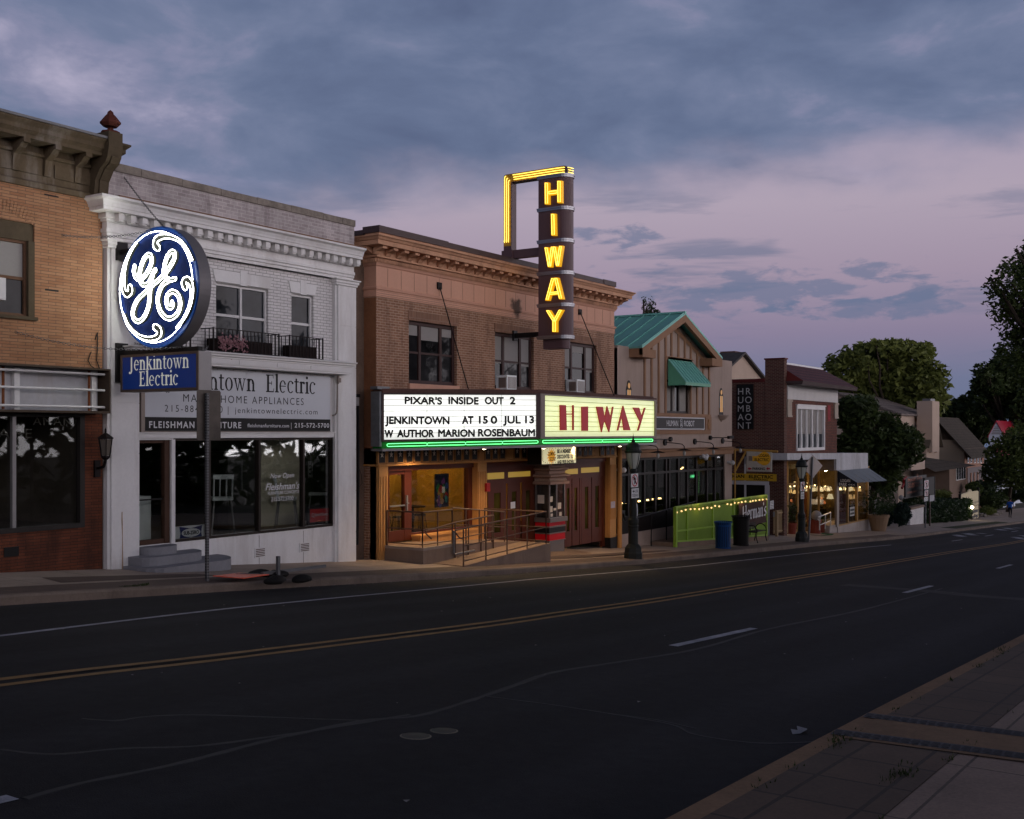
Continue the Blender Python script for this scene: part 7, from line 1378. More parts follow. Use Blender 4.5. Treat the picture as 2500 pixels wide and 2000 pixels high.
# ================================================================== 11. foliage
def crown(mb, clumps, n, size, rnd=R, shell=.55):
    """Leaf-sized faces scattered through the volume of several overlapping clumps."""
    tot = sum(c[3] * c[4] * c[5] for c in clumps)
    for cx, cy, cz, rx, ry, rz in clumps:
        for _ in range(int(n * rx * ry * rz / tot) + 1):
            while True:
                a, b, c = rnd.uniform(-1, 1), rnd.uniform(-1, 1), rnd.uniform(-1, 1); q = a * a + b * b + c * c
                if q <= 1 and q > rnd.random() * shell: break
            k = 1 + .16 * sin(5 * a + cx) * sin(4 * c + cy) + .08 * sin(11 * b + cz)
            p = Vector((cx + a * rx * k, cy + b * ry * k, cz + c * rz * k)); s_ = size * rnd.uniform(.6, 1.3)
            d = Vector((rnd.gauss(0, 1), rnd.gauss(0, 1), rnd.gauss(0, .7))).normalized(); e = d.cross(Vector((rnd.gauss(0, 1), rnd.gauss(0, 1), rnd.gauss(0, 1)))).normalized()
            mb.add([p - d * s_, p + e * s_ * .42 - d * s_ * .1, p + d * s_, p - e * s_ * .42 - d * s_ * .1], [(0, 1, 2, 3)])
def limb(mb, a, b, r0, r1, n=5):
    a, b = Vector(a), Vector(b); P = [a.lerp(b, k / n) + Vector((R.gauss(0, .03), R.gauss(0, .03), 0)) * (b - a).length * .5 * (0 < k < n) for k in range(n + 1)]; mb.tube(P, [r0 + (r1 - r0) * k / n for k in range(n + 1)], 6)
bark = mat('bark', (.045, .035, .026), .95, .35, 3, 14, bump=.6)
LM = [leafmat('maple_leaves', (.045, .062, .015), (.22, .25, .06), .5), leafmat('dark_leaves', (.016, .029, .009), (.062, .088, .024), .7), leafmat('street_tree_leaves', (.022, .036, .010), (.10, .135, .032), .8), leafmat('yew_leaves', (.012, .026, .012), (.042, .068, .026), 1.2)]
def tree(name, label, base, clumps, n, size, m, cat='tree', trunk=True, group=None, shell=.55):
    t_ = thing(name, label, cat, base, group); mb = MB(); crown(mb, clumps, n, size, shell=shell); part('crown', mb, m, t_)
    if trunk:
        b = Vector(base); mb = MB(); top = Vector((sum(c[0] for c in clumps) / len(clumps), sum(c[1] for c in clumps) / len(clumps), sum(c[2] for c in clumps) / len(clumps))); r0 = max(.06, .022 * (top - b).length * 1.5)
        mid = b.lerp(top, .45); limb(mb, b - ZUP * .2, mid, r0, r0 * .7)
        for c in clumps: limb(mb, mid, (c[0], c[1], c[2]), r0 * .45, r0 * .12)
        part('trunk', mb, bark, t_)
    return t_
def ell(t, spec):                                 # clumps given by sight lines at a surveyed distance
    out = []
    spec = list(spec) + [(u + ru * .9 * cos(a), v - rv * .9 * abs(sin(a)) + rv * .2, ru * .34, rv * .32) for u, v, ru, rv in spec for a in (R.uniform(.2, 1.3), R.uniform(1.4, 2.9)) if len(spec) > 1]
    for u, v, ru, rv in spec: p = pt(u, v, t + R.uniform(-.03, .03) * t); k = t / FPX; out.append((p.x, p.y, p.z, ru * k, ru * k * .9, rv * k))
    return out
def bsp(u, t): p = pt(u, V0, t); return (p.x, p.y, g(p.x))
# ================================================================== 12. brick lamp shop
lg = thing('brick_corner_shop', 'dark red brick two storey lamp shop with maroon mansard roof', 'building', (55, 19, g(55)))
LX0, LX1 = 50.9, at(2043.5, 0, 18)[0]; R3 = lambda x, y, Y=18: at(1760 + x / 5.39, 840 + y / 5.39, Y)
brk = brick('wine_brick', (.115, .040, .028), (.075, .026, .020), (.19, .145, .115), .21, .0677, .010, var=.4, bump=.5); brk2 = brick('wine_brick_front', (.19, .065, .042), (.13, .042, .03), (.075, .05, .04), .21, .085, .016, var=.35, bump=.6)
wx0_, wx1_ = R3(992, 0)[0], R3(1352, 0)[0]; wzb, wzt = R3(1180, 1375)[1], R3(1000, 820)[1]
mb = MB(); mb.wall(18.25, 34, -5.6, 2.42, LX0, [(18.9, 23.5, -5.6, -2.55)], .12, ax='x'); mb.box(LX0 - .03, LX0 + .35, 18.0, 18.95, -5.6, 3.48); mb.quad((LX0, 18.2, 2.3), (LX1, 18.2, 2.3), (LX1, 34, 2.3), (LX0, 34, 2.3)); mb.wall(18.02, 34, -1.4, 2.4, LX1, ax='x'); part('side_wall', mb, brk, lg)
mb = MB(); mb.wall(LX0 + .35, LX1, -1.4, 1.62, 18.01, [(wx0_, wx1_, wzb, wzt)], .12); part('front_wall', mb, brk2, lg)
part('coping', MB().box(LX0 - .06, LX0 + .3, 18.96, 34, 2.42, 2.58).box(LX0 - .07, LX0 + .40, 17.96, 18.99, 3.48, 3.55), mat('maroon_coping', (.10, .018, .016), .6, .2), lg)
sid = mat('white_siding', (.56, .54, .53), .6, .08, 2, 14); mb = MB(); xs_ = frange(LX0 + .36, LX1 + .02, .2)
for a, b in zip(xs_, xs_[1:]): mb.box(a + .008, b - .008, 17.95, 18.05, 1.58, 2.46)
mb.box(LX0 + .36, LX1 + .02, 17.97, 18.05, 1.58, 2.46); part('siding', mb, sid, lg)
shg = brick('maroon_shingle', (.115, .036, .034), (.085, .026, .026), (.028, .012, .012), .28, .17, .02, rough=.6, bump=.8); xe0, xe1 = LX0 + .1, LX1 + .95
mb = MB(); A, B, C_, D_ = (xe0 + .1, 17.15, 2.44), (xe1, 17.15, 2.40), (LX1 - .2, 18.7, 3.37), (xe0 + .55, 18.7, 3.37); mb.quad(A, B, C_, D_); part('mansard_roof', mb, shg, lg); mb = MB(); mb.add([A, D_, (xe0 + .1, 18.7, 2.44)], [(0, 1, 2)]); mb.add([B, C_, (xe1, 18.7, 2.40)], [(0, 1, 2)]); part('mansard_end', mb, mat('maroon_sheet', (.13, .022, .018), .6, .15), lg)
part('eave', MB().add([A, B, (B[0], B[1] + .05, B[2] - .17), (A[0], A[1] + .05, A[2] - .17), (LX1 + .0, 18.0, 2.25), (LX0 + .35, 18.0, 2.25), (LX0 + .35, 18.7, 2.44), (A[0], 18.7, 2.44)], [(0, 1, 2, 3), (3, 2, 4, 5), (0, 3, 5, 6, 7)]), M['cap'], lg)
part('roof_flashing', MB().box(D_[0], C_[0], 18.68, 18.9, 3.37, 3.46), wvl, lg)
f = MB(); f.box(wx0_ - .04, wx1_ + .06, 17.93, 18.1, wzt - .12, wzt + .10); f.box(wx0_ - .08, wx1_ + .1, 17.89, 18.1, wzt + .06, wzt + .11); f.box(wx0_ - .02, wx1_ + .02, 17.93, 18.1, wzb - .1, wzb + .05); f.box(wx0_ - .02, wx0_ + .08, 17.96, 18.1, wzb + .05, wzt - .12); f.box(wx1_ - .10, wx1_ + .03, 17.93, 18.1, wzb + .05, wzt - .12)
for k in (.17, .36, .56, .76): x = wx0_ + (wx1_ - wx0_) * k; f.box(x - .055, x + .055, 17.975, 18.1, wzb + .05, wzt - .12)
ww = part('window', f, M['whitetrim'], lg); part('pane', MB().box(wx0_, wx1_, 18.07, 18.08, wzb, wzt), M['paneb'], ww); part('curtain', MB().box(wx0_ + .1, wx1_ - .1, 18.055, 18.065, wzb + (wzt - wzb) * .35, wzt - .12), M['curtain'], ww)
f = MB()
for x, w_ in ((LX0 + .58, .30), (LX1 - .28, .28)): f.box(x - w_, x + w_, 17.93, 18.05, .72, 1.575); f.box(x - w_ - .04, x + w_ + .06, 17.90, 18.05, 1.46, 1.56); f.box(x - w_ - .02, x + w_ + .03, 17.91, 18.05, .72, .80)
part('stone_block', f, mat('cream_stone', (.40, .34, .28), .85, .2, 3, 20), lg)
x, z = R3(1425, 910); part('painted_patch', MB().box(x - .22, x + .22, 17.997, 18.009, z - .42, z + .42), mat('faded_red_patch', (.30, .05, .055), .9, .5, 6, 20), lg)
# canopy, display corner
CX0, CX1 = at(1922, 0, 17.6)[0], at(2119, 0, 17.6)[0]; cz = lambda x: -1.0 - .20 * (x - CX0) / (CX1 - CX0); xm_ = at(2042, 0, 17.6)[0]
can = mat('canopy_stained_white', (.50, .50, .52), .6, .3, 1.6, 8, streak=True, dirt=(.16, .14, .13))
mb = MB(); mb.prism([(CX0, cz(CX0) - .31), (xm_, cz(xm_) - .32), (xm_, -2.02), (CX1, -2.18), (CX1, cz(CX1)), (CX0, cz(CX0))], 'y', 17.6, 17.72); mb.add([(CX0, 17.6, cz(CX0)), (CX1, 17.6, cz(CX1)), (CX1, 26, cz(CX1)), (CX0, 20, cz(CX0))], [(0, 1, 2, 3)]); mb.wall(17.72, 26, -2.18, cz(CX1), CX1, ax='x'); mb.wall(17.72, 19.6, cz(CX0) - .31, cz(CX0), CX0, ax='x'); part('canopy', mb, can, lg)
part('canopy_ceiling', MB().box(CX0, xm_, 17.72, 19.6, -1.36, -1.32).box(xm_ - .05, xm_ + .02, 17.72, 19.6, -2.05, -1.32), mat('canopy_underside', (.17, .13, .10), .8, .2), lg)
SX0, SX1, SY = at(2046, 0, 18)[0], at(2122, 0, 18)[0], 18.0; sb_, st_ = -5.12, -2.0
mb = MB(); mb.add([(SX0, SY, -6.4), (SX1, SY, -6.6), (SX1, SY, sb_), (SX0, SY, sb_), (SX0, SY + .2, -6.4), (SX1, SY + 6, -6.6), (SX1, SY + 6, sb_), (SX0, SY + .2, sb_)], [(0, 1, 2, 3), (1, 5, 6, 2), (3, 2, 6, 7), (0, 4, 7, 3)]); mb.box(SX0 - 1.3, SX0 - .01, SY + .05, SY + .3, -6.2, -5.0); part('plinth', mb, mat('dirty_white_plinth', (.40, .35, .32), .8, .25, 1.5, 12, dirt=(.20, .15, .12)), lg)
gold2 = mat('ochre_window_frame', (.36, .21, .07), .55, .15); f = MB()
for u, w_ in ((2045, .20), (2070.5, .06), (2093, .09), (2119, .10)): x = at(u, 0, SY)[0]; f.k = 0 if u == 2045 else 1; f.box(x - w_, x + w_, SY - .02, SY + .1, sb_, st_)
f.k = 1; f.box(SX0, SX1, SY - .01, SY + .1, sb_, sb_ + .07); f.box(SX0, SX1, SY - .01, SY + .1, st_ - .08, st_); fw_ = part('display_window', f, [M['greydull'], gold2], lg); part('pane', MB().box(SX0 + .1, SX1 - .05, SY + .03, SY + .04, sb_ + .05, st_ - .05).quad((SX1 - .03, SY + .1, sb_), (SX1 - .03, SY + 5, sb_), (SX1 - .03, SY + 5, st_), (SX1 - .03, SY + .1, st_)), M['glass'], fw_)
YE = 19.4; e0, e1 = at(1922, 0, YE)[0], at(2060, 0, YE)[0]; f = MB(); eb = -5.35
for u, w_ in ((1924, .09), (1948.5, .09), (1976, .06), (2001, .05)): x = at(u, 0, YE)[0]; f.box(x - w_, x + w_, YE, YE + .1, eb, -1.4)
f.box(e0, at(1950, 0, YE)[0], YE, YE + .09, at(1935, 1186, YE)[1], at(1935, 1186, YE)[1] + .13); f.box(e0, e1, YE, YE + .09, eb, eb + .2); f.box(e0, e1, YE + .001, YE + .09, -1.7, -1.4); dwr = part('entrance_glazing', f, gold2, lg); part('pane', MB().box(e0, e1, YE + .04, YE + .05, eb + .15, -1.5), M['glass'], dwr)
mb = MB(); mb.box(LX0 + .3, LX0 + .36, 18.02, YE, -5.7, -1.3); part('jamb_wall', mb, brk, lg)
rw = mat('shop_room_ochre', (.22, .15, .07), .9, .25, 1.5, 6); mb = MB(); mb.box(LX0 + .3, SX1 - .1, 23.4, 23.5, -5.8, -1.3); mb.box(LX0 + .2, LX0 + .3, YE + .1, 23.5, -5.8, -1.3); mb.box(SX1 - .22, SX1 - .12, SY + .12, 23.4, -5.8, -1.3); part('shop_back_wall', mb, rw, lg)
mb = MB(); mb.box(LX0 + .2, SX1 - .1, SY + .12, 23.5, -5.42, -5.36); mb.box(LX0 + .2, SX1 - .1, 18.15, 23.5, -1.32, -1.28); part('shop_floor', mb, mat('shop_floor_brown', (.10, .07, .045), .8, .2), lg)
# awning
awc = mat('grey_blue_canvas', (.19, .215, .235), .7, .12, 1.5, 12); nav = mat('navy_canvas', (.010, .013, .024), .7, .15); a0_, a1_ = at(2045, 0, 17.58)[0], at(2121, 0, 17.58)[0]; za0, za1 = at(2045, 1149, 17.58)[1], at(2121, 1143, 17.58)[1]; yo = 16.55; zo = za0 - .62
f = MB(); n_ = 10
for k in range(n_): s0_, s1_ = k / n_, (k + 1) / n_; f.quad((a0_ + (a1_ - a0_) * s0_, 17.58, za0 + (za1 - za0) * s0_), (a0_ + (a1_ - a0_) * s1_, 17.58, za0 + (za1 - za0) * s1_), (a0_ + (a1_ - a0_) * s1_, yo, zo + .012 * (k % 2) - .12 * s1_), (a0_ + (a1_ - a0_) * s0_, yo, zo + .012 * (k % 2) - .12 * s0_))
part('awning', f, awc, lg); f = MB(); f.add([(a0_, 17.58, za0), (a0_, yo, zo), (a0_, yo, zo - .22), (a0_, 17.58, zo - .22)], [(0, 1, 2, 3)]); side_ = part('awning_side', f, nav, lg); f = MB(); q_ = lambda y_: y_
text(f, 'LOGAN', (a0_ - .004, 17.42, zo + .02), YM, .15, .50, bold=.01, dz=.004); text(f, 'PARK', (a0_ - .004, 17.5, zo - .18), YM, .15, .42, bold=.02, dz=.004); text(f, '<<<', (a0_ - .004, 17.03, zo - .18), YM, .13, .36, dz=.004); part('lettering', f, wvl, side_)
# goods in the lamp shop
shd = emit('lit_lamp_shade', (1., .60, .22), 1.3, (.7, .55, .3)); shd2 = emit('bright_lamp_shade', (1., .80, .48), 1.15, (.8, .7, .5)); shr = emit('red_lamp_shade', (1., .25, .07), .9, (.5, .2, .1)); brs = mat('brass', (.30, .18, .05), .35, .2, metal=.7); bl_ = emit('shop_bulb', (1., .70, .30), 14)
def tlamp(u, v, w_, h, y, m, label, stem=.5):
    x, z = at(u, v, y); k = (x * CT + y * ST) / FPX; rw_, hh = w_ * k / 2, h * k; zb_ = z - hh / 2; t_ = thing('table_lamp', label, 'lamp', (x, y, zb_ - stem), 'table lamps glowing in the lamp shop')
    part('shade', MB().lathe(x, y, [(rw_ * .55, zb_ + hh), (rw_, zb_)], 14), m, t_); part('stand', MB().lathe(x, y, [(.02, zb_ + hh * .5), (.03, zb_), (.06, zb_ - stem * .3), (.03, zb_ - stem * .5), (.05, zb_ - stem * .7), (.10, zb_ - stem), (0, zb_ - stem)], 10), brs, t_)
    part('table', MB().box(x - .3, x + .3, y - .2, y + .2, zb_ - stem - .05, zb_ - stem).box(x - .26, x + .26, y - .17, y + .17, -5.36, zb_ - stem - .05), M['black'], t_)
for q in [(2027, 1212, 17, 12, 20.2, shd2, 'tall lamp with wide cream shade just left of the grey corner post', .5), (2006, 1218, 7, 7, 20.6, shr, 'small lamp with orange red shade, upper of two', .35), (2012.5, 1226, 8, 7, 20.3, shr, 'small lamp with orange red shade, lower of two', .3), (2058, 1222, 15, 13, 18.75, emit('pale_lamp_shade', (1., .75, .45), .5, (.6, .5, .4)), 'lamp with pleated cream shade behind the red cloth', .35), (2076, 1213, 12, 11, 18.62, emit('buff_lamp_shade', (1., .60, .25), .55, (.6, .45, .3)), 'lamp with tan drum shade behind the middle pane', .3), (2086, 1213, 8, 10, 18.5, emit('buff_small_shade', (1., .6, .25), .6, (.6, .45, .3)), 'lamp with narrow tan shade at the right of the middle pane', .3), (1932, 1222, 6, 6, 20.8, shr, 'little red lamp inside the left entrance pane', .3)]: tlamp(*q)
def chand(u, v, y, arms, label, m=shd2):
    x, z = at(u, v, y); t_ = thing('chandelier', label, 'chandelier', (x, y, -1.4), 'chandeliers hanging in the lamp shop'); f = MB(); f.tube([(x, y, -1.34), (x, y, z - .3)], .015, 5)
    for k in range(arms): a = 2 * pi * k / arms + .3; f.tube([(x, y, z - .3), (x + .2 * cos(a), y + .2 * sin(a), z - .36), (x + .36 * cos(a), y + .36 * sin(a), z - .26), (x + .38 * cos(a), y + .38 * sin(a), z - .12)], .012, 4)
    part('frame', f, brs, t_)
    for k in range(arms): a = 2 * pi * k / arms + .3; part('shade', MB().lathe(x + .38 * cos(a), y + .38 * sin(a), [(.05, z + .10), (.11, z - .10)], 8), m, t_)
chand(1985, 1195, 20.4, 6, 'brass chandelier with small cream shades at the middle of the lamp shop'); chand(2006, 1195, 20.0, 4, 'small brass chandelier near the middle of the lamp shop', shd2); chand(1930, 1200, 20.6, 5, 'brass chandelier behind the left entrance pane', shd); chand(2062, 1193, 18.85, 5, 'brass chandelier behind the right display window', shd2); chand(2083, 1195, 18.6, 5, 'brass chandelier behind the middle right pane', shd)
x, z = at(1992, 1225, 19.9); t_ = thing('drum_pendant', 'wide white drum pendant shade in the lamp shop', 'lamp', (x, 19.9, -1.4)); part('shade', MB().lathe(x, 19.9, [(.42, z + .12), (.42, z - .13)], 20), emit('white_drum', (1., .72, .5), .45, (.7, .6, .5)), t_); part('cord', MB().tube([(x, 19.9, -1.34), (x, 19.9, z + .1)], .01, 4), M['black'], t_)
f = MB()
for u, v in [(1929, 1187), (1939.5, 1186.5), (1970, 1188), (1976, 1188), (1989.5, 1185), (2036.5, 1193), (2099.5, 1190), (2109, 1190), (2112.5, 1185.5), (2060, 1181), (2052, 1194), (2066, 1194), (2090, 1193)]: y = 18.42 if u > 2040 else 20.6; x, z = at(u, v, y); f.ball((x, y, z), .045, n=8, m=6)
t_ = thing('spot_bulbs', 'row of small bright bulbs near the ceiling of the lamp shop', 'lights', (56, 20.6, -1.5)); part('bulb', f, bl_, t_)
for x, y, e_ in ((53.5, 20.8, 70), (57.5, 20.6, 110), (62, 19.4, 120)):
    ld = bpy.data.lights.new('shop_light', 'POINT'); lo = bpy.data.objects.new('shop_light', ld); sc.collection.objects.link(lo); lo.location = Vector((x, y, -2.2)) - BASE[t_.name]; lo.parent = t_; ld.energy = e_; ld.color = (1, .62, .25); ld.shadow_soft_size = .05
part('panel', MB().box(at(2012, 0, 21)[0], at(2034, 0, 21)[0], 21, 21.05, -4.2, -1.5), mat('ochre_screen', (.40, .26, .08), .8, .3, 6, 14), thing('screen', 'tall patterned ochre screen behind the cream lamp', 'screen', (at(2023, 0, 21)[0], 21, -4.2)))
a, b = at(2047, 0, 18.3), at(2067, 0, 18.3); f = MB(); V = [(a[0] + (b[0] - a[0]) * i / 8, 18.30 + .05 * sin(i * 1.9), z) for z in (sb_ + .05, -3.45) for i in range(9)]; f.add(V, [(i, i + 1, i + 10, i + 9) for i in range(8)]); solo('red_cloth', f, mat('red_print_cloth', (.22, .045, .04), .9, .4, 3, 12), 'faded red cloth hung inside the display window', 'cloth', (a[0], 18.3, sb_))
p_, q_ = at(2075, 1261, SY - .01), at(2086, 1237, SY - .01); part('plate', MB().box(p_[0], q_[0], SY - .015, SY - .008, p_[1], q_[1]), mat('grey_notice', (.5, .5, .48), .7, .1), (t_ := thing('window_notice', 'white notice board hung on the middle display pane', 'sign', (p_[0], SY, p_[1])))); f = MB(); text(f, 'STORE', (p_[0] + .05, SY - .016, q_[1] - .2), XP, .12, q_[0] - p_[0] - .1, bold=.02); text(f, 'HOURS', (p_[0] + .05, SY - .016, q_[1] - .45), XP, .12, q_[0] - p_[0] - .1, bold=.02); f.v and part('lettering', MB().box(p_[0] + .06, q_[0] - .06, SY - .019, SY - .0155, q_[1] - .22, q_[1] - .10).box(p_[0] + .06, q_[0] - .06, SY - .019, SY - .0155, q_[1] - .42, q_[1] - .30), blkl, t_)
# signs round the drive
HX = LX0 - .035; a, b = ax(1800, 1048, HX), ax(1840, 938, HX); t_ = thing('vertical_sign', 'tall black sign spelling HUMAN ROBOT down the brick side wall', 'sign', (HX, (a[0] + b[0]) / 2, a[1])); part('panel', MB().box(HX - .10, HX, b[0], a[0], a[1], b[1]), mat('matt_black_sign', (.009, .009, .009), .6, .1), t_); f = MB()
for k, ch in enumerate('HUMAN'): z = b[1] - .16 - k * (b[1] - a[1] - .10) / 5 - .34; text(f, ch, (HX - .102, a[0] - (a[0] - b[0]) * .26, z), YM, .31, align='c')
for k, ch in enumerate('ROBOT'): z = b[1] - .16 - k * (b[1] - a[1] - .10) / 5 - .34; text(f, ch, (HX - .102, a[0] - (a[0] - b[0]) * .73, z), YM, .31, align='c')
part('lettering', f, mat('grey_letter', (.42, .41, .40), .5, .05), t_)
a, b = ax(1785, 1172.5, HX), ax(1896, 1158, HX); t_ = thing('yellow_wall_sign', 'yellow LOGAN ELECTRIC strip sign over the side opening', 'sign', (HX, 20, a[1])); part('panel', MB().box(HX - .04, HX, b[0], a[0], a[1], b[1]), mat('sign_yellow', (.66, .40, .03), .5, .12), t_); f = MB(); x0, x1_ = ax(1776, 0, HX)[0], ax(1825, 0, HX)[0]
text(f, 'LOGAN', (HX - .042, x0, a[1] + .13), YM, .15, x0 - ax(1818, 0, HX)[0], bold=.03); x0 = ax(1829, 0, HX)[0]; text(f, 'ELECTRIC', (HX - .042, x0, a[1] + .13), YM, .15, x0 - ax(1888, 0, HX)[0], bold=.03); x0 = ax(1841, 0, HX)[0]; text(f, 'PARKING', (HX - .042, x0, a[1] + .02), YM, .08, x0 - ax(1875, 0, HX)[0], bold=.02); part('lettering', f, blkl, t_)
of = mat('opening_frame_white', (.56, .55, .56), .6, .1); a, b = ax(1785, 1240, HX), ax(1868, 1178, HX); f = MB(); f.box(LX0 - .06, LX0 + .04, 18.75, 24, -2.56, -2.38); f.box(LX0 - .06, LX0 + .04, 18.72, 18.95, -5.5, -2.56); y_ = ax(1819, 0, HX)[0]; f.box(LX0 - .05, LX0 + .03, y_ - .04, y_ + .04, -5.4, -1.2); part('opening_frame', f, of, lg); part('garage_dark_infill', MB().box(LX0 + .125, LX0 + .28, 18.7, 24.5, -5.55, -2.4), M['darkroom'], lg)  # shallow dark box: the shade of a deeper garage put into its colour
GX = 44.58; pipe = MB(); yA = 16.05; zA = -.76; pipe.tube([(GX, 18.0, zA), (GX, yA, zA - .06)], .05, 7); pipe.tube([(GX, 17.97, zA - .95), (GX, 17.45, zA - .05)], .045, 7); sw_ = thing('hanging_parking_sign', 'white hanging sign with yellow light bulb reading LOGAN ELECTRIC PARKING', 'sign', (GX, 17.9, zA)); part('arm', pipe, bpy.data.materials['pole_yellow'], sw_)
a, b = ax(1823, 1151, GX), ax(1884.5, 1100.5, GX); part('panel', MB().box(GX - .03, GX + .03, b[0], a[0], a[1], b[1]), mat('weathered_sign_white', (.50, .475, .42), .7, .3, 3, 10, streak=True), sw_); R4 = lambda x, y: ax(1760 + x / 5.39, 1080 + y / 5.39, GX - .032)
f = MB(); c = R4(572, 215); e = R4(655, 215); rr_ = c[0] - e[0]; rz2 = R4(572, 125)[1] - c[1]; f.prism([(c[0] + rr_ * cos(t), c[1] + rz2 * sin(t)) for t in [2 * pi * k / 28 for k in range(28)]], 'x', GX - .036, GX - .031); n1, n2 = R4(415, 180), R4(500, 250); f.prism([(n1[0], n1[1]), (R4(470, 0)[0], n1[1] + .0), (R4(515, 0)[0], R4(0, 150)[1]), (R4(515, 0)[0], R4(0, 280)[1]), (R4(470, 0)[0], n2[1]), (n1[0], n2[1])], 'x', GX - .0355, GX - .0312); part('bulb_shape', f, mat('bulb_yellow', (.78, .42, .03), .5, .08), sw_)
f = MB(); n1, n2 = R4(365, 180), R4(413, 245); f.box(GX - .0355, GX - .0312, n2[0], n1[0], n2[1], n1[1]); part('bulb_cap', f, M['greydull'], sw_); f = MB(); o_ = R4(500, 192); text(f, 'LOGAN', (GX - .0375, o_[0], o_[1]), YM, .115, o_[0] - R4(628, 0)[0], bold=.02); o_ = R4(446, 246); text(f, 'ELECTRIC', (GX - .0375, o_[0], o_[1]), YM, .115, o_[0] - R4(634, 0)[0], bold=.02); o_ = R4(416, 362); text(f, 'PARKING', (GX - .034, o_[0], o_[1]), YM, .10, o_[0] - R4(580, 0)[0], bold=.03); part('lettering', f, blkl, sw_)
f = MB()
for s_, xx in ((1, 352), (1, 595)): o_ = R4(xx, 347); L_ = (R4(352, 0)[0] - R4(402, 0)[0]); f.prism([(o_[0], o_[1]), (o_[0] - L_ * .5, o_[1] + .07), (o_[0] - L_ * .5, o_[1] + .03), (o_[0] - L_, o_[1] + .03), (o_[0] - L_, o_[1] - .03), (o_[0] - L_ * .5, o_[1] - .03), (o_[0] - L_ * .5, o_[1] - .07)], 'x', GX - .0355, GX - .0312)
part('arrow', f, signr, sw_)
# gate, posts, pots, green mat, white handrail
beige = mat('beige_gate_paint', (.33, .23, .12), .6, .12); gx0, gx1 = at(1886, 0, 18.1)[0], at(1918, 0, 18.1)[0]; t_ = thing('slatted_gate', 'beige slatted gate against the brick shop side', 'gate', (gx0, 18.1, g(gx0)))
f = MB(); zg0 = g(gx0) + .1
for x in frange(gx0 + .15, gx1 + .2, .13): f.bar((x, 18.1, zg0), (x, 18.1, zg0 + 1.08), .045)
part('slats', f, beige, t_); part('frame', MB().bar((gx0 + .1, 18.1, zg0 + .12), (gx1 + .2, 18.1, zg0 + .05), .06).bar((gx0 + .1, 18.1, zg0 + .95), (gx1 + .2, 18.1, zg0 + .93), .06).bar((gx1 + .2, 18.1, zg0 - .1), (gx1 + .2, 18.1, zg0 + 1.12), .08), beige, t_)
t_ = thing('notice_post', 'beige post with white notice beside the slatted gate', 'sign', (gx0, 17.9, g(gx0))); part('post', MB().bar((gx0, 17.9, g(gx0) - .1), (gx0, 17.9, g(gx0) + 1.2), .12), beige, t_); a, b = at(1880, 1244, 17.82), at(1888.5, 1222, 17.82); part('plate', MB().box(a[0], b[0], 17.81, 17.825, a[1], b[1]), signw, t_); f = MB()
for k in range(5): f.box(a[0] + .05, b[0] - .05, 17.806, 17.809, b[1] - .08 - k * .075, b[1] - .055 - k * .075)
part('lettering', f, blkl, t_); a, b = at(1888, 1262, 18.0), at(1894.5, 1249, 18.0); part('plate', MB().box(a[0], b[0], 18.0, 18.015, a[1], b[1]), mat('grey_plate', (.22, .22, .23), .5, .2), t_)
terr = mat('red_terracotta_pot', (.20, .045, .028), .8, .2); pls = leafmat('pot_plant_leaves', (.010, .022, .006), (.035, .06, .015), 3)
def pot(u, v, y, r0, r1, h, m, label, hp, rp_, n=260, sz=.07):
    x = at(u, 0, y)[0]; z = gs(x, y) if y < 18.6 else g(x); t_ = thing('potted_plant', label, 'potted plant', (x, y, z)); part('pot', MB().lathe(x, y, [(0, z), (r0, z), (r1 * .94, z + h * .82), (r1, z + h * .84), (r1, z + h), (r1 * .86, z + h), (r1 * .8, z + h * .9), (0, z + h * .88)], 16), m, t_); mb = MB(); crown(mb, [(x, y, z + h + hp * .45, rp_, rp_, hp * .5)], n, sz); part('leaves', mb, pls, t_)
pot(1931, 1296, 18.6, .22, .30, .55, terr, 'red pot with a leafy plant by the left entrance pane', 1.1, .38); pot(1989, 1299, 18.3, .30, .36, .72, terr, 'red pot with grasses beside the white handrail', .5, .35, 160); pot(2001, 1296, 18.6, .25, .30, .5, terr, 'dark red pot behind the white handrail', .6, .4, 200); pot(2145, 1295, 17.4, .40, .62, .95, mat('tan_planter', (.26, .175, .11), .8, .15), 'big tan planter with a loose shrub at the end of the lamp shop', 1.5, 1.0, 700, .10)
x = at(1991, 0, 18.1)[0]; part('ball', MB().ball((x, 18.05, g(x) + .95), .26), mat('grey_globe', (.28, .27, .27), .4, .2), thing('garden_globe', 'grey glass garden globe on the red pot', 'ornament', (x, 18.05, g(x) + .7)))
p = at(1985, 0, 17.6)[0]; q = at(2021, 0, 17.6)[0]; solo('green_mat', MB().add([(p, 17.2, gs(p, 17.2) + .02), (q, 17.2, gs(q, 17.2) + .05), (q, 17.9, gs(q, 17.9) + .05), (p, 17.9, gs(p, 17.9) + .02), (p + 1.0, 17.25, -5.30), (q, 17.25, -5.24), (q, 17.9, -5.24), (p + 1.0, 17.9, -5.30)], [(0, 1, 5, 4), (4, 5, 6, 7), (0, 4, 7, 3), (1, 2, 6, 5)]), mat('green_turf_mat', (.012, .10, .035), .9, .2), 'green turf covered ramp at the lamp shop door', 'ramp', (p, 17.5, -5.4))
t_ = thing('white_handrail', 'white pipe handrail beside the green ramp', 'railing', (56, 17.8, -5.3)); R5 = lambda x, y: (at(1900 + x / 8.983, 0, 17.75)[0], 17.75, at(1900 + x / 8.983, 1180 + y / 8.983, 17.75)[1]); part('rail', MB().tube([R5(905, 830), R5(870, 790), R5(880, 740), R5(1020, 690), R5(1150, 640)], .03, 6).tube([R5(905, 920), R5(1150, 820)], .026, 6), whp, t_)
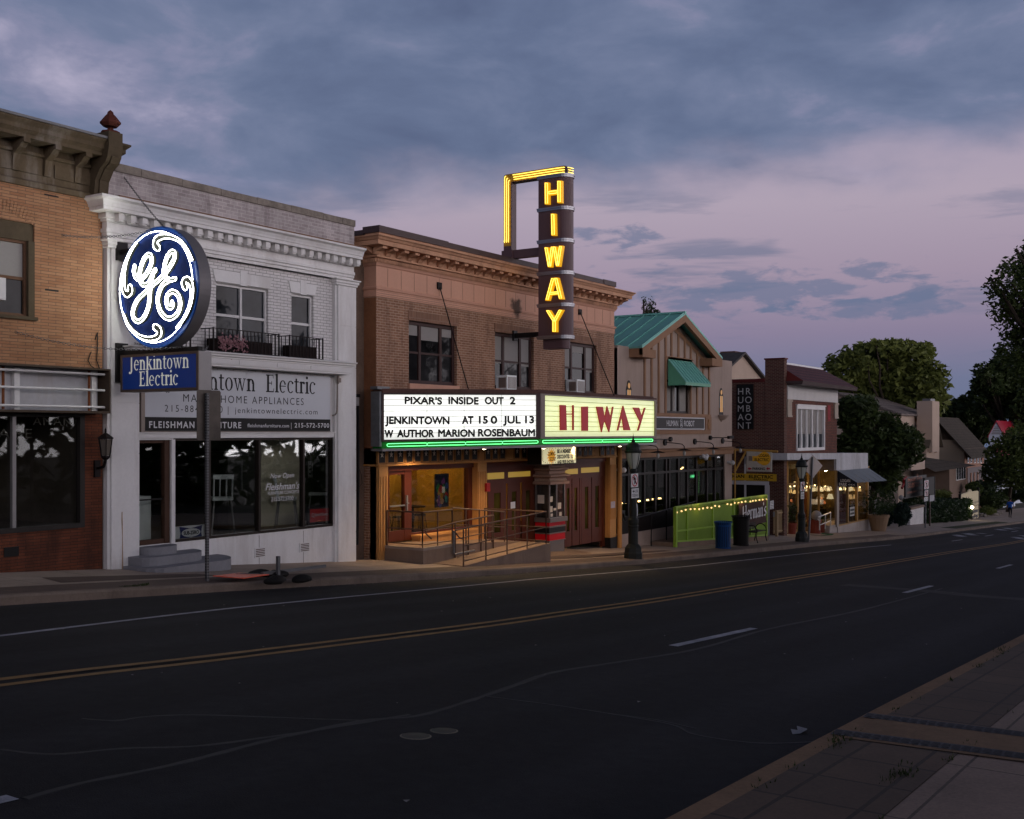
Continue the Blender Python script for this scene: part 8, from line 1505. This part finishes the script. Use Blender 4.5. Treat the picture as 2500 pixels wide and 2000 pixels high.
for a_, b_ in (((912, 740), (905, 1030)), ((1035, 690), (1030, 1005)), ((1150, 640), (1145, 970))): part('post', MB().tube([R5(*a_), R5(*b_)], .028, 6), whp, t_)
# ================================================================== 13. beyond the lamp shop
roofg = brick('grey_roof_tile', (.20, .165, .15), (.165, .135, .125), (.07, .06, .055), .5, .3, .02, bump=.5); roofb = brick('brown_roof_tile', (.060, .048, .036), (.050, .040, .030), (.028, .022, .018), .5, .3, .02, bump=.5); cream = mat('cream_render', (.40, .31, .25), .9, .1, .8, 10); pinkb = brick('salmon_brick', (.30, .155, .105), (.25, .125, .085), (.25, .19, .15), .3, .1, .01, var=.2)
def gable(name, label, corners, z0, z1, ridge, along, mw, mr, over=.4, extra=None):
    """A pitched-roof block: plan rectangle, wall top, ridge height, ridge direction."""
    x0, x1, y0, y1 = corners; t_ = thing(name, label, 'building', ((x0 + x1) / 2, (y0 + y1) / 2, g(x0))); mb = MB(); mb.wall(x0, x1, z0, z1, y0); mb.wall(y0, y1, z0, z1, x0, ax='x'); mb.wall(y0, y1, z0, z1, x1, ax='x'); mb.wall(x0, x1, z0, z1, y1); rf = MB(); o = over
    if along == 'x':
        m_ = (y0 + y1) / 2
        for x in (x0, x1): mb.add([(x, y0, z1), (x, y1, z1), (x, m_, ridge)], [(0, 1, 2)])
        k = (ridge - z1) / (m_ - y0)
        for sg, ye in ((-1, y0), (1, y1)): rf.add([(x0 - o, m_, ridge + .05), (x1 + o, m_, ridge + .05), (x1 + o, ye + sg * o, z1 - k * o + .05), (x0 - o, ye + sg * o, z1 - k * o + .05), (x0 - o, m_, ridge - .12), (x1 + o, m_, ridge - .12), (x1 + o, ye + sg * o, z1 - k * o - .12), (x0 - o, ye + sg * o, z1 - k * o - .12)], [(0, 1, 2, 3), (4, 5, 6, 7), (2, 3, 7, 6), (0, 3, 7, 4), (1, 2, 6, 5)])
    else:
        m_ = (x0 + x1) / 2
        for y in (y0, y1): mb.add([(x0, y, z1), (x1, y, z1), (m_, y, ridge)], [(0, 1, 2)])
        k = (ridge - z1) / (m_ - x0)
        for sg, xe_ in ((-1, x0), (1, x1)): rf.add([(m_, y0 - o, ridge + .05), (m_, y1 + o, ridge + .05), (xe_ + sg * o, y1 + o, z1 - k * o + .05), (xe_ + sg * o, y0 - o, z1 - k * o + .05), (m_, y0 - o, ridge - .12), (m_, y1 + o, ridge - .12), (xe_ + sg * o, y1 + o, z1 - k * o - .12), (xe_ + sg * o, y0 - o, z1 - k * o - .12)], [(0, 1, 2, 3), (4, 5, 6, 7), (2, 3, 7, 6), (0, 3, 7, 4), (1, 2, 6, 5)])
    part('wall', mb, mw, t_); part('roof', rf, mr, t_); return t_
def win(t_, face, a, b, z0, z1, d, m=None, fr=None):
    f = MB(); p_ = MB()
    if face == 'y': f.box(a - .08, b + .08, d - .05, d, z0 - .08, z1 + .08); p_.box(a, b, d - .06, d - .051, z0, z1)
    else: f.box(d - .05, d, a - .08, b + .08, z0 - .08, z1 + .08); p_.box(d - .06, d - .051, a, b, z0, z1)
    w_ = part('window', f, fr or M['whitetrim'], t_); part('pane', p_, m or M['paneb'], w_)
# grey roofed house close behind the pub
p = pt(1860, 930, 82); hb = gable('shingled_house', 'grey shingled house with cream gable behind the brick shop', (p.x - 7, p.x + 6.4, p.y + 1.5, p.y + 11.0), -8, p.z - .55, pt(1850, 869, 86).z, 'y', cream, M['slate'], .35)
t_ = hb; q = pt(1803, 869, 84); part('chimney', MB().box(q.x - .7, q.x + .7, q.y, q.y + 1.2, q.z - 1.5, q.z + .33), brk, t_)
# the cream house with chimney
def house(name, label): return thing(name, label, 'building', (0, 0, 0))
HT_ = 100.
def P(u, v, Y): x, z = at(u, v, Y); return (x, Y, z)
yA = 26.0; hx0, hx1 = at(2262, 0, yA)[0], at(2293, 0, yA)[0]; zE = at(2262, 1082, yA)[1]; zR = at(2277, 1008, yA)[1]
h1 = gable('cream_house', 'cream rendered house with mossy roof, dormers and tall chimney', (hx0, hx1, yA, yA + 9), -8.6, zE, zR, 'y', cream, mat('mossy_shingle', (.105, .09, .068), .9, .35, 1.2, 9), .35)
c = at(2272, 0, yA)[0]; ct_ = at(2272, 980, yA)[1]; ch_ = part('chimney', MB().box(c - 1.5, c + 1.6, yA - .5, yA + 1.0, -2, ct_), cream, h1); part('chimney_cap', MB().box(c - .9, c + 1.0, yA - .2, yA + .6, ct_, ct_ + .25), M['steel'], ch_)
kx_ = (zR - zE) / ((hx1 - hx0) / 2)
for u, v in ((2218, 1046), (2234, 1046)):        # two small dormers on the near slope
    xd_ = hx0 + 1.6; yd_, zd_ = ax(u, v, xd_); f = MB(); f.prism([(yd_ - .42, zd_ - .8), (yd_ + .42, zd_ - .8), (yd_ + .42, zd_ + .35), (yd_, zd_ + 1.2), (yd_ - .42, zd_ + .35)], 'x', xd_ - .8, xd_ + 2.2); d = part('dormer', f, cream, h1); part('dormer_roof', MB().bar((xd_ - .85, yd_ - .62, zd_ + .1), (xd_ - .85, yd_, zd_ + 1.35), .2, .16).bar((xd_ - .85, yd_ + .62, zd_ + .1), (xd_ - .85, yd_, zd_ + 1.35), .2, .16).add([(xd_ - .9, yd_ - .65, zd_ + .12), (xd_ - .9, yd_, zd_ + 1.4), (xd_ + 2.4, yd_, zd_ + 1.4), (xd_ + 2.4, yd_ - .65, zd_ + .12), (xd_ - .9, yd_ + .65, zd_ + .12), (xd_ + 2.4, yd_ + .65, zd_ + .12)], [(0, 1, 2, 3), (1, 4, 5, 2)]), M['timber'], d)
for u in (2271, 2284): x0, z1 = at(u - 2.0, 1075, yA); x1_, z0 = at(u + 2.0, 1104, yA); win(h1, 'y', x0, x1_, z0, z1, yA, M['pane'], M['timber'])
x0, z1 = at(2225, 1112, 22.5); x1_, z0 = at(2258, 1145, 22.5); part('porch_wall', MB().box(x0, x1_, 22.5, 22.7, z0, z1), cream, h1)
mb = MB(); a, b = at(2258, 1113, 23.5), at(2362, 1136, 23.5); mb.quad((a[0], 26, at(2258, 1113, 25)[1] + .4), (b[0], 26, at(2330, 1124, 26)[1]), (b[0], 22.6, b[1]), (a[0], 22.6, b[1] - .1)); part('porch_roof', mb, roofb, h1)
mb = MB(); a, b = at(2318, 1190, 23.5), at(2360, 1138, 23.5); mb.box(a[0], b[0], 23.5, 26, -8.2, b[1]); part('porch', mb, mat('taupe_siding', (.19, .135, .105), .85, .15), h1); x0, z1 = at(2336, 1141, 23.4); x1_, z0 = at(2358, 1168, 23.4)
for k in range(4): w_ = (x1_ - x0) / 4; win(h1, 'y', x0 + w_ * k + .1, x0 + w_ * (k + 1) - .1, z0, z1, 23.48, M['paneb'])
# grey roof rising behind it, a big grey gable among the trees
p = pt(2150, 1000, 112); t_ = gable('grey_roofed_house', 'house with long pale grey roof half hidden by trees', (p.x - 5, p.x + 9, p.y - 3, p.y + 9), -8, pt(2150, 1010, 112).z, pt(2130, 962, 114).z, 'x', cream, roofg)
# long brown roofed building with salmon front
yC = 26.; x0 = at(2354, 0, yC)[0]; x1_ = at(2401, 0, yC)[0]; zt_ = at(2375, 1094, yC)[1]; yR_, zr = ax(2285, 1019, x0); b2 = gable('brown_roofed_building', 'long building with big brown roof and salmon brick street front', (x0, x1_, yC, 2 * yR_ - yC), -10, zt_, zr, 'x', mat('buff_render', (.40, .325, .25), .9, .1, .8, 10), roofb, .9)
part('front_wall', MB().box(x0 - .05, x1_, yC - .06, yC - .003, -10, zt_), pinkb, b2); zsd = ax(2300, 1074, x0)[1]; kz_ = (zr - zt_) / (yR_ - yC); y2_ = yC + (zsd - zt_) / kz_
part('gable_siding', MB().add([(x0 - .03, y2_, zsd), (x0 - .03, 2 * yR_ - y2_, zsd), (x0 - .03, yR_, zr)], [(0, 1, 2)]), mat('brown_siding', (.075, .058, .042), .9, .2), b2)
for u in (2361.5, 2369, 2378, 2386, 2393): a, z1 = at(u - 1.6, 1104, yC); b, z0 = at(u + 1.6, 1129, yC); win(b2, 'y', a, b, z0, z1, yC - .07)
mb = MB(); a, z1 = at(2362, 1143, yC - .1); b, z0 = at(2399, 1184, yC - .1); mb.box(a, b, yC - .12, yC - .01, z0, z1); part('shop_front', mb, M['cap'], b2); mb = MB()
for u in (2372, 2380, 2388): a = at(u, 0, yC - .2)[0]; mb.box(a - .25, a + .25, yC - .2, yC - .13, z0, z1 - .6)
part('pilaster', mb, pinkb, b2)
# white building with red metal roof
redr = mat('red_metal_roof', (.30, .012, .030), .45, .1); pw_ = mat('pale_blue_white_siding', (.50, .54, .60), .7, .06, .6, 6); Xw = 168.
ya_, z0 = ax(2451, 1062, Xw); yb_, z1 = ax(2414, 1062, Xw); zr_ = ax(2432, 1028, Xw)[1]; t_ = gable('white_building', 'tall white sided building with bright red metal roof far down the street', (Xw, Xw + 26, ya_, yb_), -13, z0, zr_, 'x', pw_, redr, .15)
f = MB(); c = (ya_ + yb_) / 2
for k in range(5): z = z0 + .1 + k * .24; wd = .62 * (1 - k / 6); f.box(Xw - .05, Xw - .01, c - wd, c + wd, z, z + .12)
part('louvre', f, M['greydull'], t_); Xa = 150.; ya_, z0 = ax(2446, 1118, Xa); yb_, z1 = ax(2399, 1112, Xa); t_ = gable('white_annex', 'low white annex with red gable edge below the tall white building', (Xa, Xa + 10, ya_, yb_), -12, z0, ax(2424, 1096, Xa)[1], 'x', pw_, redr, .25)
# trees and hedges
tree('maple_tree', 'big rounded green maple rising over the roofs beyond the lamp shop', bsp(2160, 122), ell(122, [(2075, 905, 62, 52), (2140, 872, 70, 42), (2215, 880, 72, 48), (2265, 930, 52, 50), (2180, 940, 100, 62), (2090, 960, 60, 50), (2280, 975, 36, 40), (2240, 990, 60, 40), (2170, 845, 50, 18)]), 15000, .42, LM[0])
tree('shade_tree', 'dense dark green tree crowding the right side of the lamp shop', bsp(2120, 80), ell(78, [(2090, 1010, 55, 45), (2130, 1060, 75, 60), (2180, 1090, 70, 52), (2090, 1100, 52, 60), (2135, 1145, 70, 46), (2215, 1075, 40, 34), (2225, 1105, 34, 28), (2110, 985, 34, 22), (2160, 1185, 34, 26)]), 14000, .26, LM[1])
tree('street_tree', 'tall leafy street tree reaching in at the right edge of the picture', (42, .9, g(42)), ell(35, [(2470, 690, 62, 60), (2440, 740, 40, 46), (2500, 640, 40, 40), (2500, 780, 70, 70), (2560, 720, 110, 150), (2480, 850, 60, 50), (2530, 900, 70, 60), (2620, 850, 120, 160), (2418, 695, 26, 26), (2600, 640, 90, 70), (2490, 620, 22, 20)]), 15000, .095, LM[2], shell=.35)
tree('distant_tree', 'broad dark tree far down the street with pale leaning trunk', bsp(2480, 175), ell(170, [(2420, 935, 52, 42), (2470, 900, 60, 44), (2490, 960, 70, 56), (2400, 905, 26, 20), (2440, 990, 60, 36), (2395, 960, 34, 30), (2520, 1000, 60, 50), (2530, 920, 60, 60)]), 12000, .5, LM[1])
tree('distant_tree', 'dark tree filling the gap behind the brown roof', bsp(2350, 190), ell(190, [(2330, 1010, 44, 32), (2365, 1000, 40, 36), (2400, 1030, 40, 40), (2300, 1015, 30, 30), (2380, 1060, 40, 30)]), 7000, .5, LM[1])
tree('roadside_tree', 'dark bushy tree in front of the white red roofed building', bsp(2460, 118), ell(116, [(2450, 1110, 46, 42), (2490, 1080, 40, 46), (2430, 1150, 40, 34), (2480, 1150, 60, 44), (2520, 1110, 50, 60), (2470, 1070, 26, 22)]), 8000, .26, LM[2])
p = pt(1590, 750, 90); tree('conifer_top', 'dark conifer tip showing above the teal roof', (p.x, p.y, -8), [(p.x + dx, p.y, p.z + dz, r_, r_, h_) for dx, dz, r_, h_ in ((0, .2, .35, .7), (.2, -.6, .8, .5), (-.9, -.1, .4, .5), (1.1, -.6, .35, .5), (-1.4, .5, .2, .5), (-.5, -.9, .8, .4), (-1., -1.4, 1.2, .5), (.9, -1.4, 1.2, .6))], 2600, .12, LM[3], shell=.2)
def hedge(label, u0, u1, v0, v1, Y, dep, n, sz, m, name='clipped_hedge'):
    a, z0 = at(u0, v1, Y); b, z1 = at(u1, v0, Y); zb_ = g((a + b) / 2) - .1; t_ = thing(name, label, 'hedge', ((a + b) / 2, Y, zb_)); mb = MB(); hx, hz = (b - a) / 2, (z1 - zb_) / 2
    for _ in range(n):
        f_ = R.randint(0, 2); p_ = [R.uniform(-1, 1) for _ in range(3)]; p_[f_] = R.choice((-1, 1)) * R.uniform(.86, 1.05) if f_ != 1 else -R.uniform(.8, 1.05); c_ = Vector(((a + b) / 2 + p_[0] * hx, Y + dep / 2 + p_[1] * dep / 2, zb_ + hz + p_[2] * hz)); d = Vector((R.gauss(0, 1), R.gauss(0, 1), R.gauss(0, 1))).normalized(); e = d.cross(Vector((R.gauss(0, 1), R.gauss(0, 1), R.gauss(0, 1)))).normalized(); s_ = sz * R.uniform(.6, 1.3); mb.add([c_ - d * s_, c_ + e * s_ * .5, c_ + d * s_, c_ - e * s_ * .5], [(0, 1, 2, 3)])
    mb.box((a + b) / 2 - hx * .86, (a + b) / 2 + hx * .86, Y + dep * .1, Y + dep * .9, zb_, zb_ + hz * 1.84); part('leaves', mb, m, t_)
hedge('low clipped hedge between the white wall and the taller hedge', 2263, 2309, 1239, 1277, 18.4, 2, 2200, .14, LM[3]); hedge('tall clipped box hedge beside the cream notice board', 2302, 2373, 1218, 1272, 18.2, 3, 3600, .16, LM[3])
def bush(label, u, v, ru, rv, t, n, sz, m, name='bush'):
    c = ell(t, [(u, v, ru, rv)])[0]; x, y, z = c[0], c[1], g(c[0]); t_ = thing(name, label, 'bush', (x, y, z)); mb = MB(); crown(mb, [c, (c[0] + c[3] * .4, c[1], c[2] - c[5] * .3, c[3] * .7, c[4] * .7, c[5] * .7), (c[0] - c[3] * .4, c[1], c[2] - c[5] * .35, c[3] * .65, c[4] * .7, c[5] * .65)], n, sz, shell=.9); mb.ball((c[0], c[1], c[2]), c[3] * .8, c[4] * .8, c[5] * .85); part('leaves', mb, m, t_)
bl2 = leafmat('blue_green_leaves', (.010, .024, .018), (.030, .052, .040), 2)
for q in [('rounded blue green bush left of the white wall', 2201, 1254, 24, 27, 72, 2400, .12, bl2), ('dark bush behind the big tan planter', 2163, 1262, 17, 26, 70, 1200, .12, bl2), ('low green bush below the dark hair salon board', 2225, 1225, 26, 16, 84, 900, .12, LM[1]), ('wide dark bush right of the cream notice board', 2420, 1222, 40, 22, 112, 2600, .2, LM[1]), ('pale bush under the porch of the cream house', 2378, 1192, 22, 14, 112, 900, .2, LM[2]), ('bush behind the walker', 2462, 1210, 26, 18, 128, 1100, .22, LM[1]), ('dark bush at the far right edge', 2500, 1198, 24, 26, 125, 1200, .22, LM[3]), ('yellow green plants beside the dark salon board', 2300, 1207, 26, 12, 92, 700, .13, LM[0]), ('round dark bush under the roadside tree', 2400, 1190, 40, 18, 122, 1500, .2, LM[3]), ('low ground shrub beside the pale stones', 2410, 1247, 22, 9, 104, 700, .16, LM[0])]: bush(*q)
# white block wall, stones, verge, earth bank
Y = 18.6; a = at(2222, 0, Y)[0]; b = at(2255, 0, Y)[0]; t_ = thing('block_wall', 'short white block wall between bush and hedge', 'wall', (a, Y, g(a))); part('wall', MB().box(a, b, Y, Y + .4, g(b) - .3, at(2240, 1241, Y)[1]), M['whitebrick'], t_); part('coping', MB().box(a - .05, b + .05, Y - .05, Y + .45, at(2240, 1241, Y)[1], at(2240, 1241, Y)[1] + .15), M['concreteD'], t_)
t_ = thing('retaining_wall', 'low brown retaining wall rising behind the hedges', 'wall', (90, 21, g(90))); part('wall', MB().add([P(2258, 1235, 20.5), P(2330, 1217, 20.5), (at(2330, 0, 20.5)[0], 20.5, -8.5), (at(2258, 0, 20.5)[0], 20.5, -8.5), P(2258, 1235, 20.9), P(2330, 1217, 20.9), (at(2330, 0, 20.9)[0], 20.9, -8.5), (at(2258, 0, 20.9)[0], 20.9, -8.5)], [(0, 1, 2, 3), (4, 5, 6, 7), (0, 1, 5, 4)]), M['concreteD'], t_)
mb = MB(); strip(mb, frange(66, 128, 4), [22, 23, 26, 30], lambda x, y: g(x) + .02 + (y - 22) * .16); solo('garden_bank', mb, M['grassy'], kind='structure')
mb = MB(); strip(mb, frange(76, 96, 1.5), [FK + .3, FK + 1.3], lambda x, y: gs(x, y) + .01); solo('verge', mb, mat('verge_turf', (.028, .040, .012), .95, .4, 4, 30), kind='structure')
mb = MB()
for k in range(140): x = R.uniform(92, 118); y = 18.7 + abs(R.gauss(0, .7)) + (x - 92) * .02; s_ = R.uniform(.10, .28); mb.ball((x, y, g(x) + .05 + R.random() * .3), s_, s_ * R.uniform(.6, 1), s_ * R.uniform(.5, .8), 6, 4)
solo('rocks', mb, mat('pale_rock', (.26, .23, .20), .9, .3, 4, 12), kind='stuff')
# boards along the pavement
Y = 20.8; a, z1 = at(2211, 1166, Y); b, z0 = at(2262, 1204, Y); t_ = thing('salon_board', 'black board with red flourish and salon lettering below the shade tree', 'sign', ((a + b) / 2, Y, z0)); part('panel', MB().box(a, b, Y, Y + .12, z0, z1).box(at(2208, 0, Y)[0], at(2275, 0, Y)[0], Y + .01, Y + .11, at(2240, 1212, Y)[1], z0), M['black'], t_); f = MB()
for s_, u0, u1, v, h in (('IMAGES HAIR', 2216, 2252, 1177, .26), ('215 887 0184', 2217, 2245, 1186, .18), ('UNISEX SALON', 2216, 2252, 1192, .14)): c0, zz0 = at(u0, v, Y); text(f, s_, (c0, Y, zz0), XP, h, at(u1, 0, Y)[0] - c0, bold=.01, dz=.01)
c0, zz0 = at(2262, 1208, Y); text(f, 'LONG HAIR BOUTIQUE', (at(2214, 0, Y)[0], Y - .0, at(2214, 1206, Y)[1]), XP, .16, at(2260, 0, Y)[0] - at(2214, 0, Y)[0], dz=.02); c0, zz0 = at(2238, 1165, Y); text(f, '122', (c0, Y, zz0), XP, .25, dz=.01)
part('lettering', f, mat('salmon_letter', (.40, .17, .12), .6, .1), t_); f = MB(); f.tube([P(2202, 1192, Y - .05), P(2206, 1182, Y - .05), P(2205, 1172, Y - .05), P(2212, 1165, Y - .05)], .10, 5); part('flourish', f, mat('dark_red_flourish', (.20, .01, .01), .5, .1), t_)
t_ = thing('grey_board', 'plain dark grey board standing right of the salon board', 'sign', (at(2270, 0, 20)[0], 20, -6)); a, z1 = at(2258, 1167, 20); b, z0 = at(2281, 1208, 20); part('panel', MB().box(a, b, 20, 20.15, z0, z1), mat('dark_grey_board', (.045, .043, .042), .7, .1), t_); part('post', MB().bar((b + .2, 20.05, z0 - 3), (b + .2, 20.05, z1), .12), M['blackiron'], t_)
Y = 18.9; a, z1 = at(2346, 1206, Y); b, z0 = at(2389, 1232, Y); t_ = thing('notice_board', 'cream notice board on dark posts beside the tall hedge', 'sign', ((a + b) / 2, Y, g(b))); ivory = mat('ivory_board', (.60, .52, .32), .6, .06); c = (a + b) / 2
part('panel', MB().prism([(a, z0), (b, z0), (b, z1 - .15), (b - .3, z1 - .05), (c + .8, z1)] + [(c + .75 * cos(t), z1 + .22 * sin(t)) for t in [pi * k / 8 for k in range(9)]] + [(c - .8, z1), (a + .3, z1 - .05), (a, z1 - .15)], 'y', Y, Y + .1), ivory, t_)
for x in (a - .14, b + .14): part('post', MB().bar((x, Y + .05, g(x) - .2), (x, Y + .05, z1 + .0), .18).ball((x, Y + .05, z1 + .12), .10), M['blackiron'], t_)
part('panel', MB().box(a + .1, b - .05, Y, Y + .1, z0 - 1.35, z0 - .05), ivory, t_); f = MB(); text(f, '118', (c, Y, z1 - .0), XP, .2, align='c', dz=.01); text(f, 'SG', (a + .1, Y, z0 + .42), XP, .3, bold=.03, dz=.01); text(f, 'MH', (a + .1, Y, z0 + .08), XP, .3, bold=.03, dz=.01); text(f, 'SENIOR SERVICES & REHAB', (a + .75, Y, z0 + .2), XP, .17, b - a - .85, dz=.01)
f.box(a + .9, b - .3, Y - .012, Y - .004, z0 - .62, z0 - .38); f.box(a + .9, b - .3, Y - .012, Y - .004, z0 - 1.05, z0 - .82); part('lettering', f, blkl, t_)
p = P(2373, 1239, 18.1); t_ = thing('ground_spotlight', 'small glaring spotlight at the foot of the cream notice board', 'lamp', p); part('lens', MB().ball(p, .12), emit('spot_lens', (1., .85, .55), 30), t_); part('stake', MB().bar((p[0], p[1], p[2] - .1), (p[0], p[1], g(p[0]) - .1), .05), M['black'], t_)
ld = bpy.data.lights.new('board_light', 'POINT'); lo = bpy.data.objects.new('board_light', ld); sc.collection.objects.link(lo); lo.location = (0, -.3, .1); lo.parent = t_; ld.energy = 14; ld.color = (1, .85, .6)
for u, v, t, lab in ((2136, 1221, 68, 'clear globe lamp on a thin post behind the tan planter'), (2200, 1215, 76, 'clear globe lamp on a thin post above the rounded bush')):
    q = pt(u, v, t); t_ = thing('globe_lamp', lab, 'lamp', (q.x, q.y, g(q.x))); part('globe', MB().ball((q.x, q.y, q.z), .17), mat('clear_globe', (.30, .30, .29), .15, .1), t_); part('post', MB().tube([(q.x, q.y, g(q.x)), (q.x, q.y, q.z - .15)], .04, 6), M['alu'], t_)
Y = 16.9; x = at(2259, 0, Y)[0]; z = gs(x, Y); t_ = thing('sign_post', 'steel post with no walking signs before the salon board', 'sign', (x, Y, z)); part('post', MB().bar((x, Y, z - .1), (x + .1, Y, at(2261, 1172, Y)[1]), .08), M['steel'], t_); noped('no_walking_sign', 'upper no pedestrians sign on the far post before the salon board', 2257, 2267, 1172, 1195, Y - .1, 'no pedestrians signs'); noped('no_walking_sign', 'lower no pedestrians sign on the far post before the salon board', 2257.5, 2266, 1196.5, 1212, Y - .1, 'no pedestrians signs'); usex('use crosswalk plate at the bottom of the far sign post', 2256.5, 2266, 1213, 1225, Y - .1)
Y = 17.3; x = at(2270, 0, Y)[0]; z = gs(x, Y); t_ = thing('sign_post', 'rusty post with a small blank grey plate beside the no walking signs', 'sign', (x, Y, z)); part('post', MB().bar((x, Y, z - .1), (x, Y, at(2270, 1206, Y)[1]), .09), M['rail'], t_); a, z0 = at(2270, 1225, Y - .1); b, z1 = at(2281, 1208, Y - .1); part('plate', MB().box(a, b, Y - .1, Y - .08, z0, z1), mat('pale_grey_plate', (.34, .34, .36), .5, .05), t_)
# ================================================================== 14. the walker
def walker():
    X, Y = 108.5, 17.2; z = gs(X, Y); t_ = thing('person', 'person in a blue t shirt and dark trousers walking away along the pavement', 'person', (X, Y, z)); H = 1.86
    J = {'pel': (0, 0, .93), 'spi': (.02, 0, 1.12), 'che': (.03, 0, 1.36), 'nek': (.04, 0, 1.52), 'hd0': (.06, 0, 1.62), 'hd1': (.07, 0, 1.74), 'lh': (0, .10, .90), 'rh': (0, -.10, .90), 'lk': (.22, .10, .52), 'lf': (.10, .10, .09), 'lt': (.30, .10, .05), 'rk': (-.02, -.11, .50), 'rf': (-.30, -.11, .14), 'rt': (-.14, -.11, .04),
         'ls': (.03, .20, 1.42), 'le': (-.05, .27, 1.14), 'lw': (.08, .28, .90), 'rs': (.03, -.20, 1.42), 're': (-.02, -.27, 1.14), 'rw': (.18, -.28, .94)}
    rr_ = dict(pel=.15, spi=.135, che=.155, nek=.058, hd0=.085, hd1=.092, lh=.10, rh=.10, lk=.062, lf=.045, lt=.035, rk=.062, rf=.045, rt=.035, ls=.065, le=.042, lw=.030, rs=.065, re=.042, rw=.030)
    E_ = [('pel', 'spi'), ('spi', 'che'), ('che', 'nek'), ('nek', 'hd0'), ('hd0', 'hd1'), ('pel', 'lh'), ('lh', 'lk'), ('lk', 'lf'), ('lf', 'lt'), ('pel', 'rh'), ('rh', 'rk'), ('rk', 'rf'), ('rf', 'rt'), ('che', 'ls'), ('ls', 'le'), ('le', 'lw'), ('che', 'rs'), ('rs', 're'), ('re', 'rw')]
    for s_ in ('l', 'r'):                         # palm, thumb and four fingers, loosely curled
        wx, wy, wz = J[s_ + 'w']; pk = s_ + 'p'; J[pk] = (wx + .012, wy, wz - .07); rr_[pk] = .026; E_.append((s_ + 'w', pk))
        for k in range(5): n1, n2 = f'{s_}f{k}', f'{s_}g{k}'; o = (k - 1.7) * .018; q = (.03, .0) if k == 4 else (.0, 0); J[n1] = (wx + .012 + o + q[0], wy, wz - (.07 if k == 4 else .115)); J[n2] = (wx + .028 + o + q[0], wy, wz - (.10 if k == 4 else .150 - abs(k - 1.5) * .008)); rr_[n1] = .009; rr_[n2] = .008; E_ += [(pk, n1), (n1, n2)]
    ks = list(J); me = bpy.data.meshes.new('body'); me.from_pydata([Vector(J[k]) * (H / 1.83) for k in ks], [(ks.index(a), ks.index(b)) for a, b in E_], []); o = bpy.data.objects.new('body', me); sc.collection.objects.link(o)
    md = o.modifiers.new('skin', 'SKIN'); sv = me.skin_vertices[0].data
    for i, k in enumerate(ks): sv[i].radius = (rr_[k], rr_[k] * (1.25 if k in ('che', 'spi', 'pel') else 1)); sv[i].use_root = k == 'pel'
    o.modifiers.new('sub', 'SUBSURF').levels = 1; dg = bpy.context.evaluated_depsgraph_get(); m2 = bpy.data.meshes.new_from_object(o.evaluated_get(dg)); bpy.data.objects.remove(o)
    skin = mat('skin', (.28, .15, .10), .6, .05); shirt = mat('blue_shirt', (.012, .075, .34), .8, .1); trs = mat('dark_trousers', (.012, .012, .016), .85, .1); hair = mat('dark_hair', (.012, .009, .007), .7, .1); shoe = mat('dark_shoe', (.02, .018, .018), .6, .1)
    for m_ in (skin, shirt, trs, hair, shoe): m2.materials.append(m_)
    for p_ in m2.polygons: c_ = p_.center; p_.material_index = 4 if c_.z < .13 else 2 if c_.z < .96 and abs(c_.y) < .215 else 1 if (c_.z < 1.50 and c_.z > 1.16) or (c_.z > .9 and c_.z < 1.5 and abs(c_.y) < .215) else 3 if c_.z > 1.66 else 0; p_.use_smooth = True
    b = bpy.data.objects.new('body', m2); sc.collection.objects.link(b); b.parent = t_; BASE['body'] = BASE[t_.name]
    f = MB(); cx, cy, cz_ = X + .07 * H / 1.83, Y, z + 1.70 * H / 1.83; f.ball((cx - .015, cy, cz_ + .03), .105, .10, .11, 12, 8); part('hair', f, hair, t_, smooth=True)
    f = MB(); f.ball((cx + .03, cy - .088, cz_ - .04), .02, .012, .03); f.ball((cx + .03, cy + .088, cz_ - .04), .02, .012, .03); part('ear', f, skin, t_)
    f = MB(); f.ball((cx + .105, cy, cz_ - .05), .018, .014, .022); f.ball((cx + .09, cy - .03, cz_ - .01), .01); f.ball((cx + .09, cy + .03, cz_ - .01), .01); f.box(cx + .085, cx + .095, cy - .022, cy + .022, cz_ - .095, cz_ - .088); part('face', f, skin, t_)
    f = MB(); text(f, '8', (X - .17, Y + .0, z + 1.30), (0, -1, 0), .10, .12, align='c', dz=.0)
walker()
# unseen trees added behind the camera to shade the lower fronts and darken reflections
mb = MB(); cl = []
for k in range(17): x = -40 + k * 8.5 + R.uniform(-2, 2); h = R.uniform(6.5, 9.5); cl.append((x, -24 + R.uniform(-4, 2), g(x) + h * .75, 5.2, 3.5, h)); cl.append((x + 4, -23, g(x) + 2, 5, 3, 3.5))
crown(mb, cl, 14000, .70, shell=.8); solo('unseen_tree_belt', mb, LM[1], kind='stuff')
